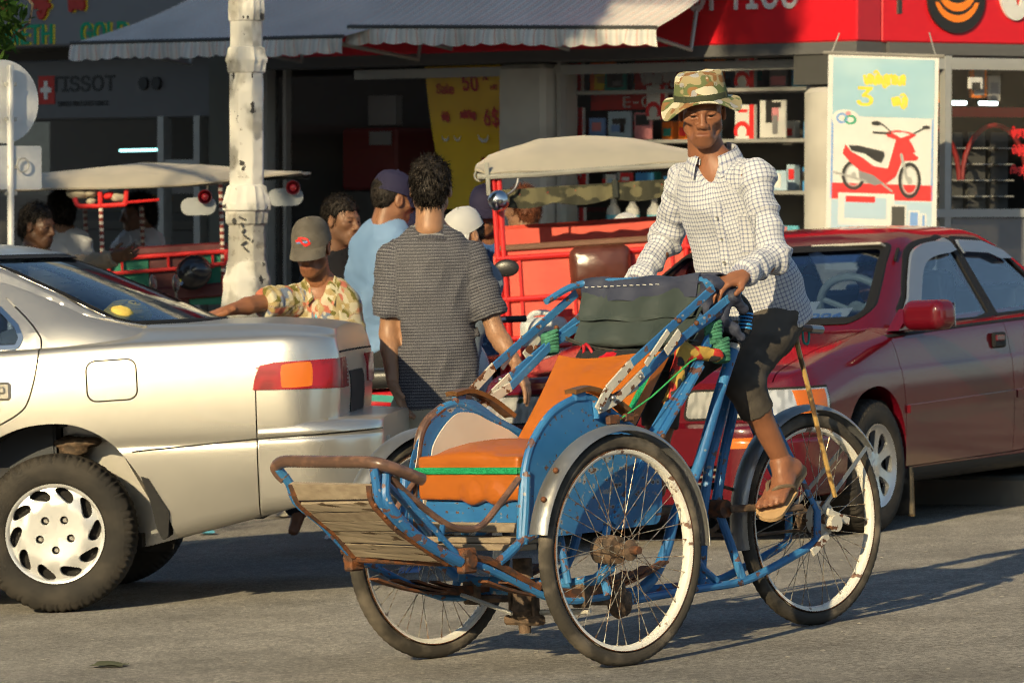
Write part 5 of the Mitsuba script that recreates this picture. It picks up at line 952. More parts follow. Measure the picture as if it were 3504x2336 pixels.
pm('chrome', (.75, .75, .75), .08, 1.0); pm('hubsilver', (.74, .74, .73), .28, .45, clearcoat=.6); pm('alloy', (.55, .56, .58), .28, .8); pm('lampred', ramp((.36, .003, .010), (.22, .002, .006), .5, .1, 12), .12, clearcoat=1.0); pm('lampamber', (.62, .14, .006), .15, clearcoat=1.0)
pm('lampgrey', proc(lambda p, n, uv: mix((.80, .80, .77), (.50, .51, .50), smoothstep(.3, .7, noise(p.x * 60, p.y * 60, p.z * 9)))), .10, .55, clearcoat=1.0)
pm('cartyre', proc(lambda p, n, uv: mix((.022, .020, .018), (.048, .041, .033), smoothstep(.3, .75, fbm(p.x * 10, p.y * 10, p.z * 10, 4)))), .75, spec=.35); pm('plush', ramp((.75, .55, .12), (.62, .42, .08), .5, .2, 14), .95); pm('mudrubber', ramp((.03, .028, .025), (.10, .08, .055), .55, .15, 14), .8); pm('mudtan', (.38, .25, .12), .85)
scene['mat_carglass'] = {'type': 'thindielectric', 'int_ior': 1.52, 'specular_transmittance': {'type': 'rgb', 'value': [.70, .77, .85]}, 'specular_reflectance': {'type': 'rgb', 'value': [.75, .75, .75]}}
scene['mat_tintstrip'] = {'type': 'thindielectric', 'int_ior': 1.52, 'specular_transmittance': {'type': 'rgb', 'value': [.22, .32, .66]}}
pm('visor', (.16, .19, .25), .12, spec=.8)
def chaikin(p, n=2):
    for _ in range(n): p = np.vstack([p[:1]] + [nA([a * .75 + b * .25, a * .25 + b * .75]) for a, b in zip(p[:-1], p[1:])] + [p[-1:]])
    return p
def loft_x(xs, half, yc, ch=2):
    """closed solid from half-profiles half(x) -> [(d, z)] bottom centre to top centre, mirrored about yc"""
    R = []
    for x in xs:
        h = chaikin(nA(half(x), float), ch); full = np.vstack([h, (h * [-1, 1])[::-1][1:-1]]); R.append(np.stack([np.full(len(full), x), yc - full[:, 0], full[:, 1]], 1))
    R = nA(R); g = grid(R, closed_v=True); n, m = R.shape[:2]
    v = np.vstack([g.vertices, R[0].mean(0), R[-1].mean(0)]); k = np.arange(m); k2 = (k + 1) % m
    f = np.vstack([g.faces, np.stack([k, k2, np.full(m, n * m)], 1), np.stack([(n - 1) * m + k2, (n - 1) * m + k, np.full(m, n * m + 1)], 1)])
    t = TM(v, f)
    if t.volume < 0: t.invert()
    return t
def plan(x, x0, x1, W, r0, r1):
    """half width with rounded corners at both ends"""
    w = W
    if x > x1 - r1: q = (x - (x1 - r1)) / r1; w = W - r1 * .8 * (1 - math.sqrt(max(0, 1 - q * q)))
    if x < x0 + r0: q = ((x0 + r0) - x) / r0; w = W - r0 * .8 * (1 - math.sqrt(max(0, 1 - q * q)))
    return w
def cosx(a, b, n, extra=()):
    return np.unique(np.round(np.concatenate([a + (b - a) * (1 - np.cos(np.linspace(0, np.pi, n))) / 2, list(extra)]), 4))
def house(levels, yc, N=168, n=5.0, bf=.0, br=.0):
    """greenhouse: levels of (z, x_front, x_rear, half_width)"""
    th = np.linspace(0, 2 * np.pi, N, endpoint=False); c, s = np.cos(th), np.sin(th); R = []
    for z, a, b, w in levels:
        e = 2 / n; q = np.sign(c) * np.abs(c) ** e; yy = np.sign(s) * np.abs(s) ** e; k = min(1, w / .5)
        R.append(np.stack([(a + b) / 2 + (b - a) / 2 * q + yy ** 2 * k * (bf * np.clip(-q, 0, 1) ** 2 - br * np.clip(q, 0, 1) ** 2), yc + w * yy, np.full(N, z)], 1))
    R = nA(R); g = grid(R, closed_v=True); m = N; L = len(levels); k = np.arange(m); k2 = (k + 1) % m
    v = np.vstack([g.vertices, R[0].mean(0), R[-1].mean(0)]); f = np.vstack([g.faces, np.stack([k, k2, np.full(m, L * m)], 1), np.stack([(L - 1) * m + k2, (L - 1) * m + k, np.full(m, L * m + 1)], 1)])
    t = TM(v, f)
    if t.volume < 0: t.invert()
    return t
def ypr(poly, y0, y1):
    """xz polygon extruded from y0 to y1"""
    return poly_prism(poly, y1 - y0, M4(nA([[1, 0, 0], [0, 0, -1], [0, 1, 0.0]]), [0, y1, 0]))
def xpr(poly, x0, x1):
    """yz polygon extruded from x0 to x1"""
    return poly_prism(poly, x1 - x0, M4(nA([[0, 0, 1], [1, 0, 0], [0, 1, 0.0]]), [x0, 0, 0]))
def groove(pts, w=.005, sp=0, closed=False):
    p = nA(pts, float); p = spline(p, sp, closed) if sp else p
    if closed: p = np.vstack([p, p[:1]])
    return LineString(p).buffer(w / 2, cap_style=2, join_style=1)
def car_wheel(car, name, x, y, R, w, rim_r, kind, face=-1, label=None):
    with at(M4(np.diag([1.0, face * -1, 1]) if face > 0 else np.eye(3), [x, y, R])):
        h = w / 2; pr = [(rim_r, -h * .80), (rim_r + .012, -h * .96), (rim_r + .05, -h * 1.04), (R - .035, -h * 1.0), (R - .012, -h * .88), (R - .002, -h * .70), (R, -h * .3), (R, h * .3), (R - .002, h * .7), (R - .012, h * .88), (R - .05, h), (rim_r, h * .8)]
        t = lathe(spline(nA(pr), 3), 180, 1); v = t.vertices; rad = np.hypot(v[:, 0], v[:, 2]); a = np.arctan2(v[:, 2], v[:, 0]); sh = (rad > R - .030); tooth = ((a * 72 / (2 * np.pi)) % 1 < .22) & sh & (np.abs(v[:, 1]) > h * .42); k = np.where(tooth, 1 - .008 / rad, 1.0); v[:, 0] *= k; v[:, 2] *= k
        ri = np.abs(rad - (rim_r + .042)) < .003; v[ri, 1] *= 1.015; t.vertices = v
        W = part(car, name, t, 'mat_cartyre', smooth=25, label=label)
        part(W, 'back_disc', lathe([(.001, -h * .35), (rim_r, -h * .40), (rim_r + .004, -h * .85)], 48, 1), 'mat_wellblack')
        if kind == 'cover':
            d = lathe([(.001, -h * .92), (.05, -h * .93), (.10, -h * .98), (.125, -h * .98), (.150, -h * .84), (rim_r - .012, -h * .80), (rim_r - .004, -h * .92), (rim_r + .004, -h * .95), (rim_r + .005, -h * .7), (rim_r - .012, -h * .55), (.1, -h * .7), (.001, -h * .7)], 96, 1); sl = []
            for i in range(10):
                b = i * 2 * math.pi / 10; q = [(.125, -.10), (.140, .10), (.160, .22), (.172, .20), (.176, .05), (.160, -.12), (.138, -.18)]
                sl.append(Polygon(spline(nA([(r_ * math.cos(b + a_ * 1.25), r_ * math.sin(b + a_ * 1.25)) for r_, a_ in q]), 4, True)))
            for i in range(5): b = math.pi / 2 * 3 + i * 2 * math.pi / 5; sl.append(Point(.062 * math.cos(b), .062 * math.sin(b)).buffer(.0155))
            D = man(d) - man(ypr(union_all(sl[:10]), -.3, .3)) - man(ypr(union_all(sl[10:]), -.3, .3)); part(W, 'wheel_cover', tri(D), 'mat_hubsilver', smooth=35)
            for i in range(5): b = math.pi / 2 * 3 + i * 2 * math.pi / 5; part(W, 'wheel_nut', mv(lathe([(.001, -h * .80), (.006, -h * .80), (.0105, -h * .74), (.0115, -h * .5)], 12, 1), (.062 * math.cos(b), 0, .062 * math.sin(b))), 'mat_steel')
            part(W, 'nut_cup', cat([mv(lathe([(.0165, -h * .945), (.0165, -h * .6)], 18, 1), (.062 * math.cos(b), 0, .062 * math.sin(b))) for b in [math.pi * 1.5 + i * 2 * math.pi / 5 for i in range(5)]]), 'mat_trimgrey')
        else:
            d = lathe([(.001, -h * .74), (.045, -h * .76), (.06, -h * .72), (.13, -h * .78), (rim_r - .014, -h * .86), (rim_r - .004, -h * .95), (rim_r + .004, -h * .97), (rim_r + .005, -h * .7), (rim_r - .012, -h * .5), (.001, -h * .5)], 96, 1); sl = []
            for i in range(7):
                b = i * 2 * math.pi / 7; dd = .26; sl.append(Polygon(spline(nA([(.075 * math.cos(b - .16), .075 * math.sin(b - .16)), (.075 * math.cos(b + .16), .075 * math.sin(b + .16)), (.150 * math.cos(b + dd), .150 * math.sin(b + dd)), (.160 * math.cos(b), .160 * math.sin(b)), (.150 * math.cos(b - dd), .150 * math.sin(b - dd))]), 4, True)))
            part(W, 'alloy_rim', tri(man(d) - man(ypr(union_all(sl), -.3, .3))), 'mat_alloy', smooth=35); part(W, 'hub_cap', lathe([(.001, -h * .82), (.026, -h * .80), (.030, -h * .74)], 20, 1), 'mat_alloy')
    return W
# ---------------- silver saloon, seen from its left rear quarter
FS = frame(-1.708, 16.48, -.05)
sc_ = thing('silver_car', 'champagne silver saloon with its tail lamps towards the rickshaw', 'car')
with at(FS):
    W, yc = .885, .765; X0, X1 = -3.55, 1.095
    I = np.interp
    def half(x):
        w = plan(x, X0, X1, W, .35, .20); zt = I(x, [-3.55, -3.2, -2.0, -1.9, .05, .35, .8, 1.0, 1.095], [.62, .74, .96, .99, 1.03, 1.068, 1.062, 1.045, 1.03]); zc = I(x, [-3.55, -3.0, -1.8, -.2, .3, .9, 1.095], [.58, .74, .93, .985, 1.0, 1.005, .985]); zb = I(x, [-3.55, -2.9, .3, .8, 1.095], [.34, .22, .22, .33, .40]); we = w - I(x, [-3.5, -1.8, .2, .6, 1.09], [.20, .20, .20, .145, .13])
        return [(0, zb), (w * .86, zb), (w * .955, zb + .015), (w * .975, zb + .10), (w * .992, .50), (w * .997, .60), (w * .988, .615), (w * 1.0, .66), (w * .998, .80), (w * .985, zc - .06), (w * .972, zc - .004), (w * .950, zc + .012), (we + .035, zt - .028), (we, zt - .003), (we - .03, zt + .002), (we * .5, zt + .012), (0, zt + .018)]
    B = loft_x(cosx(X0, X1, 90), half, yc, 2); v = B.vertices; back = np.clip((v[:, 0] - .95) / .145, 0, 1); v[:, 0] -= back * np.clip(v[:, 2] - .93, 0, 1) * .20 + back * np.clip(.80 - v[:, 2], 0, 1) * .10; B.vertices = v
    Bo = offset(B, .003); Bm = man(B)
    arch = union_all([Polygon(spline(nA([(-.42, .30), (-.375, .50), (-.27, .625), (-.12, .70), (.03, .715), (.14, .69), (.235, .63), (.31, .54), (.375, .43), (.44, .33), (.44, .0), (-.42, .0)]), 4, True))]).union(sbox(-.40, -.1, .42, .3)); ar2 = affinity.translate(arch, -2.62, 0)
    Bm = Bm - man(ypr(arch, -.4, .22)) - man(ypr(arch, yc * 2 - .22, yc * 2 + .4)) - man(ypr(ar2, -.4, .22)) - man(ypr(ar2, yc * 2 - .22, yc * 2 + .4))
    gap = [groove([(-.173, 1.197), (-.094, 1.12), (-.048, 1.064), (-.03, 1.017), (-.046, .903), (-.079, .798), (-.12, .755), (-.20, .712), (-.30, .66)], .006, 4), groove(list(affinity.rotate(affinity.translate(rrect(.190, .152, .035), .243, .870), 1.5).exterior.coords), .006), groove([(.786, .82), (.779, .33)], .005), groove([(.31, .598), (.79, .628), (1.2, .648)], .006), groove([(-.75, .25), (-.75, 1.1)], .006), groove([(-1.9, .3), (-1.9, 1.0)], .006), groove([(-.75, .27), (-1.9, .27)], .006)]
    Bm = Bm - man(ypr(union_all(gap), -.4, .00))
    Bm = Bm - man(box((-1.0, yc, 1.1), (2.0, 1.36, 1.1)))
    part(sc_, 'body', tri(Bm), 'mat_silverpaint', smooth=28); part(sc_, 'cabin_tub', cat(box((-1.0, yc, .57), (1.98, 1.34, .02)), box((-1.98, yc, .75), (.02, 1.34, .5)), box((-.02, yc, .80), (.02, 1.34, .42)), box((-1.0, yc - .67, .76), (1.96, .02, .42)), box((-1.0, yc + .67, .76), (1.96, .02, .42))), 'mat_cabin')
    dp = affinity.rotate(affinity.translate(rrect(.183, .145, .032), .243, .870), 1.5)
    part(sc_, 'fuel_flap', tri((man(offset(B, .0015)) - man(offset(B, -.01))) ^ man(ypr(dp, -.4, .1))), 'mat_silverpaint', smooth=28)
    skin = man(offset(B, .008)) - man(offset(B, -.02))
    lp = Polygon([(.776, .812), (.785, .858), (.805, .902), (.86, .912), (1.4, .925), (1.4, .795), (1.0, .808)])
    rearclip = man(box((1.0, yc - .66, .85), (1.0, .62, .3))) + man(box((.9, -.1, .85), (.5, .5, .3)))
    def lens(p, nm, mt, off=0.0):
        sk = man(offset(B, .008 + off)) - man(offset(B, -.02)); q = man(ypr(p, -.5, .34)); part(lam, nm, tri(sk ^ q), mt, smooth=28)
    lam = part(sc_, 'tail_lamp', tri(skin ^ man(ypr(lp, -.5, .30))), 'mat_lampred', smooth=28, label='red and amber tail lamp')
    lens(Polygon(spline(nA([(.885, .825), (.885, .89), (.90, .904), (.975, .910), (1.0, .90), (1.0, .83), (.985, .818), (.90, .816)]), 3, True)), 'amber_lens', 'mat_lampamber', .003)
    lam2 = part(sc_, 'tail_lamp', tri(skin ^ man(ypr(lp, yc * 2 - .30, yc * 2 + .5))), 'mat_lampred', smooth=28)
    for i in range(7): part(lam, 'rib', box((1.098 - .0, .26, .822 + .0145 * i), (.008, .045, .007)), 'mat_lampgrey')
    for i in range(5): part(lam, 'rib', tri((man(offset(B, .0095)) - man(offset(B, -.02))) ^ man(ypr(sbox(.79, .824 + .017 * i, .876, .8275 + .017 * i), -.5, .2))), 'mat_lampred', smooth=28)
    # greenhouse
    H = house([(.90, -2.05, .86, .825), (1.0, -1.80, .74, .80), (1.06, -1.66, .64, .778), (1.10, -1.56, .55, .755), (1.20, -1.36, .345, .695), (1.30, -1.16, .115, .638), (1.345, -1.06, .0, .605), (1.375, -.99, -.09, .570), (1.395, -.92, -.17, .52), (1.41, -.80, -.27, .42), (1.417, -.70, -.36, .25), (1.42, -.66, -.42, .12)], yc, n=7.0, bf=.10, br=.26)
    # quarter skirts that flow from the roof pillar into the wing
    Hm = man(H); Hi = man(offset(H, -.04)); sideW = union_all([Polygon(spline(nA([(-1.62, 1.02), (-1.1, 1.29), (-.85, 1.335), (-.80, 1.335), (-.80, 1.015)]), 1, True)).buffer(-.005), Polygon([(-.74, 1.335), (-.55, 1.335), (-.36, 1.27), (-.20, 1.15), (-.135, 1.085), (-.118, 1.045), (-.13, 1.018), (-.74, 1.015)]).buffer(-.01).buffer(.01)])
    rw = Polygon([(-.715, 1.085), (.715, 1.085), (.590, 1.352), (-.590, 1.352)]).buffer(-.02).buffer(.02); rw = affinity.translate(rw, yc, 0)
    Sp = man(ypr(sideW, -.5, 3)); Rp = man(xpr(rw, -.30, .9)); Fp = man(xpr(affinity.translate(Polygon([(-.68, 1.0), (.68, 1.0), (.52, 1.34), (-.52, 1.34)]), yc, 0), -2.6, -1.0))
    part(sc_, 'roof', tri((Hm - Hi) - Sp - Rp - Fp - man(ypr(union_all(gap[:1]), -.4, .3))), 'mat_silverpaint', smooth=28)
    gl = man(offset(H, -.006)) - man(offset(H, -.010))
    part(sc_, 'rear_window', tri(gl ^ man(xpr(rw.buffer(.012), -.30, .9))), 'mat_carglass', smooth=28); part(sc_, 'side_window', tri(gl ^ man(ypr(sideW.buffer(.01), -.5, yc))), 'mat_carglass', smooth=28); part(sc_, 'side_window', tri(gl ^ man(ypr(sideW.buffer(.01), yc, 3))), 'mat_carglass', smooth=28); part(sc_, 'windscreen', tri(gl ^ Fp), 'mat_carglass', smooth=28)
    tr = man(offset(H, .004)) - man(offset(H, -.012)); part(sc_, 'window_seal', tri(tr ^ (man(xpr(rw.buffer(.014), -.30, .9)) - man(xpr(rw.buffer(-.004), -.30, .95)))), 'mat_trimblack', smooth=28)
    part(sc_, 'window_trim', tri((man(offset(H, .006)) - man(offset(H, -.012))) ^ (man(ypr(sideW.buffer(.018), -.5, yc)) - man(ypr(sideW.buffer(.0), -.6, yc + .1)))), 'mat_chrome', smooth=28)
    part(sc_, 'seal_strip', tri((man(offset(H, .006)) - man(offset(H, -.01))) ^ (man(xpr(rw.buffer(.024), -.30, .9)) - man(xpr(rw.buffer(.012), -.30, .95)))), 'mat_silverpaint', smooth=28)
    for i in range(7): z = 1.13 + .028 * i; part(sc_, 'demister_wire', tri((man(offset(H, -.0102)) - man(offset(H, -.0118))) ^ man(xpr(affinity.translate(sbox(-.58 + .2 * (z - 1.1), z, .58 - .2 * (z - 1.1), z + .0022), yc, 0), -.30, .9))), 'mat_trimgrey', smooth=False)
    # bumper, plate panel, badges
    def halfb(x):
        w = plan(x, -9, 1.245, W + .006, .3, .30); zb = I(x, [.78, 1.1, 1.245], [.335, .37, .44]); zt = I(x, [.78, .95, 1.245], [.70, .705, .685]); return [(0, zb), (w * .9, zb), (w * .972, zb + .02), (w * .985, zb + .10), (w * .992, .55), (w * .996, .618), (w * .985, .628), (w * 1.0, .645), (w * .985, zt - .02), (w * .94, zt), (w * .5, zt + .004), (0, zt + .004)]
    Bb = loft_x(cosx(.789, 1.245, 36), halfb, yc, 2); inner = man(loft_x(np.linspace(.70, 1.05, 6), lambda x: [(0, .2), (W - .04, .2), (W - .04, .9), (0, .9)], yc, 0))
    part(sc_, 'rear_bumper', tri(man(Bb) - inner - man(ypr(groove([(.7, .622), (1.4, .652)], .007), -.4, .1)) ), 'mat_silverpaint', smooth=28)
    part(sc_, 'bumper_lamp', tri((man(offset(Bb, .003)) - man(offset(Bb, -.01))) ^ man(xpr(sbox(.22, .53, .37, .61), .9, 1.5))), 'mat_lampgrey', smooth=28)
    part(sc_, 'lower_valance', box((.66, yc, .335), (.62, 1.55, .012), rot([0, 1, 0], -9)), 'mat_trimgrey')
    part(sc_, 'plate_panel', tri((man(offset(B, .004)) - man(offset(B, -.02))) ^ man(xpr(affinity.translate(rrect(.60, .16, .02), yc, .78), .9, 1.3))), 'mat_trimblack', smooth=28); part(sc_, 'trunk_seam', tri((man(offset(B, .0025)) - man(offset(B, -.02))) ^ man(xpr(groove([(.04, .94), (1.49, .94)], .007), .9, 1.3))), 'mat_wellblack', smooth=28)
    part(sc_, 'badge', mv(text('V6', .028, .004, M4(nA([[0, 0, 1], [1, 0, 0], [0, 1, 0.0]]), [1.075, .16, .985])), (0, 0, 0)), 'mat_chrome')
    part(sc_, 'mud_flap', ypr(Polygon([(.338, .505), (.368, .495), (.440, .365), (.432, .275), (.412, .262), (.392, .30), (.372, .40)]), -.115, .03), 'mat_trimblack'); part(sc_, 'wheel_well', cat(ypr(Point(0, .32).buffer(.42, 24).difference(Point(0, .32).buffer(.395, 24)).intersection(sbox(-1, .3, 1, 2)), -.085, .25), ypr(Point(0, .32).buffer(.42).intersection(sbox(-1, .2, 1, 2)), .235, .25)), 'mat_wellblack'); part(sc_, 'well_liner', bar((.27, .0, .60), (.40, .0, .36), .18, .01, (1, 0, .5)), 'mat_mudrubber'); part(sc_, 'spring_cup', wrinkle(Sdf().ell((.06, .13, .635), (.10, .05, .025)).ell((.05, .13, .60), (.06, .04, .02)).mesh(.009), .01, 30), 'mat_grease', smooth=True)
    part(sc_, 'silencer', tube([(.70, .6, .36), (.70, 1.1, .36)], .07, 14), 'mat_wellblack'); part(sc_, 'underbody', box((-1.45, yc, .25), (3.5, 1.3, .05)), 'mat_wellblack')
    hn = part(sc_, 'door_handle', box((-.235, -.118, .845), (.19, .02, .07), bev=.012), 'mat_silverpaint'); part(hn, 'grip', box((-.215, -.132, .85), (.11, .014, .026), bev=.005), 'mat_silverpaint')
    for x in (0, -2.62): car_wheel(sc_, 'wheel', x, .0, .300, .19, .185, 'cover', label='rear wheel with swirled silver cover' if x == 0 else None); car_wheel(sc_, 'wheel', x, yc * 2, .300, .19, .185, 'cover', face=1)
    for yy in (yc - .36, yc + .36): part(sc_, 'seat', wrinkle(Sdf().box((-.95, yy, .85), (.07, .24, .32), .05, R=rot([0, 1, 0], -14)).ell((-.86, yy, 1.24), (.05, .13, .09), k=.02).mesh(.02), 0, 1), 'mat_cabingrey', smooth=True)
    part(sc_, 'seat', box((-.10, yc, .88), (.20, 1.25, .42), rot([0, 1, 0], -16), .04), 'mat_cabingrey'); part(sc_, 'parcel_shelf', box((.10, yc, 1.06), (.46, 1.25, .02)), 'mat_cabingrey')
    for i, (y, s) in enumerate(((.17, .075), (.31, .088), (.46, .075))):
        thing('plush_cushion', ('pale yellow plush cushion behind the silver car rear window, nearest to the viewer', 'large yellow plush cushion, middle one on the silver car rear shelf', 'yellow plush cushion farthest back on the silver car rear shelf')[i], 'cushion', 'yellow cushions behind the rear window', mesh=wrinkle(Sdf().ell((.235 + .012 * i, y, 1.068 + s * .5), (s * .9, s * .95, s * .62)).ell((.21, y + .05, 1.09), (s * .6, s * .6, s * .5), k=.04).mesh(.012), .012, 14, i), mat='mat_plush', smooth=True)
# ---------------- dark red saloon, seen from its left front
FR = frame(1.562, 19.385, 1.05)
rc = thing('red_car', 'dark red saloon with headlamps towards the rickshaw and a driver inside', 'car')
with at(FR):
    W, yc = .845, .735; X0, X1 = -.83, 3.48
    def half(x):
        w = plan(x, X0, X1, W, .30, .25); zt = I(x, [-.83, -.78, -.6, -.3, .15, .30, 2.6, 2.9, 3.48], [.69, .715, .76, .82, .90, .925, .98, 1.0, .95]); zc = I(x, [-.83, -.6, -.3, .2, 1.0, 2.2, 3.48], [.665, .705, .77, .865, .895, .92, .90]); zb = I(x, [-.83, -.5, .3, 2.4, 3.48], [.24, .19, .20, .20, .30]); we = w - I(x, [-.83, -.3, .25, 2.6, 3.48], [.07, .10, .15, .16, .12])
        zl = .705 + .03 * max(0, x) * .5
        return [(0, zb), (w * .88, zb), (w * .955, zb + .015), (w * .972, zb + .09), (w * .990, .42), (w * 1.0, .55), (w * 1.0, min(zl, zc - .10)), (w * .990, min(zl + .02, zc - .07)), (w * .978, zc - .03), (w * .955, zc + .004), (we + .03, zt - .012), (we, zt - .001), (we * .8, zt + .010), (we * .4, zt + .022), (0, zt + .026)]
    B = loft_x(cosx(X0, X1, 96), half, yc, 2); v = B.vertices; fr_ = np.clip((-.70 - v[:, 0]) / .13, 0, 1); v[:, 0] += fr_ * np.clip(v[:, 2] - .55, 0, 1) * .45; B.vertices = v; Bm = man(B)
    arch = Polygon(spline(nA([(-.345, .25), (-.34, .36), (-.305, .50), (-.21, .605), (-.06, .648), (.06, .642), (.18, .585), (.265, .48), (.30, .36), (.31, .25), (.31, 0), (-.345, 0)]), 4, True)).union(sbox(-.34, -.1, .30, .25)); ar2 = affinity.translate(arch, 2.465, 0)
    for a in (arch, ar2): Bm = Bm - man(ypr(a, -.4, .20)) - man(ypr(a, yc * 2 - .2, yc * 2 + .4))
    gap = union_all([groove([(.185, .90), (.245, .76), (.285, .56), (.29, .26)], .005, 4), groove([(1.465, .95), (1.505, .72), (1.52, .28)], .005, 3), groove([(.29, .275), (1.52, .282), (2.2, .30)], .005), groove([(2.25, .95), (2.20, .75), (2.12, .60), (2.03, .40), (2.02, .3)], .005, 3)])
    Bm = Bm - man(ypr(gap, -.4, .02)) - man(box((1.42, yc, 1.0), (2.0, 1.34, .9)))
    Bm = Bm - man(mv(poly_prism(union_all([groove([(-.74, .045), (-.3, .055), (.22, .02)], .006, 3), groove([(-.74, yc * 2 - .045), (-.3, yc * 2 - .055), (.22, yc * 2 - .02)], .006, 3)]), .2), (0, 0, .70)))
    part(rc, 'body', tri(Bm), 'mat_redpaint', smooth=28); part(rc, 'cabin_tub', cat(box((1.42, yc, .56), (1.98, 1.32, .02)), box((.44, yc, .72), (.02, 1.32, .34)), box((2.40, yc, .76), (.02, 1.32, .40)), box((1.42, yc - .66, .70), (1.96, .02, .32)), box((1.42, yc + .66, .70), (1.96, .02, .32))), 'mat_cabin')
    H = house([(.84, -.07, 2.95, .790), (.93, .09, 2.82, .758), (1.0, .22, 2.70, .725), (1.10, .41, 2.52, .676), (1.20, .59, 2.32, .628), (1.27, .73, 2.16, .588), (1.315, .84, 2.05, .552), (1.345, .94, 1.95, .505), (1.365, 1.05, 1.84, .43), (1.378, 1.22, 1.68, .27), (1.382, 1.36, 1.58, .12)], yc, N=200, n=9.0, bf=.10, br=.12)
    Hm = man(H); Hi = man(offset(H, -.04)); wf = Polygon(spline(nA([(.50, .945), (.62, 1.03), (.76, 1.14), (.90, 1.235), (1.05, 1.275), (1.25, 1.290), (1.385, 1.288), (1.43, 1.1), (1.46, .945), (.9, .925)]), 3, True)).buffer(-.012).buffer(.012); wr_ = Polygon([(1.545, .938), (1.47, 1.295), (1.75, 1.285), (1.95, 1.235), (2.15, 1.09), (2.27, .955)]).buffer(-.02).buffer(.02); sideW = union_all([wf, wr_])
    wsP = affinity.translate(Polygon([(-.665, .955), (.665, .955), (.515, 1.268), (-.515, 1.268)]).buffer(-.04).buffer(.04), yc, 0); bk_ = affinity.translate(Polygon([(-.62, 1.0), (.62, 1.0), (.48, 1.27), (-.48, 1.27)]), yc, 0)
    Sp = man(ypr(sideW, -.5, 3)); Fp = man(xpr(wsP, -.3, 1.0)); Rp = man(xpr(bk_, 2.0, 3.2))
    part(rc, 'roof', tri((Hm - Hi) - Sp - Fp - Rp), 'mat_redpaint', smooth=28); gl = man(offset(H, -.006)) - man(offset(H, -.010))
    part(rc, 'windscreen', tri(gl ^ man(xpr(wsP.buffer(.012), -.3, 1.0))), 'mat_carglass', smooth=28); part(rc, 'sun_strip', tri((man(offset(H, -.0105)) - man(offset(H, -.0125))) ^ man(xpr(wsP.intersection(sbox(-1, 1.205, 3, 1.4)), -.3, 1.0))), 'mat_tintstrip', smooth=28)
    for w_ in (wf, wr_): part(rc, 'side_window', tri(gl ^ man(ypr(w_.buffer(.01), -.5, yc))), 'mat_carglass', smooth=28); part(rc, 'side_window', tri(gl ^ man(ypr(w_.buffer(.01), yc, 3))), 'mat_carglass', smooth=28)
    part(rc, 'rear_window', tri(gl ^ Rp), 'mat_carglass', smooth=28)
    ring = lambda pr_, g, a, b, o0, o1: tri((man(offset(H, o1)) - man(offset(H, o0))) ^ (pr_(g.buffer(a)) - pr_(g.buffer(b))))
    P1 = lambda g: man(xpr(g, -.3, 1.0)); P2 = lambda g: man(ypr(g, -.5, yc))
    part(rc, 'window_seal', ring(P1, wsP, .026, -.004, -.014, .0045), 'mat_trimblack', smooth=28)
    for w_ in (wf, wr_): part(rc, 'window_seal', ring(P2, w_, .022, -.002, -.014, .0045), 'mat_trimblack', smooth=28)
    vs = (man(offset(H, .022)) - man(offset(H, .012)))
    for w_, c in ((wf, sbox(-1, .97, 3, 3)), (wr_, sbox(-1, 1.2, 3, 3))): part(rc, 'rain_visor', tri(vs ^ P2(w_.buffer(.004).difference(affinity.translate(w_, .055 if w_ is wf else 0, -.055)).intersection(c))), 'mat_visor', smooth=28)
    part(rc, 'quarter_post', tri((man(offset(H, .003)) - man(offset(H, -.02))) ^ P2(Polygon([(1.455, .93), (1.39, 1.31), (1.475, 1.31), (1.545, .93)]))), 'mat_trimblack', smooth=28)
    part(rc, 'belt_moulding', tri((man(offset(B, .004)) - man(offset(B, -.01))) ^ man(ypr(groove([(.20, .868), (1.0, .893), (2.3, .925)], .012, 3), -.5, .2))), 'mat_trimblack', smooth=28); part(rc, 'side_moulding', tri((man(offset(B, .016)) - man(offset(B, -.01))) ^ man(ypr(union_all([groove([(.30, .535), (1.50, .555)], .036), groove([(1.52, .556), (2.10, .568)], .036)]), -.5, .2))), 'mat_redpaint', smooth=28)
    part(rc, 'sill_trim', tri((man(offset(B, .006)) - man(offset(B, -.02))) ^ man(ypr(sbox(.27, .17, 2.1, .268), -.5, .3))), 'mat_trimblack', smooth=28)
    # lamps, grille, bumper
    def fronts(y0, y1, z0, z1, rr=.025): return affinity.translate(rrect(y1 - y0, z1 - z0, rr), (y0 + y1) / 2, (z0 + z1) / 2)
    sk = man(offset(B, .007)) - man(offset(B, -.03))
    for i, (a, b) in enumerate(((-.14, .43), (yc * 2 - .43, yc * 2 + .14))):
        hl = part(rc, 'headlamp', tri(sk ^ man(xpr(fronts(a, b, .555, .668), -1.0, -.52))), 'mat_lampgrey', smooth=28, label='clear headlamp'); q = (-.14, .015) if i == 0 else (yc * 2 - .015, yc * 2 + .14)
        part(hl, 'indicator', tri((man(offset(B, .010)) - man(offset(B, -.03))) ^ man(xpr(sbox(q[0], .56, q[1], .663), -.72, -.545))), 'mat_lampamber', smooth=28); part(hl, 'seal', tri((man(offset(B, .005)) - man(offset(B, -.03))) ^ (man(xpr(fronts(a - .012, b + .012, .545, .678, .03), -1.0, -.51)))), 'mat_wellblack', smooth=28)
        yl = .20 if i == 0 else yc * 2 - .20; part(hl, 'reflector', xf(lathe([(.001, 0), (.035, .004), (.05, .012)], 24, 0), M4(np.eye(3), [-.80, yl, .612])), 'mat_chrome')
    part(rc, 'grille', tri((man(offset(B, .006)) - man(offset(B, -.03))) ^ man(xpr(fronts(.47, yc * 2 - .47, .575, .65), -1.0, -.6))), 'mat_trimblack', smooth=28)
    for z in (.595, .613, .631): part(rc, 'grille_bar', box((-.80 + .45 * (z - .55), yc, z), (.02, .52, .006)), 'mat_chrome')
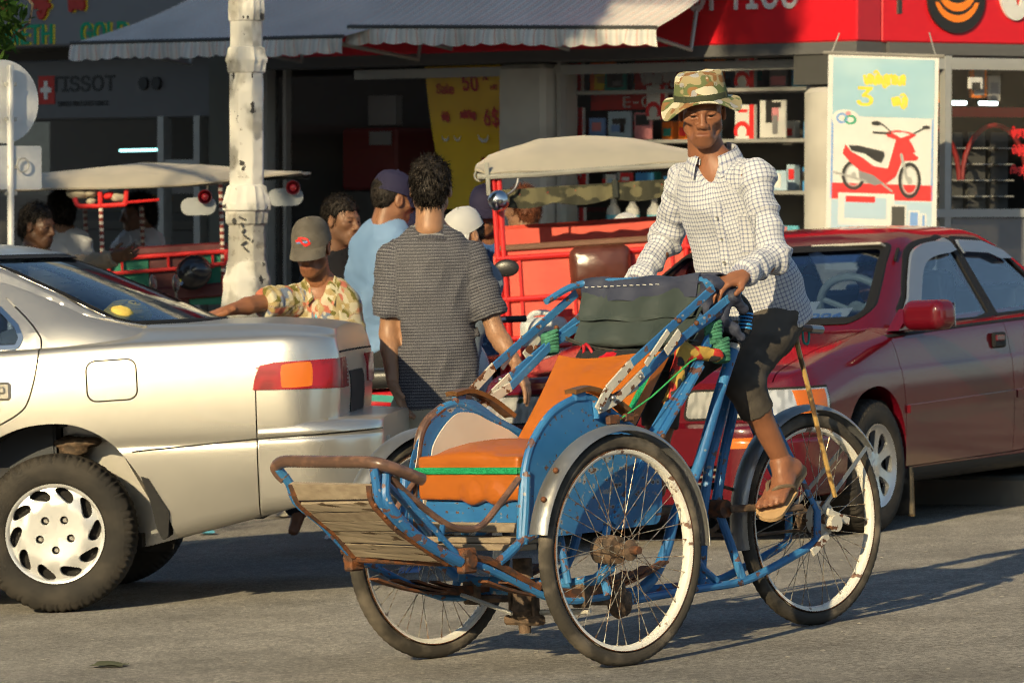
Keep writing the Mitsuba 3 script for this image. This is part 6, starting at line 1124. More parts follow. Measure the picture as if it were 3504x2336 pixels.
    def halff(x):
        w = plan(x, -.94, 9, W + .004, .36, .3); zt = I(x, [-.94, -.85, -.3], [.515, .535, .54]); return [(0, .19), (w * .92, .19), (w * .975, .21), (w * .99, .30), (w * .998, .42), (w * 1.0, .45), (w * .985, .455), (w * 1.0, .47), (w * .99, zt - .015), (w * .95, zt), (w * .5, zt + .002), (0, zt + .002)]
    Bf = loft_x(cosx(-.94, -.335, 36), halff, yc, 2); Bfm = man(Bf) - man(loft_x(np.linspace(-.72, -.2, 4), lambda x: [(0, .1), (W - .05, .1), (W - .05, .8), (0, .8)], yc, 0)) - man(ypr(arch, -.4, 2.2))
    Bfm = Bfm - man(xpr(affinity.translate(rrect(1.05, .11, .03), yc, .30), -1.2, -.86))
    part(rc, 'front_bumper', tri(Bfm), 'mat_redpaint', smooth=28); part(rc, 'intake', box((-.84, yc, .30), (.02, 1.08, .14)), 'mat_wellblack')
    for z in (.275, .305, .335): part(rc, 'intake_bar', box((-.90, yc, z), (.02, 1.03, .008)), 'mat_trimgrey')
    part(rc, 'bumper_indicator', tri((man(offset(Bf, .004)) - man(offset(Bf, -.01))) ^ man(xpr(fronts(.02, .20, .425, .47, .012), -1.2, -.6))), 'mat_lampamber', smooth=28); pl_ = part(rc, 'number_plate', box((-.95, yc, .385), (.012, .34, .12), bev=.004), 'mat_white'); part(pl_, 'number', text('2A-4718', .055, .003, M4(nA([[0, 0, -1], [-1, 0, 0], [0, 1, 0.0]]), [-.957, yc, .38]), True), 'mat_navy')
    mi_ = part(rc, 'door_mirror', wrinkle(Sdf().box((.275, -.245, .955), (.075, .115, .068), .05, R=rot([0, 0, 1], -14)).cone((.33, -.13, .925), (.28, -.22, .945), .03, .04, k=.03).mesh(.008), 0, 1), 'mat_redpaint', smooth=True, label='red door mirror'); part(mi_, 'mount', ypr(Polygon([(.26, .89), (.44, .895), (.40, .985)]), -.10, -.04), 'mat_redpaint'); part(mi_, 'glass', box((.345, -.26, .955), (.008, .19, .11), rot([0, 0, 1], -14), .003), 'mat_chrome')
    part(rc, 'antenna_bracket', bar((.75, .13, 1.21), (.83, .15, 1.262), .014, .012), 'mat_trimblack'); hd_ = part(rc, 'door_handle', box((1.36, -.107, .815), (.14, .02, .075), bev=.02), 'mat_trimblack'); part(hd_, 'grip', box((1.35, -.118, .825), (.095, .014, .028), bev=.005), 'mat_redpaint')
    part(rc, 'wheel_well', cat(ypr(Point(0, .3).buffer(.37, 24).difference(Point(0, .3).buffer(.345, 24)).intersection(sbox(-1, .2, 1, 2)), -.07, .25), ypr(Point(0, .3).buffer(.37).intersection(sbox(-1, .1, 1, 2)), .235, .25)), 'mat_wellblack'); part(rc, 'well_liner', tube([(.20, -.03, .60), (.29, -.04, .47), (.325, -.05, .30), (.33, -.05, .20)], .028, 8, 3), 'mat_mudrubber')
    part(rc, 'mud_flap', box((.335, -.02, .165), (.014, .17, .22), bev=.004), 'mat_mudrubber'); part(rc, 'mud_flap', box((.346, -.085, .15), (.008, .035, .20), bev=.003), 'mat_mudtan')
    for x in (0, 2.465): car_wheel(rc, 'wheel', x, -.01, .2975, .18, .182, 'alloy', label='front wheel with alloy rim' if x == 0 else None); car_wheel(rc, 'wheel', x, yc * 2 + .01, .2975, .18, .182, 'alloy', face=1)
    part(rc, 'underbody', box((1.3, yc, .22), (3.9, 1.3, .05)), 'mat_wellblack')
    # cabin
    for yy in (yc - .35, yc + .35): part(rc, 'seat', wrinkle(Sdf().box((1.36, yy, .86), (.07, .24, .30), .05, R=rot([0, 1, 0], 14)).ell((1.48, yy, 1.20), (.05, .13, .08), k=.02).mesh(.02), 0, 1), 'mat_cabingrey', smooth=True)
    part(rc, 'seat', box((2.22, yc, .86), (.18, 1.25, .42), rot([0, 1, 0], 16), .04), 'mat_cabingrey'); part(rc, 'dashboard', cat(box((.52, yc, .915), (.42, 1.28, .05), rot([0, 1, 0], -3), .02), box((.62, yc - .35, .955), (.18, .36, .05), bev=.02)), 'mat_cabin'); part(rc, 'headlining', box((1.40, yc, 1.325), (.8, .95, .01)), 'mat_cabingrey')
    with at(M4(rot([0, 1, 0], 62), [.86, yc - .35, .975])): part(rc, 'steering_wheel', cat(trimesh.creation.torus(.185, .019, 40, 12), *[tube([(0, 0, -.01), (.18 * math.cos(a), .18 * math.sin(a), 0)], .014, 6) for a in (.0, 2.0, 4.2)], lathe([(.001, -.02), (.05, -.02), (.05, .01), (.001, .015)], 16)), 'mat_wheelgrey')
    part(rc, 'rear_mirror', box((.80, yc, 1.225), (.03, .24, .065), rot([0, 0, 1], 12), .012), 'mat_cabingrey'); part(rc, 'sun_visor', box((.86, yc - .34, 1.268), (.16, .36, .012), rot([0, 1, 0], 18), .004), 'mat_column')
    for i, (m_, y, a, zz, w_) in enumerate((('mat_white', yc - .15, 8, .972, .34), ('mat_paleblue', yc + .20, -6, .966, .30), ('mat_white', yc - .38, 3, .968, .26))):
        kk = thing('paper', ('open white leaflet with photos lying on the red car dashboard', 'pale blue printed sheet lying on the dashboard toward the passenger side', 'white 2006 tax disc sheet lying on the dashboard before the steering wheel')[i], 'paper'); Rm = rot([0, 0, 1], a) @ rot([0, 1, 0], -24)
        part(kk, 'sheet', box((.42 - .03 * (i == 0) + (.08 if i == 0 else 0), y, zz + (.03 if i == 0 else 0)), (.13, w_, .003), Rm), m_)
        if i == 2: part(kk, 'print', text('2006', .045, .003, M4(Rm @ nA([[0, 1, 0], [-1, 0, 0], [0, 0, 1.0]]), [.40, y, zz - .004]), True, sx=1.4), 'mat_midblue')
        elif i == 0: part(kk, 'print', box((.455, y - .08, zz + .034), (.05, .06, .003), Rm), 'mat_navy'); part(kk, 'print', box((.455, y + .07, zz + .034), (.05, .06, .003), Rm), 'mat_pink')
        else: part(kk, 'print', box((.42, y, zz + .003), (.07, .2, .003), Rm), 'mat_cyan')
    kk = thing('hanging_charm', 'green ribbon charm with a pale card hanging from the red car mirror', 'charm'); part(kk, 'ribbon', bar((.76, yc + .10, 1.21), (.74, yc + .10, 1.0), .022, .003, (1, 0, 0)), 'mat_teal'); part(kk, 'card', box((.74, yc + .06, 1.0), (.004, .10, .07)), 'mat_white'); part(kk, 'bead', mv(trimesh.creation.icosphere(2, .016), (.74, yc + .03, 1.075)), 'mat_letteryellow')
    bx_ = thing('tissue_box', 'white box on the rear shelf behind the red car driver', 'box', mesh=box((2.45, yc + .3, 1.04), (.16, .26, .12), bev=.01), mat='mat_white')

# ================================================================ PEOPLE IN THE STREET
def tilt(x, y, z, roll): return M4(nA([[math.cos(roll), 0, -math.sin(roll)], [0, 1, 0], [math.sin(roll), 0, math.cos(roll)]]), [x, y, z])
def f_stripe(p, n, uv):
    v = uv.y * 78; u = uv.x * 95; b = v - dr.floor(v); a = u - dr.floor(u)
    s = smoothstep(.06, .14, b) * (1 - smoothstep(.26, .34, b)); t = smoothstep(.10, .2, a) * (1 - smoothstep(.34, .44, a))
    g = mix((.056, .056, .070), (.27, .27, .28), s * .8); return mix(g, (.16, .155, .165), t * (1 - s) * .5) * (.9 + .2 * fbm(uv.x * 8, uv.y * 8, 1.0, 2))
pm('greystripe', proc(f_stripe), .85, spec=.2)
def f_floral(p, n, uv):
    u, v = uv.x * 21, uv.y * 21; d1, d2, w = voronoi(u + .6 * noise(u * 2, v * 2), v + .6 * noise(u * 2 + 9, v * 2)); q = fbm(u * 1.6, v * 1.6, 2.0, 3)
    g = mix((.40, .28, .09), (.46, .40, .26), q); g = mix(g, (.52, .17, .11), smoothstep(.50, .56, w) * smoothstep(.75, .5, d1)); g = mix(g, (.18, .22, .30), smoothstep(.82, .86, w) * smoothstep(.7, .45, d1))
    g = mix(g, (.17, .15, .04), smoothstep(.24, .20, w) * smoothstep(.7, .4, d1)); return mix(g, (.60, .55, .40), smoothstep(.60, .64, noise(u * 2.2 + 5, v * 2.2, 3.0)) * .8)
pm('floral', proc(f_floral), .85, spec=.2)
pm('khaki', ramp((.46, .42, .32), (.38, .34, .26), .5, .2, 8), .85); pm('skyshirt', ramp((.14, .25, .44), (.18, .30, .50), .5, .2, 7), .8); pm('darktrouser', (.016, .016, .02), .85); pm('capgrey', ramp((.10, .088, .072), (.13, .115, .095), .5, .2, 30), .9); pm('capnavy', (.018, .016, .05), .85); pm('capwhite', (.50, .50, .50), .8)
pm('bluegrey', (.15, .19, .24), .85); pm('denimblue', (.02, .07, .22), .85); pm('paletop', ramp((.42, .56, .58), (.36, .50, .52), .5, .2, 8), .85); pm('tanshirt', (.23, .18, .13), .85); pm('whiteshirt', (.60, .62, .66), .85); pm('greenshirt', (.03, .16, .15), .85); pm('auburn', (.16, .05, .02), .6)
def f_rugby(p, n, uv): return mix((.30, .22, .06), (.018, .018, .022), smoothstep(.40, .44, noise(1.0, 1.0, p.z * 9 + .2)))
pm('rugby', proc(f_rugby), .85)
def stand(J, yaw_side, foot=(0, -.17), gap=.095, dz=0.0):
    """fill in hips, knees and ankles for someone standing on the road under the pelvis; yaw_side points to the person's left"""
    p = nA(J['pelvis']); sd = unit(nA(yaw_side, float)); g = float(gz(p[0], p[1])) + dz
    for a, s in (('L', 1), ('R', -1)):
        h = p + sd * gap * s - nA([0, 0, .03]); an = nA([p[0] + sd[0] * gap * 1.3 * s, p[1] + sd[1] * gap * 1.3 * s, g + .085]); J['h' + a] = h; J['k' + a] = (h + an) / 2 + nA([foot[0], foot[1], 0]) * .2 + nA([0, 0, -.01]); J['a' + a] = an; J['t' + a] = an + nA([foot[0], foot[1], -.055])
    return J
TN = (.28, .145, .085)
J = stand(dict(head=(-.335,18,1.435), neck=(-.335,18,1.25), pelvis=(-.312,18,.557), sL=(-.493,18,1.149), sR=(-.169,18,1.146), eL=(-.51,18,.845), eR=(-.065,17.95,.847), wL=(-.491,17.9,.642), wR=(.021,17.85,.719)), (-1, .05, 0), foot=(.03, .17))
k, MH = person('young man with black hair seen from behind in a grey striped short sleeved shirt', J, (.10, 1, -.06), (.06, 1, .05), tone=(.33, .175, .10), h=.009, hh=.0045, shirt='mat_greystripe', sleeve='short', hem=.02, trousers='mat_khaki', leg_end=.92, hair='short', curl=.16, hdir={'L': ((.40, -.15, -.88), (-.9, .2, -.3)), 'R': ((.36, -.15, -.85), (.85, -.3, .3))}, belly=.012, seed=11, wr=.013, s=1.03)
nk = nA(J['neck'])
P = []
for t in np.linspace(-2.5, 2.5, 23):
    e = nA([math.sin(t) * 1.05, -math.cos(t), 0]); P.append([nk + e * .070 + nA([0, 0, .010 - .01 * abs(t)]), nk + e * .066 + nA([0, 0, .052 - .012 * abs(t)]), nk + e * .076 + nA([0, 0, .053 - .012 * abs(t)]), nk + e * .108 + nA([0, 0, -.012 - .010 * abs(t)])])
part(k, 'collar', grid(nA(P)), 'mat_greystripe', smooth=True, uv=np.stack(np.meshgrid(np.linspace(0, .4, 23), np.linspace(0, .06, 4), indexing='ij'), -1).reshape(-1, 2))
P = [[nA([nk[0] + .185 * q, nk[1] - .098 - .02 * math.cos(q * 1.5) + .012 * z_, nk[2] - .16 - .006 * q * q + z_]) for z_ in (-.004, .004)] for q in np.linspace(-1, 1, 15)]
for a in 'LR':
    an, to = nA(J['a' + a]), nA(J['t' + a]); d = unit(to - an); thing('flip_flop', 'blue rubber flip flop on the %s foot of the man in grey' % ('left' if a == 'L' else 'right'), 'sandal', mesh=box(an + d * .055 - nA([0, 0, .075]), (.09, .25, .018), rot([0, 0, 1], 0), .008), mat='mat_midblue')
# moto-taxi man in the flowered shirt
J = dict(head=(-.897,19.5,1.173), neck=(-.859,19.6,1.009), pelvis=(-.816,19.7,.484), sL=(-.761,19.6,.928), sR=(-.993,19.55,.941), eL=(-.722,19.6,.724), eR=(-1.141,19.4,.93), wL=(-.73,19.4,.557), wR=(-1.259,19.25,.905), hL=(-.759,19.65,.467), hR=(-.868,19.65,.467), kL=(-.723,19.2,.354), kR=(-1.022,19.4,.343), aL=(-.727,19.3,0), aR=(-.95,19.5,.005))
k, MH = person('brown skinned man in a flowered shirt and grey cap sitting on a red motorbike', J, (-.34, -1, -.30), (-.15, -1, .1), tone=(.30, .125, .062), h=.010, hh=.0045, kind='old', shirt='mat_floral', sleeve='short', hem=.06, trousers='mat_darktrouser', hair='crop', curl=.6, seed=21, wr=.013, collar=True, s=1.0, hdir={'R': ((-.9, -.2, -.3), (.1, -.2, 1))})
ball_cap(k, MH, 'mat_capgrey', emblem=[('emblem', union_all([LineString(spline(nA([(-.030, .062), (-.012, .056), (.0, .066), (.014, .078), (.032, .072)]), 5)).buffer(.0055), LineString(spline(nA([(-.028, .070), (-.02, .082), (.0, .088), (.02, .086)]), 5)).buffer(.0042)]), 'mat_redprint'), ('emblem', LineString([(-.03, .073), (.03, .066)]).buffer(.0035), 'mat_midblue')])
nk = nA(J['neck'])
for sg_ in (-1, 1): PC = nA([[nk + nA([sg_ * (.062 + .028 * b - .030 * a), -.045 - .060 * a - .014 * b, .045 - .105 * a - .030 * b]) for b in (0, .5, 1)] for a in (0, .4, .8, 1)]); part(k, 'collar', grid(PC), 'mat_floral', smooth=True, uv=np.stack(np.meshgrid(np.linspace(0, .12, 4), np.linspace(0, .05, 3), indexing='ij'), -1).reshape(-1, 2))
part(k, 'pen', tube([(-.878,19.42,.882), (-.865,19.42,.847)], .005, 6), 'mat_cyan')
# others, partly hidden
def half_fig(label, head, neck, pelvis, sL, sR, fwd, chest, tone, shirt, side, hat=None, eL=None, eR=None, wL=None, wR=None, hair='short', seed=0, trousers='mat_darktrouser', s=1.0, sleeve='short', brim=None, emb=None, dz=.0, kind='m', hh=.0055, haircol=None):
    J = dict(head=head, neck=neck, pelvis=pelvis, sL=sL, sR=sR); sd = unit(nA(sL) - nA(sR)); J['eL'] = nA(sL) + sd * .05 + nA([0, 0, -.27]) if eL is None else eL; J['eR'] = nA(sR) - sd * .05 + nA([0, 0, -.27]) if eR is None else eR
    J['wL'] = nA(J['eL']) + nA([0, -.06, -.24]) if wL is None else wL; J['wR'] = nA(J['eR']) + nA([0, -.06, -.24]) if wR is None else wR
    ch = unit(nA(chest, float)); J = stand(J, side, foot=(ch[0] * .16, ch[1] * .16), dz=dz); k, MH = person(label, J, fwd, chest, tone=tone, h=.013, hh=hh, shirt=shirt, trousers=trousers, hair='crop' if hat else hair, seed=seed, s=s, sleeve=sleeve, kind=kind, wr=.014)
    if haircol: scene[k + '__hair']['bsdf']['id'] = haircol
    if hat: ball_cap(k, MH, hat, brim, emblem=emb)
    return k
half_fig('dark haired man in a yellow and black striped shirt looking to the right', (-.858,22,1.276), (-.891,22.05,1.133), (-.887,22.1,.502), (-.798,22.1,1.05), (-.986,22,1.052), (.75, -.62, -.05), (.5, -1, 0), TN, 'mat_rugby', (.9, .4, 0), seed=31)
half_fig('man in a blue shirt and navy cap standing with his back turned', (-.581,21.2,1.383), (-.615,21.2,1.256), (-.649,21.2,.667), (-.71,21.25,1.162), (-.536,21.1,1.164), (.86, .50, -.18), (.55, .85, 0), (.26, .12, .065), 'mat_skyshirt', (-.85, .55, 0), hat='mat_capnavy', eL=(-.758,21.3,.919), eR=(-.496,21,.926), seed=32, s=1.05, emb=None)
half_fig('man in a dark cap half hidden behind the blue shirt', (-.551,22.6,1.193), (-.556,22.6,1.069), (-.556,22.6,.503), (-.47,22.6,1.001), (-.635,22.6,1.001), (.2, -1, -.3), (.1, -1, 0), TN, 'mat_darktrouser', (1, 0, 0), hat='mat_capnavy', seed=33)
half_fig('man in a white cap and blue grey shirt bending his head down', (-.212,19.6,1.228), (-.17,19.8,1.109), (-.331,19.9,.554), (-.107,19.8,1.014), (-.283,19.9,1.002), (-.78, -.62, -.34), (-.5, -1, 0), (.42, .22, .13), 'mat_bluegrey', (.8, -.4, 0), hat='mat_capwhite', seed=34, s=.92, eL=(-.171,19.9,.793), wL=(-.231,19.9,.614), emb=[('emblem', LineString([(-.025, .066), (.025, .074)]).buffer(.004), 'mat_orange')])
half_fig('man in a navy cap and dark blue top under the red roof', (-.129,22.2,1.326), (-.103,22.3,1.189), (-.058,22.3,.515), (.004,22.3,1.091), (-.203,22.3,1.091), (-.3, -1, -.15), (-.1, -1, 0), (.20, .09, .05), 'mat_denimblue', (1, 0, 0), hat='mat_capnavy', seed=35)
half_fig('person with auburn hair in a pale blue top seen from behind', (.051,23.2,1.328), (.083,23.2,1.21), (.093,23.2,.548), (-.009,23.2,1.133), (.181,23.2,1.133), (-.6, .75, -.1), (-.3, 1, 0), TN, 'mat_paletop', (-1, .2, 0), seed=36, haircol='mat_auburn', s=.98)
half_fig('person in a white cap behind the red carriage panel', (.608,23.4,1.168), (.618,23.4,1.042), (.618,23.4,.447), (.711,23.4,.962), (.524,23.4,.962), (.8, -.5, -.45), (.6, -1, 0), TN, 'mat_whiteshirt', (1, .3, 0), hat='mat_capwhite', seed=37)
half_fig('dark haired man in a tan shirt resting an arm on the left carriage', (-2.676,24.6,1.228), (-2.696,24.6,1.086), (-2.747,24.6,.544), (-2.587,24.5,1.019), (-2.801,24.7,1.01), (.85, -.45, -.1), (.6, -.8, 0), (.10, .05, .03), 'mat_tanshirt', (.7, .6, 0), eL=(-2.406,24.4,1.011), wL=(-2.221,24.3,1.061), sleeve='long', seed=38)
half_fig('man with black hair in a white shirt behind the left carriage', (-2.651,25.6,1.307), (-2.636,25.6,1.187), (-2.639,25.6,.508), (-2.734,25.6,1.118), (-2.539,25.6,1.118), (-.3, .9, 0), (-.1, 1, 0), TN, 'mat_whiteshirt', (-1, 0, 0), seed=39)
half_fig('rider in a pale shirt on the far white scooter', (-2.252,26.2,1.294), (-2.226,26.2,1.181), (-2.217,26.2,.749), (-2.158,26.2,1.126), (-2.305,26.2,1.126), (-.9, -.3, -.1), (-.8, -.5, 0), (.25, .13, .08), 'mat_whiteshirt', (.4, -.9, 0), eL=(-2.277,26,1.053), eR=(-2.369,26.3,1.062), wL=(-2.315,25.9,1.016), wR=(-2.404,26.3,1.036), seed=40)
with at(FR): person('car driver with dark hair and a dark shirt behind the red car steering wheel', dict(head=(1.10, .40, 1.135), neck=(1.18, .39, 1.00), pelvis=(1.22, .385, .60), sL=(1.17, .22, .95), sR=(1.17, .56, .95), eL=(1.02, .16, .78), eR=(1.0, .60, .78), wL=(.86, .26, .88), wR=(.86, .52, .88), hL=(1.15, .30, .62), hR=(1.15, .47, .62), kL=(.80, .28, .70), kR=(.80, .49, .70), aL=(.62, .28, .64), aR=(.62, .49, .64)), (-.9, .25, -.05), (-1, 0, .15), tone=(.36, .18, .11), h=.014, hh=.0055, shirt='mat_darktrouser', trousers=None, legs=False, hair='short', seed=41, curl=.7)

# ================================================================ MOTORBIKES
pm('bikered', (.42, .008, .018), .2, clearcoat=1.0); pm('bikewhite', (.68, .70, .70), .25, clearcoat=1.0); pm('bikegreen', (.36, .46, .42), .3, clearcoat=1.0); pm('seatblack', (.02, .02, .022), .35)
def bike(label, M, paint, tail='mat_lampred', mirrors=True, cowl=None, stripe='mat_teal'):
    k = thing('motorbike', label, 'motorbike')
    with at(M):
        for x in (0, 1.22):
            w = part(k, 'wheel', mv(lathe([(.25 + .032 * math.cos(t), .03 * math.sin(t)) for t in np.linspace(0, 6.28, 11)[:-1]], 40, 1, close=True), (x, 0, .28)), 'mat_cartyre'); part(w, 'rim', mv(lathe([(.222, -.018), (.212, 0), (.222, .018)], 40, 1), (x, 0, .28)), 'mat_steel'); part(w, 'hub', mv(lathe([(.001, -.04), (.045, -.04), (.045, .04), (.001, .04)], 16, 1), (x, 0, .28)), 'mat_steel')
            for i in range(14): a = i * math.pi / 7; part(w, 'spoke', tube([(x + .04 * math.cos(a + .6), .02 * (-1) ** i, .28 + .04 * math.sin(a + .6)), (x + .218 * math.cos(a), 0, .28 + .218 * math.sin(a))], .0018, 4), 'mat_steel')
            part(k, 'mudguard', mv(sheet(nA([[(.305 * math.cos(t), q, .305 * math.sin(t)) for q in (-.045, -.03, 0, .03, .045)] for t in np.linspace(.5 if x else .9, 2.7, 14)]), .004), (x, 0, .28)), paint)
        part(k, 'body', wrinkle(Sdf().cone((-.18, 0, .70), (.45, 0, .62), .055, .075, k=.03).cone((.45, 0, .58), (.80, 0, .42), .075, .07, k=.04).cone((.80, 0, .42), (1.02, 0, .90), .06, .065, k=.05).ell((1.0, 0, .72), (.07, .17, .24), k=.05).mesh(.012), 0, 1), paint, smooth=True)
        part(k, 'seat', Sdf().box((.12, 0, .775), (.33, .105, .045), .03, k=.02).ell((.36, 0, .76), (.12, .09, .04), k=.05).mesh(.011), 'mat_seatblack', smooth=True); part(k, 'seat_rail', tube([(-.20, .10, .765), (-.26, .09, .79), (-.29, 0, .80), (-.26, -.09, .79), (-.20, -.10, .765), (.10, -.115, .745)], .011, 8, 4), 'mat_chrome')
        part(k, 'tail_lamp', Sdf().box((-.25, 0, .70), (.045, .06, .04), .02).mesh(.009), tail, smooth=True)
        for s in (-1, 1):
            part(k, 'shock', tube([(.02, s * .11, .30), (-.02, s * .11, .64)], .022, 10), 'mat_pink'); part(k, 'side_stripe', box((-.02, s * .062, .68), (.34, .008, .03), rot([0, 1, 0], -6)), stripe); part(k, 'indicator', mv(trimesh.creation.icosphere(2, .03), (-.22, s * .12, .66)), 'mat_lampamber')
            part(k, 'fork', tube([(1.22, s * .075, .28), (1.10, s * .075, .70)], .020, 8), 'mat_steel'); part(k, 'grip', tube([(.96, s * .20, 1.0), (.90, s * .33, 1.0)], .016, 8), 'mat_foam')
            if mirrors: part(k, 'mirror', cat(tube([(.98, s * .18, 1.0), (1.02, s * .24, 1.20)], .006, 6), xf(trimesh.creation.icosphere(2, .055), M4(np.diag([.25, 1.1, .75]) @ np.eye(3), [1.02, s * .26, 1.24]))), 'mat_seatblack')
        part(k, 'handlebar', tube([(.96, -.24, 1.0), (1.0, -.1, .98), (1.0, .1, .98), (.96, .24, 1.0)], .013, 8, 3), 'mat_steel'); part(k, 'cowl', Sdf().ell((1.06, 0, .99), (.10, .16, .09)).ell((1.02, 0, .90), (.08, .12, .10), k=.04).mesh(.011), cowl or paint, smooth=True); part(k, 'headlamp', xf(trimesh.creation.icosphere(3, .085), M4(np.diag([.4, 1.1, .75]), [1.13, 0, .985])), 'mat_lampgrey', smooth=True); part(k, 'engine', Sdf().box((.52, 0, .36), (.16, .11, .10), .03).cone((.5, 0, .40), (.78, 0, .44), .07, .06, k=.02).mesh(.014), 'mat_grease', smooth=True); part(k, 'exhaust', tube([(.6, -.12, .28), (.2, -.14, .27), (-.22, -.15, .33)], [.022, .03, .045], 10), 'mat_steel')
    return k
bike('red motorbike with a black seat ridden by the man in the flowered shirt', frame(-.50, 19.45, math.pi - .12), 'mat_bikered')
bike('white motorbike with black cowl facing the viewer behind the grey shirted man', frame(-.13, 21.35, -math.pi / 2 - .1), 'mat_bikewhite', cowl='mat_bikewhite')
with at(frame(-.13, 21.35, -math.pi / 2 - .1)): pass
bike('pale green scooter with its rider behind the left carriage', frame(-2.0, 26.6, math.pi - .5), 'mat_bikegreen', stripe='mat_white'); bike('white scooter parked beside the pale green one', frame(-2.25, 26.0, math.pi - .7), 'mat_bikewhite', stripe='mat_shade'); bike('red motorbike parked in the shade behind the left carriage', frame(-1.55, 26.2, math.pi - .25), 'mat_bikered')

# ================================================================ TUK-TUK CARRIAGES
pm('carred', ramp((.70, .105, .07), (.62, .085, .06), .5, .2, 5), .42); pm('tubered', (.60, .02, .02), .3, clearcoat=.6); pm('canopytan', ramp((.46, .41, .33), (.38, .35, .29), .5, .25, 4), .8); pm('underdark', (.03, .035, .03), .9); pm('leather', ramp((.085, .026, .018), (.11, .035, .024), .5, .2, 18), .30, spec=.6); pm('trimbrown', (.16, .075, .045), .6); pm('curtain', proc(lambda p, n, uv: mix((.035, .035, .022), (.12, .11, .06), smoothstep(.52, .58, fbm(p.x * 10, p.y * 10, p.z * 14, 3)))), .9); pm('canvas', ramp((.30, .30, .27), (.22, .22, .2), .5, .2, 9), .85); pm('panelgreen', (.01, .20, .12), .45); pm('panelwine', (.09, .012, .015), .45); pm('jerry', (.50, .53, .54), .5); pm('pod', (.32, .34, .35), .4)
pm('bandpost', proc(lambda p, n, uv: mix((.62, .56, .48), (.22, .03, .02), smoothstep(.45, .55, dr.abs((p.z * 26 - dr.floor(p.z * 26)) * 2 - 1)))), .4)
with at(tilt(*(-.065,21,1.178), .065)):
    tt = thing('red_tuk_tuk', 'red passenger carriage with a tan cloth roof behind the cycle rickshaw', 'tuk-tuk')
    def z_(y): return -(y - 560) / 476.
    def x_(x): return (x - 1145) / 476.
    us = np.linspace(0, 1, 31); P = []
    for u_ in us:
        x = -.09 + 1.06 * u_; ridge = np.interp(u_, [0, .05, .14, .30, .5, .75, 1], [.385, .42, .455, .50, .49, .46, .40]); eave = np.interp(u_, [0, .06, .3, .55, 1], [.365, .335, .33, .335, .33]); row = []
        for v_ in np.linspace(0, 1, 17):
            a = math.pi * v_; row.append((x + .02 * math.sin(a) * (1 if u_ < .05 else 0), -.06 + 1.22 * v_, eave + (ridge - eave) * math.sin(a) ** .55 + .008 * math.sin(9 * u_ + 5 * v_)))
        P.append(row)
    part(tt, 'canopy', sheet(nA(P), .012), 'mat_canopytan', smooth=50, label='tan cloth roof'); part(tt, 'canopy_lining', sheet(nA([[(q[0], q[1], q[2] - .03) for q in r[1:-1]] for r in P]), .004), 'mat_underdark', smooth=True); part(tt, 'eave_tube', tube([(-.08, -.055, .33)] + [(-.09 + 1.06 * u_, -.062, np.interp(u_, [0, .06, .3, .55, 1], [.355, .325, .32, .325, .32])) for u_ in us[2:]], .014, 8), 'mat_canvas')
    sp = [(.034 * (1 - t / 14.) * math.cos(t), .034 * (1 - t / 14.) * math.sin(t)) for t in np.linspace(0, 10, 40)]; part(tt, 'rolled_flap', mv(poly_prism(LineString(sp).buffer(.0045), .30, M4(nA([[1, 0, 0], [0, 0, -1], [0, 1, 0.0]]), [0, .15, 0])), (x_(1113), .12, z_(402))), 'mat_canvas'); part(tt, 'flap_strap', box((x_(1130), -.07, z_(410)), (.02, .01, .16), bev=.003), 'mat_canvas')
    for y in (-.03, 1.06):
        for x in (-.006, .022, .90): part(tt, 'post', tube([(x, y, .33), (x, y, -.95)], .0135, 10), 'mat_tubered')
    mr = part(tt, 'mirror', xf(trimesh.creation.icosphere(3, .052), M4(np.diag([1, .7, 1.0]), [x_(1152), -.12, z_(461)])), 'mat_chrome', smooth=True, label='round chrome mirror'); part(mr, 'arm', tube([(x_(1160), -.10, z_(455)), (x_(1190), -.08, z_(437)), (x_(1200), -.06, z_(412))], .006, 6, 3), 'mat_steel'); part(mr, 'boss', mv(trimesh.creation.icosphere(2, .011), (x_(1156), -.155, z_(464))), 'mat_shade')
    part(tt, 'roof_bar', tube([(.0, -.02, z_(450)), (.92, -.02, z_(448) - .0)], .014, 8), 'mat_tubered')
    P = [[(x_(1150) + .88 * t, -.035 - .012 * math.sin(40 * t), z_(437) - d * (.075 + .022 * abs(math.sin(t * 2 * math.pi / .62 * .5 * 2)))) for d in np.linspace(0, 1, 6)] for t in np.linspace(0, 1, 41)]; part(tt, 'rolled_curtain', sheet(nA(P), .02), 'mat_curtain', smooth=50, label='rolled camouflage curtain under the roof')
    part(tt, 'curtain_tie', box((x_(1420), -.06, z_(452)), (.03, .03, .09), bev=.006), 'mat_underdark')
    part(tt, 'side_panel', box((.46, 0, -.33), (.96, .03, .62), bev=.006), 'mat_carred'); part(tt, 'inner_back', box((.46, .55, -.05), (.92, .06, .26), bev=.02), 'mat_carred'); part(tt, 'far_panel', box((.46, 1.03, -.30), (.96, .03, .7)), 'mat_carred'); part(tt, 'end_panel', box((-.015, .5, -.35), (.03, 1.0, .58)), 'mat_carred'); part(tt, 'end_panel', box((.925, .5, -.35), (.03, 1.0, .58)), 'mat_carred')
    part(tt, 'trim_band', box((.46, -.012, -.022), (.96, .05, .03), bev=.006), 'mat_trimbrown'); part(tt, 'bench', box((.46, .5, -.36), (.9, .9, .08)), 'mat_leather'); part(tt, 'floor', box((.46, .5, -.66), (1.0, 1.0, .04)), 'mat_shade'); part(tt, 'axle', tube([(.6, -.05, -1.0), (.6, 1.1, -1.0)], .03, 10), 'mat_grease')
    for y in (-.072, -.27, -.46): part(tt, 'rail', tube([(-.02, -.032, y), (.95, -.032, y - .0)], .0135 if y > -.4 else .012, 8), 'mat_tubered')
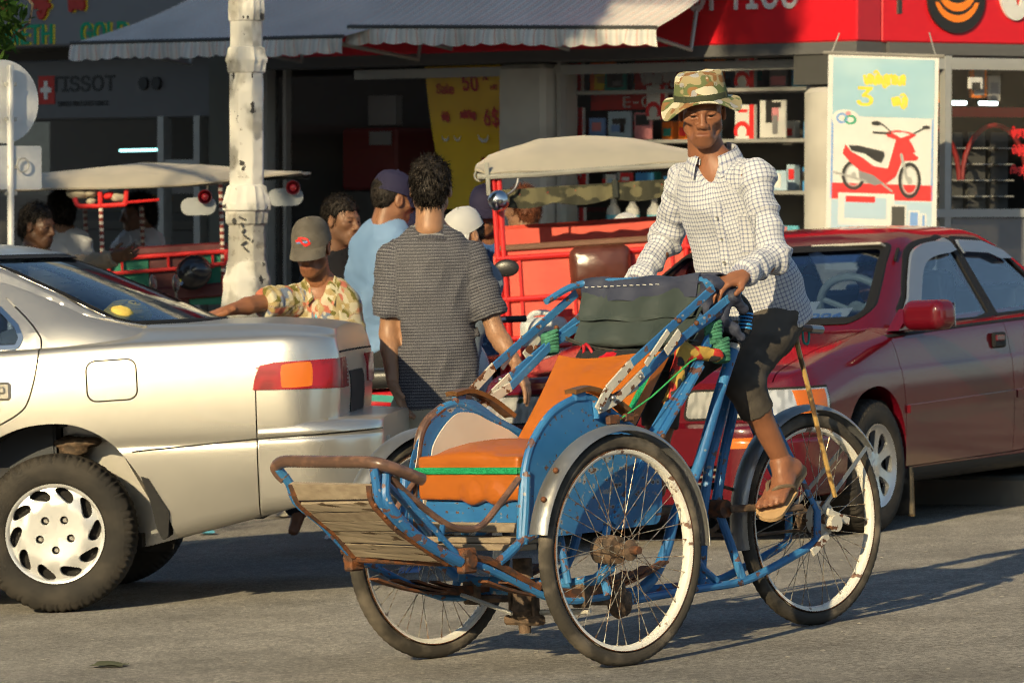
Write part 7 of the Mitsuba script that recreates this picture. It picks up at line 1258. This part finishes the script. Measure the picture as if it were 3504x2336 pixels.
    for x in (x_(1190), x_(1312), x_(1450), x_(1540)): part(tt, 'rib', box((x, -.022, -.26), (.014, .02, .36)), 'mat_tubered')
    hr = Sdf().box((x_(1374), -.07, z_(636)), (.148, .05, .122), .045).ell((x_(1374), -.10, z_(632)), (.11, .035, .09), k=.04); part(tt, 'headrest_cushion', wrinkle(hr.mesh(.01), .004, 16, 2), 'mat_leather', smooth=True, label='brown leather cushion on the red panel')
    for y in (.0, 1.05): part(tt, 'wheel', mv(lathe([(.22 + .05 * math.cos(t), .05 * math.sin(t)) for t in np.linspace(0, 6.28, 13)[:-1]], 40, 1, close=True), (.6, y, -1.0)), 'mat_cartyre')
    jc = thing('jerrycan', 'white plastic jerrycan with a red cap tied to the red carriage', 'jerrycan'); part(jc, 'body', Sdf().box((x_(1236), -.22, z_(778)), (.115, .07, .10), .045).mesh(.01), 'mat_jerry', smooth=True); part(jc, 'cap', mv(lathe([(.001, 0), (.04, 0), (.04, .035), (.001, .035)], 18), (x_(1285), -.22, z_(733))), 'mat_redprint'); part(jc, 'handle', tube([(x_(1200), -.22, z_(735)), (x_(1215), -.22, z_(722)), (x_(1245), -.22, z_(722)), (x_(1258), -.22, z_(735))], .014, 8, 4), 'mat_jerry')
    for a, b in (((1180, 800), (1300, 796)), ((1180, 838), (1300, 834)), ((1255, 796), (1258, 880)), ((1185, 796), (1185, 880))): part(tt, 'luggage_rail', tube([(x_(a[0]), -.30, z_(a[1])), (x_(b[0]), -.30, z_(b[1]))], .011, 8), 'mat_tubered')
    part(tt, 'luggage_sheet', box((x_(1240), -.27, z_(845)), (.24, .01, .12)), 'mat_jerry'); part(tt, 'indicator', mv(trimesh.creation.icosphere(2, .035), (x_(1314), -.24, z_(766))), 'mat_lampamber'); part(tt, 'tail_lamp', box((x_(1318), -.24, z_(800)), (.10, .06, .07), bev=.02), 'mat_lampred')
with at(tilt(*(-2.315,25,1.03), .03)):
    t2 = thing('green_tuk_tuk', 'shaded red and green passenger carriage with a tan roof behind the lamp column', 'tuk-tuk')
    def z_(y): return -(y - 600) / 400.
    def x_(x): return (x - 250) / 400.
    P = []
    for u_ in np.linspace(0, 1, 33):
        x = x_(-70) + 1.92 * u_; ridge = np.interp(u_, [0, .3, .5, .7, .85, 1], [.50, .535, .555, .53, .50, .475]); eave = np.interp(u_, [0, .4, .65, .85, 1], [.42, .42, .43, .45, .47]); P.append([(x, -.1 + 1.3 * v_, eave + (ridge - eave) * math.sin(math.pi * v_) ** .5 + .006 * math.sin(8 * u_ + 6 * v_)) for v_ in np.linspace(0, 1, 15)])
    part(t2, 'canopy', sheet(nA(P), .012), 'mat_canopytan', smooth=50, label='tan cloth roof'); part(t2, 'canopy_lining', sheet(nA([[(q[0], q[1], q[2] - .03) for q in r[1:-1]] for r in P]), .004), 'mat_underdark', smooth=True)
    for x, y in ((x_(237), -.04), (x_(513), -.04), (x_(160), 1.0), (x_(295), 1.0), (x_(513), 1.0), (x_(-40), -.04)): part(t2, 'post', tube([(x, y, z_(474) if x != x_(513) else z_(425)), (x, y, z_(640))], .013, 10), 'mat_bandpost'); part(t2, 'post_foot', tube([(x, y, z_(640)), (x, y, -1.0)], .014, 8), 'mat_tubered')
    part(t2, 'roof_hoop', tube([(x_(178), -.05, z_(452)), (x_(182), -.05, z_(464)), (x_(196), -.05, z_(472)), (x_(284), -.05, z_(471)), (x_(294), -.05, z_(466)), (x_(298), -.05, z_(436))], .014, 8, 3), 'mat_tubered', label='bright red tube hoop under the roof'); part(t2, 'post_top', tube([(x_(237), -.05, z_(440)), (x_(237), -.05, z_(474))], .015, 8), 'mat_tubered'); part(t2, 'roof_bar', tube([(x_(298), -.05, z_(466)), (x_(370), .0, z_(462))], .009, 6), 'mat_tubered')
    hp = thing('cloth_bundle', 'pale cloth bundles tucked under the roof of the shaded carriage', 'bundle'); 
    for j, (x, y, r) in enumerate(((185, 440, .07), (215, 440, .05), (216, 462, .035), (255, 450, .04), (276, 455, .05))): part(hp, 'bundle', wrinkle(Sdf().ell((x_(x), .0, z_(y)), (r, .06, r * .6)).mesh(.01), .012, 20, j), 'mat_redprint' if j == 3 else 'mat_khaki', smooth=True)
    for (x0, y0, lx, ly, nm) in ((465, 480, 482, 459, 'nearer the column'), (664, 465, 683, 444, 'right of the column')):
        mm = part(t2, 'mirror', xf(poly_prism(rrect(.20, .10, .048), .05), M4(nA([[1, 0, 0], [0, 0, -1], [0, 1, 0.0]]), [x_(x0), -.14, z_(y0)])), 'mat_pod', smooth=40, label='white mirror pod ' + nm); part(mm, 'lamp_bowl', mv(lathe([(.001, .03), (.030, .02), (.042, -.015), (.040, -.02), (.026, .012), (.001, .018)], 24, 1), (x_(lx), -.22, z_(ly))), 'mat_chrome', smooth=True); part(mm, 'lamp', mv(trimesh.creation.icosphere(2, .022), (x_(lx), -.225, z_(ly))), 'mat_lampred'); part(mm, 'bracket', tube([(x_(lx), -.12, z_(ly)), (x_(x0) + .05, -.06, z_(430))], .007, 6), 'mat_steel')
    for x0, x1, m_ in ((258, 342, 'mat_panelgreen'), (342, 432, 'mat_panelwine'), (432, 522, 'mat_panelgreen')): part(t2, 'side_panel', box((x_((x0 + x1) / 2), .0, z_(640)), ((x1 - x0) / 400. - .004, .03, .33), bev=.004), m_)
    part(t2, 'top_trim', box((x_(388), -.005, z_(577)), (.68, .05, .05), rot([0, 1, 0], -1.5), .01), 'mat_panelwine'); part(t2, 'rail', tube([(x_(250), -.05, z_(628)), (x_(252), -.05, z_(612)), (x_(262), -.05, z_(599)), (x_(280), -.05, z_(594)), (x_(505), -.05, z_(585)), (x_(520), -.05, z_(590)), (x_(522), -.05, z_(608))], .013, 8, 3), 'mat_tubered'); part(t2, 'rail', tube([(x_(252), -.05, z_(628)), (x_(430), -.05, z_(620)), (x_(522), -.05, z_(612))], .011, 8), 'mat_tubered')
    for x in (282, 388, 490): part(t2, 'rail_stay', tube([(x_(x), -.05, z_(592)), (x_(x), -.05, z_(622))], .008, 6), 'mat_tubered')
    part(t2, 'lower_rail', box((x_(430), -.02, z_(676)), (.50, .06, .08), rot([0, 1, 0], -3), .01), 'mat_panelwine'); part(t2, 'far_panel', box((x_(388), 1.0, z_(640)), (.68, .03, .33)), 'mat_panelwine'); part(t2, 'bench', box((x_(300), .5, z_(660)), (1.1, .9, .1)), 'mat_panelwine'); part(t2, 'floor', box((x_(300), .5, -.62), (1.3, 1.0, .05)), 'mat_shade')
    for y in (0, 1.0): part(t2, 'wheel', mv(lathe([(.22 + .05 * math.cos(t), .05 * math.sin(t)) for t in np.linspace(0, 6.28, 13)[:-1]], 36, 1, close=True), (x_(300), y, -.95)), 'mat_cartyre')
    pm('helmetblack', (.012, .012, .016), .08, clearcoat=1.0)
    hl_ = thing('helmet', 'glossy black motorbike helmet with a coloured flame hanging on the carriage rail', 'helmet'); part(hl_, 'shell', Sdf().ell((x_(450), -.16, z_(628)), (.10, .10, .095)).ell((x_(440), -.19, z_(640)), (.075, .07, .07), k=.04).mesh(.008), 'mat_helmetblack', smooth=True); part(hl_, 'visor', Sdf().ell((x_(458), -.185, z_(624)), (.078, .088, .06)).mesh(.008), 'mat_lampgrey' if False else 'mat_hglass2', smooth=True); part(hl_, 'flame', Sdf().ell((x_(425), -.215, z_(650)), (.035, .035, .018), R=rot([0, 1, 0], -30)).mesh(.006), 'mat_midblue', smooth=True); part(hl_, 'flame', Sdf().ell((x_(420), -.225, z_(648)), (.022, .03, .012), R=rot([0, 1, 0], -30)).mesh(.006), 'mat_letteryellow', smooth=True)
pm('hglass2', (.03, .035, .045), .05, spec=.9)
# ---- litter on the road
def litter(label, x, y, mesh_s, mat, seed, name='litter'):
    g = nA([x, y, float(gz(x, y))]); r = np.random.default_rng(seed); u_, v_ = np.meshgrid(np.linspace(-1, 1, 8), np.linspace(-1, 1, 6), indexing='ij'); P = np.stack([u_ * mesh_s[0], v_ * mesh_s[1], mesh_s[2] * (meshkit.noise(np.stack([u_ * 1.7 + seed, v_ * 1.7, u_ * 0], -1), seed))], -1); a = r.uniform(-.5, .5); P = P @ rot([0, 0, 1], math.degrees(a)).T + g + nA([0, 0, .004]); thing(name, label, name, mesh=grid(P), mat=mat, smooth=True)
ga, gb, gc, gd, ge, gf = (-1.508,21.321,-.253), (-.85,20.483,-.211), (-1.286,13.842,-.084), (-1.211,22.547,-.259), (-.69,20.375,-.203), (-1.603,22.185,-.27)
pm('leafdry', (.07, .075, .04), .8)
litter('blue and white scrap of packaging on the road behind the silver car', ga[0], ga[1], (.05, .06, .03), 'mat_cyan', 1); litter('small white paper scrap on the road behind the footrest', gb[0], gb[1], (.03, .04, .03), 'mat_white', 2); litter('dark green leaf lying on the road in the near left corner', gc[0], gc[1], (.055, .04, .012), 'mat_leafdry', 3, 'leaf'); litter('crumpled brown rag on the road in the shade of the silver car', gd[0], gd[1], (.07, .10, .06), 'mat_khaki', 4); litter('second small white scrap near the far front wheel', ge[0], ge[1], (.02, .03, .012), 'mat_white', 5); litter('clear plastic bag scrap beside the silver car rear wheel', gf[0], gf[1], (.03, .05, .06), 'mat_paleblue', 6)
rg2 = np.random.default_rng(8); ch_ = []
for i in range(420):
    x, y = rg2.uniform(-2.4, 2.6), rg2.uniform(11.5, 19); s_ = rg2.uniform(.003, .008); m_ = trimesh.creation.icosphere(0, s_); m_.vertices *= [1.4, 1.0, .45]; ch_.append(mv(m_, (x, y, float(gz(x, y)) + s_ * .2)))
setting('grit', cat(ch_), 'mat_pave', 'loose grit and pale chips scattered over the asphalt', kind='stuff', smooth=False)

# ================================================================ THE REST OF THE STREET
# ---- white plastered lamp column
def f_plaster(p, n, uv):
    a = fbm(p.x * 8, p.y * 8, p.z * 5, 4); b = fbm(p.x * 30, p.y * 30, p.z * 30, 3)
    g = mix((.66, .645, .60), (.40, .385, .345), smoothstep(.47, .58, a)); g = mix(g, (.30, .28, .24), smoothstep(.60, .66, b * .5 + a * .5)); return mix(g, (.05, .05, .05), smoothstep(.70, .73, fbm(p.x * 22 + 3, p.y * 22, p.z * 14, 3)))
pbump('plaster', proc(f_plaster), lambda p, n, uv: fbm(p.x * 26, p.y * 26, p.z * 26, 4), .012, .85)
lp_ = thing('lamp_column', 'thick white plastered lamp column with moulded rings behind the silver car', 'lamp post')
cxw, cyw = (-1.309,21.5,1.301)[0], 21.5
zs = lambda y: EYE + (440 - y) / 10000 * 21.5 * 1.0
def ring8(prof, seed, fl=0.0):
    P = []
    for r, z in prof:
        th = np.arange(8) * np.pi / 4 + np.pi / 8; c = np.stack([r * np.cos(th), r * np.sin(th)], 1); q = []
        for i in range(8):
            a, b = c[i], c[(i + 1) % 8]
            for t in (.06, .2, .35, .5, .65, .8, .94): q.append([*(a * (1 - t) + b * t), z])
        P.append(q)
    P = nA(P); n = meshkit.fbm(P * 14, 3, seed)[..., None]; P[..., :2] *= 1 + .05 * (n - .5); P[..., :2] *= 1 + fl * np.cos(2 * np.pi * np.arange(P.shape[1]) * 8 / 28.)[None, :, None]
    return grid(P, closed_v=True)
u = 21.5 / 10000 / .96
def colm(name, rows, seed, label=None, fl=0.0):
    full = []
    for (y0, w0), (y1, w1) in zip(rows[:-1], rows[1:]):
        k = max(1, int(abs(y1 - y0) / 8))
        for i in range(k): t = i / k; full.append((w0 + (w1 - w0) * t, y0 + (y1 - y0) * t))
    full.append((rows[-1][1], rows[-1][0])); m = ring8([(w * u / 2, zs(y)) for w, y in full], seed, fl); part(lp_, name, mv(m, (cxw, cyw, 0)), 'mat_plaster', smooth=35, label=label)
colm('shaft', [(1030, 96), (690, 94), (640, 90), (600, 88), (500, 84), (476, 84), (425, 80), (165, 80), (110, 76), (45, 76), (-120, 74)], 1)
colm('base', [(1035, 150), (760, 128), (700, 122), (668, 112), (640, 112), (625, 100), (600, 92), (598, 80)], 2, 'flared base moulding')
colm('ring_moulding', [(520, 80), (512, 98), (486, 100), (482, 112), (470, 114), (462, 112), (440, 98), (428, 92), (424, 78)], 3, fl=.03); colm('ring_moulding', [(170, 78), (166, 88), (146, 92), (142, 98), (134, 98), (130, 92), (112, 86), (108, 74)], 4, fl=.03); colm('ring_moulding', [(52, 74), (48, 84), (22, 86), (18, 84), (4, 84), (0, 78), (-4, 72)], 5, fl=.03)
mk = [LineString([(random.Random(i).uniform(-.02, .02), .03 * i), (random.Random(i + 9).uniform(-.03, .03), .03 * i + .014)]).buffer(.0045) for i in range(6)]
part(lp_, 'graffiti', poly_prism(union_all(mk), .012, M4(nA([[1, 0, 0], [0, 0, -1], [0, 1, 0.0]]), [cxw - .005, cyw - .094, zs(575)])), 'mat_black')
# ---- back of a traffic sign at the left edge
pm('signgrey', ramp((.78, .78, .77), (.64, .65, .65), .5, .2, 6), .35, .3)
sg = thing('traffic_sign', 'back of a round white traffic sign with a small plate, at the left edge', 'traffic sign'); yS = 20.0
px = (-2.302,20,1.71)[0]; Rs = rot([0, 0, 1], 40); sc = 20.0 / 10000
part(sg, 'post', tube([(px, yS, gz(px, yS)), (px, yS, EYE + (440 - 150) * sc)], .0165, 14), 'mat_signgrey')
MD = M4(Rs @ nA([[1, 0, 0], [0, 0, 1], [0, -1, 0.0]]), [px - .035, yS + .03, EYE + (440 - 234) * sc])
part(sg, 'disc', xf(lathe([(.001, -.004), (.187, -.004), (.19, 0), (.187, .004), (.001, .004)], 56), MD), 'mat_signgrey', smooth=40); part(sg, 'disc_rim', xf(trimesh.creation.torus(.188, .004, 56, 6), MD), 'mat_signgrey')
part(sg, 'plate', xf(poly_prism(rrect(.17 * 1.55, .20, .012), .004), M4(Rs @ nA([[1, 0, 0], [0, 0, 1], [0, -1, 0.0]]), [px + .03, yS + .025, EYE + (440 - 385) * sc])), 'mat_signgrey')
for z in (-.08, .08, -.30, -.42): part(sg, 'clip', box((px, yS + .012, EYE + (440 - 234) * sc + z), (.05, .035, .02), Rs, .003), 'mat_frame')
for dx_, dz in ((.055, -.29), (-.06, -.29)): part(sg, 'clip', xf(trimesh.creation.torus(.032, .004, 20, 6), M4(Rs @ nA([[1, 0, 0], [0, 0, 1], [0, -1, 0.0]]), [px + dx_, yS + .018, EYE + (440 - 234) * sc + dz])), 'mat_frame')
# ---- street tree whose crown shades the shops (stands out of frame to the left)
pm('bark', ramp((.16, .12, .09), (.09, .07, .05), .5, .2, 12), .9); scene['mat_leaf'] = {'type': 'principledthin', 'base_color': proc(lambda p, n, uv: mix((.035, .085, .02), (.08, .14, .03), noise(p.x * 6, p.y * 6, p.z * 6))), 'roughness': .5, 'diff_trans': .6, 'spec_trans': 0.0}
S_ = unit(SUN); PA, PB = FW(*nA((1.722,.95,2.422))), FW(*nA((1.721,.6,2.602))); NP = unit(np.cross(PB - PA, S_)); NP = NP if NP[0] < 0 else -NP; P1 = PA + NP * -.12
def leaves(cs, sz, seed):
    r = np.random.default_rng(seed); cs = np.repeat(cs, 3, 0); n = len(cs); a = r.normal(size=(n, 3)); a /= np.linalg.norm(a, axis=1)[:, None]; b = np.cross(a, r.normal(size=(n, 3))); b /= np.linalg.norm(b, axis=1)[:, None]; L = sz * r.uniform(.7, 1.3, (n, 1)); c = cs + r.normal(size=(n, 3)) * sz * .6
    v = np.stack([c - a * L, c + b * L * .32, c + a * L, c - b * L * .32], 1).reshape(-1, 3); i = np.arange(n) * 4; return TM(v, np.vstack([np.stack([i, i + 1, i + 2], 1), np.stack([i, i + 2, i + 3], 1)]))
tr_ = thing('street_tree', 'leafy street tree whose twigs hang in at the upper left corner', 'tree')
rg = np.random.default_rng(3); t0 = nA([-6.6, 21.5, gz(-6.6, 21.5)]); fork = t0 + nA([.3, -1.2, 4.2])
part(tr_, 'trunk', tube([t0, t0 + nA([.05, -.3, 1.6]), t0 + nA([.1, -.7, 3.0]), fork], [.30, .24, .21, .19], 14, 4), 'mat_bark')
# crown: the part of its volume on the shade side of one straight outer edge
pts = rg.uniform([-13.5, 12.0, 4.0], [-1.0, 20.0, 10.0], (26000, 3)); d = (pts - P1) @ NP; e1 = (pts - nA([-6.8, 16.2, 7.0])) / nA([6.3, 4.2, 3.5]); clump = meshkit.fbm(pts * .55, 3, 5)
keep = (np.linalg.norm(e1, axis=1) < .75 + .5 * clump) & (d > .05) & (clump > .34); cr_ = pts[keep]
tgt = [nA(v) for v in ((-2.289,20,1.929), (-2.23,20,1.71), (-2.25,20,1.53), (-2.339,25,1.393), (-2.113,25,1.53), (-1.814,25,1.517), (-1.323,21.5,1.838), (-1.309,21.5,2.159), (-1.311,21.5,1.451), (-1.311,21.5,1.086))]
for v in tgt: w_ = cr_ - v; dist = np.linalg.norm(w_ - np.outer(w_ @ S_, S_), axis=1); cr_ = cr_[(dist > .6) | (rg.uniform(size=len(cr_)) < .07)]
fs_ = nA([FW(t, .25, z) for t in np.linspace(.52, .95, 9) for z in np.linspace(2.3, 2.95, 12) if t - .52 > (z - 2.3) * -.3 - .0 + .0]) + S_ * 12.5
part(tr_, 'crown', leaves(cr_, .17, 1), 'mat_leaf', smooth=False); part(tr_, 'crown', leaves(np.repeat(fs_, 2, 0), .09, 6), 'mat_leaf', smooth=False); part(tr_, 'limb', tube([fork, fork * .5 + fs_[50] * .5 + nA([0, 0, 1.0]), fs_[50]], [.1, .06, .02], 8, 4), 'mat_bark')
for i in range(9):
    q = cr_[rg.integers(len(cr_))]; part(tr_, 'limb', tube([fork, fork * .6 + q * .4 + nA([0, 0, .5]), q], [.12, .07, .03], 8, 4), 'mat_bark')
tw = nA((-2.39,20.5,2.207)); tws = tw + rg.normal(size=(70, 3)) * nA([.045, .09, .10]) + nA([-.02, 0, .02]); part(tr_, 'twig', tube([fork, (fork + tw) / 2 + nA([0, 0, .6]), tw + nA([0, 0, .25]), tw + nA([0, 0, -.12])], [.07, .03, .008, .004], 6, 4), 'mat_bark'); part(tr_, 'crown', leaves(tws, .045, 2), 'mat_leaf', smooth=False)
# light leaf shade over the lamp column, sign and left canopy
dp_ = nA((-1.323,21.5,1.666)) + S_ * 13; cl = rg.normal(size=(230, 3)) * nA([.75, .6, 1.1]) + dp_ + nA([-.6, 0, .5]); part(tr_, 'crown', leaves(cl, .12, 4), 'mat_leaf', smooth=False)
for q in (cl[0], cl[50], cl[100]): part(tr_, 'limb', tube([cr_[5], (cr_[5] + q) / 2 + nA([0, 0, .3]), q], [.05, .03, .015], 6, 4), 'mat_bark')
# ---- houses across the street, behind the viewer (they show in the car paint)
pm('hw1', (.48, .42, .33), .8); pm('hw2', (.55, .50, .44), .8); pm('hw3', (.36, .24, .17), .8); pm('hroof', (.24, .10, .07), .8); pm('hglass', (.03, .04, .05), .1)
def house_row(label, M, w_, hh_, m_, can):
    hs = thing('street_house', label, 'house')
    with at(M):
        part(hs, 'wall', box((0, -3, hh_ / 2), (w_, 6, hh_)), m_); part(hs, 'roof', poly_prism(Polygon([(-w_ / 2 - .4, 0), (w_ / 2 + .4, 0), (w_ / 2 - .6, 1.1), (-w_ / 2 + .6, 1.1)]), 6.6, M4(nA([[1, 0, 0], [0, 0, -1], [0, 1, 0.0]]), [0, .3, hh_])), 'mat_hroof')
        for k in range(int(w_ // 2.2)):
            for f in range(int(hh_ // 3)): part(hs, 'window', box((-w_ / 2 + w_ * (k + .5) / int(w_ // 2.2), .02, 1.6 + 2.9 * f), (1.1, .08, 1.5)), 'mat_hglass')
        part(hs, 'canopy', box((0, .8, 2.75), (w_ * .9, 1.6, .1)), can)
for i, (x, w_, hh_, m_) in enumerate(((-19, 9, 5.6, 'mat_hw1'), (-9.5, 8.5, 5.0, 'mat_hw3'), (-.5, 8.8, 5.8, 'mat_hw2'), (8.5, 8.4, 5.2, 'mat_hw1'), (18, 9.5, 5.8, 'mat_hw3'))):
    house_row(('tan house across the street, far left behind the viewer', 'brown low house across the street', 'pale house across the street straight behind the viewer', 'tan house with a red roof across the street', 'tall brown house across the street, far right')[i], fr2(x, -15.0, 0, float(gz(x, -15.0)) - .3), w_, hh_, m_, ('mat_hroof', 'mat_greypanel', 'mat_salered', 'mat_greypanel', 'mat_hroof')[i])
house_row('brown house closing the street on the left side', fr2(-24, 14, -math.pi / 2, -.6), 34, 9, 'mat_hw3', 'mat_hroof'); house_row('tan house closing the street on the right side', fr2(48, 8, math.pi / 2, -.4), 30, 5, 'mat_hw1', 'mat_greypanel')
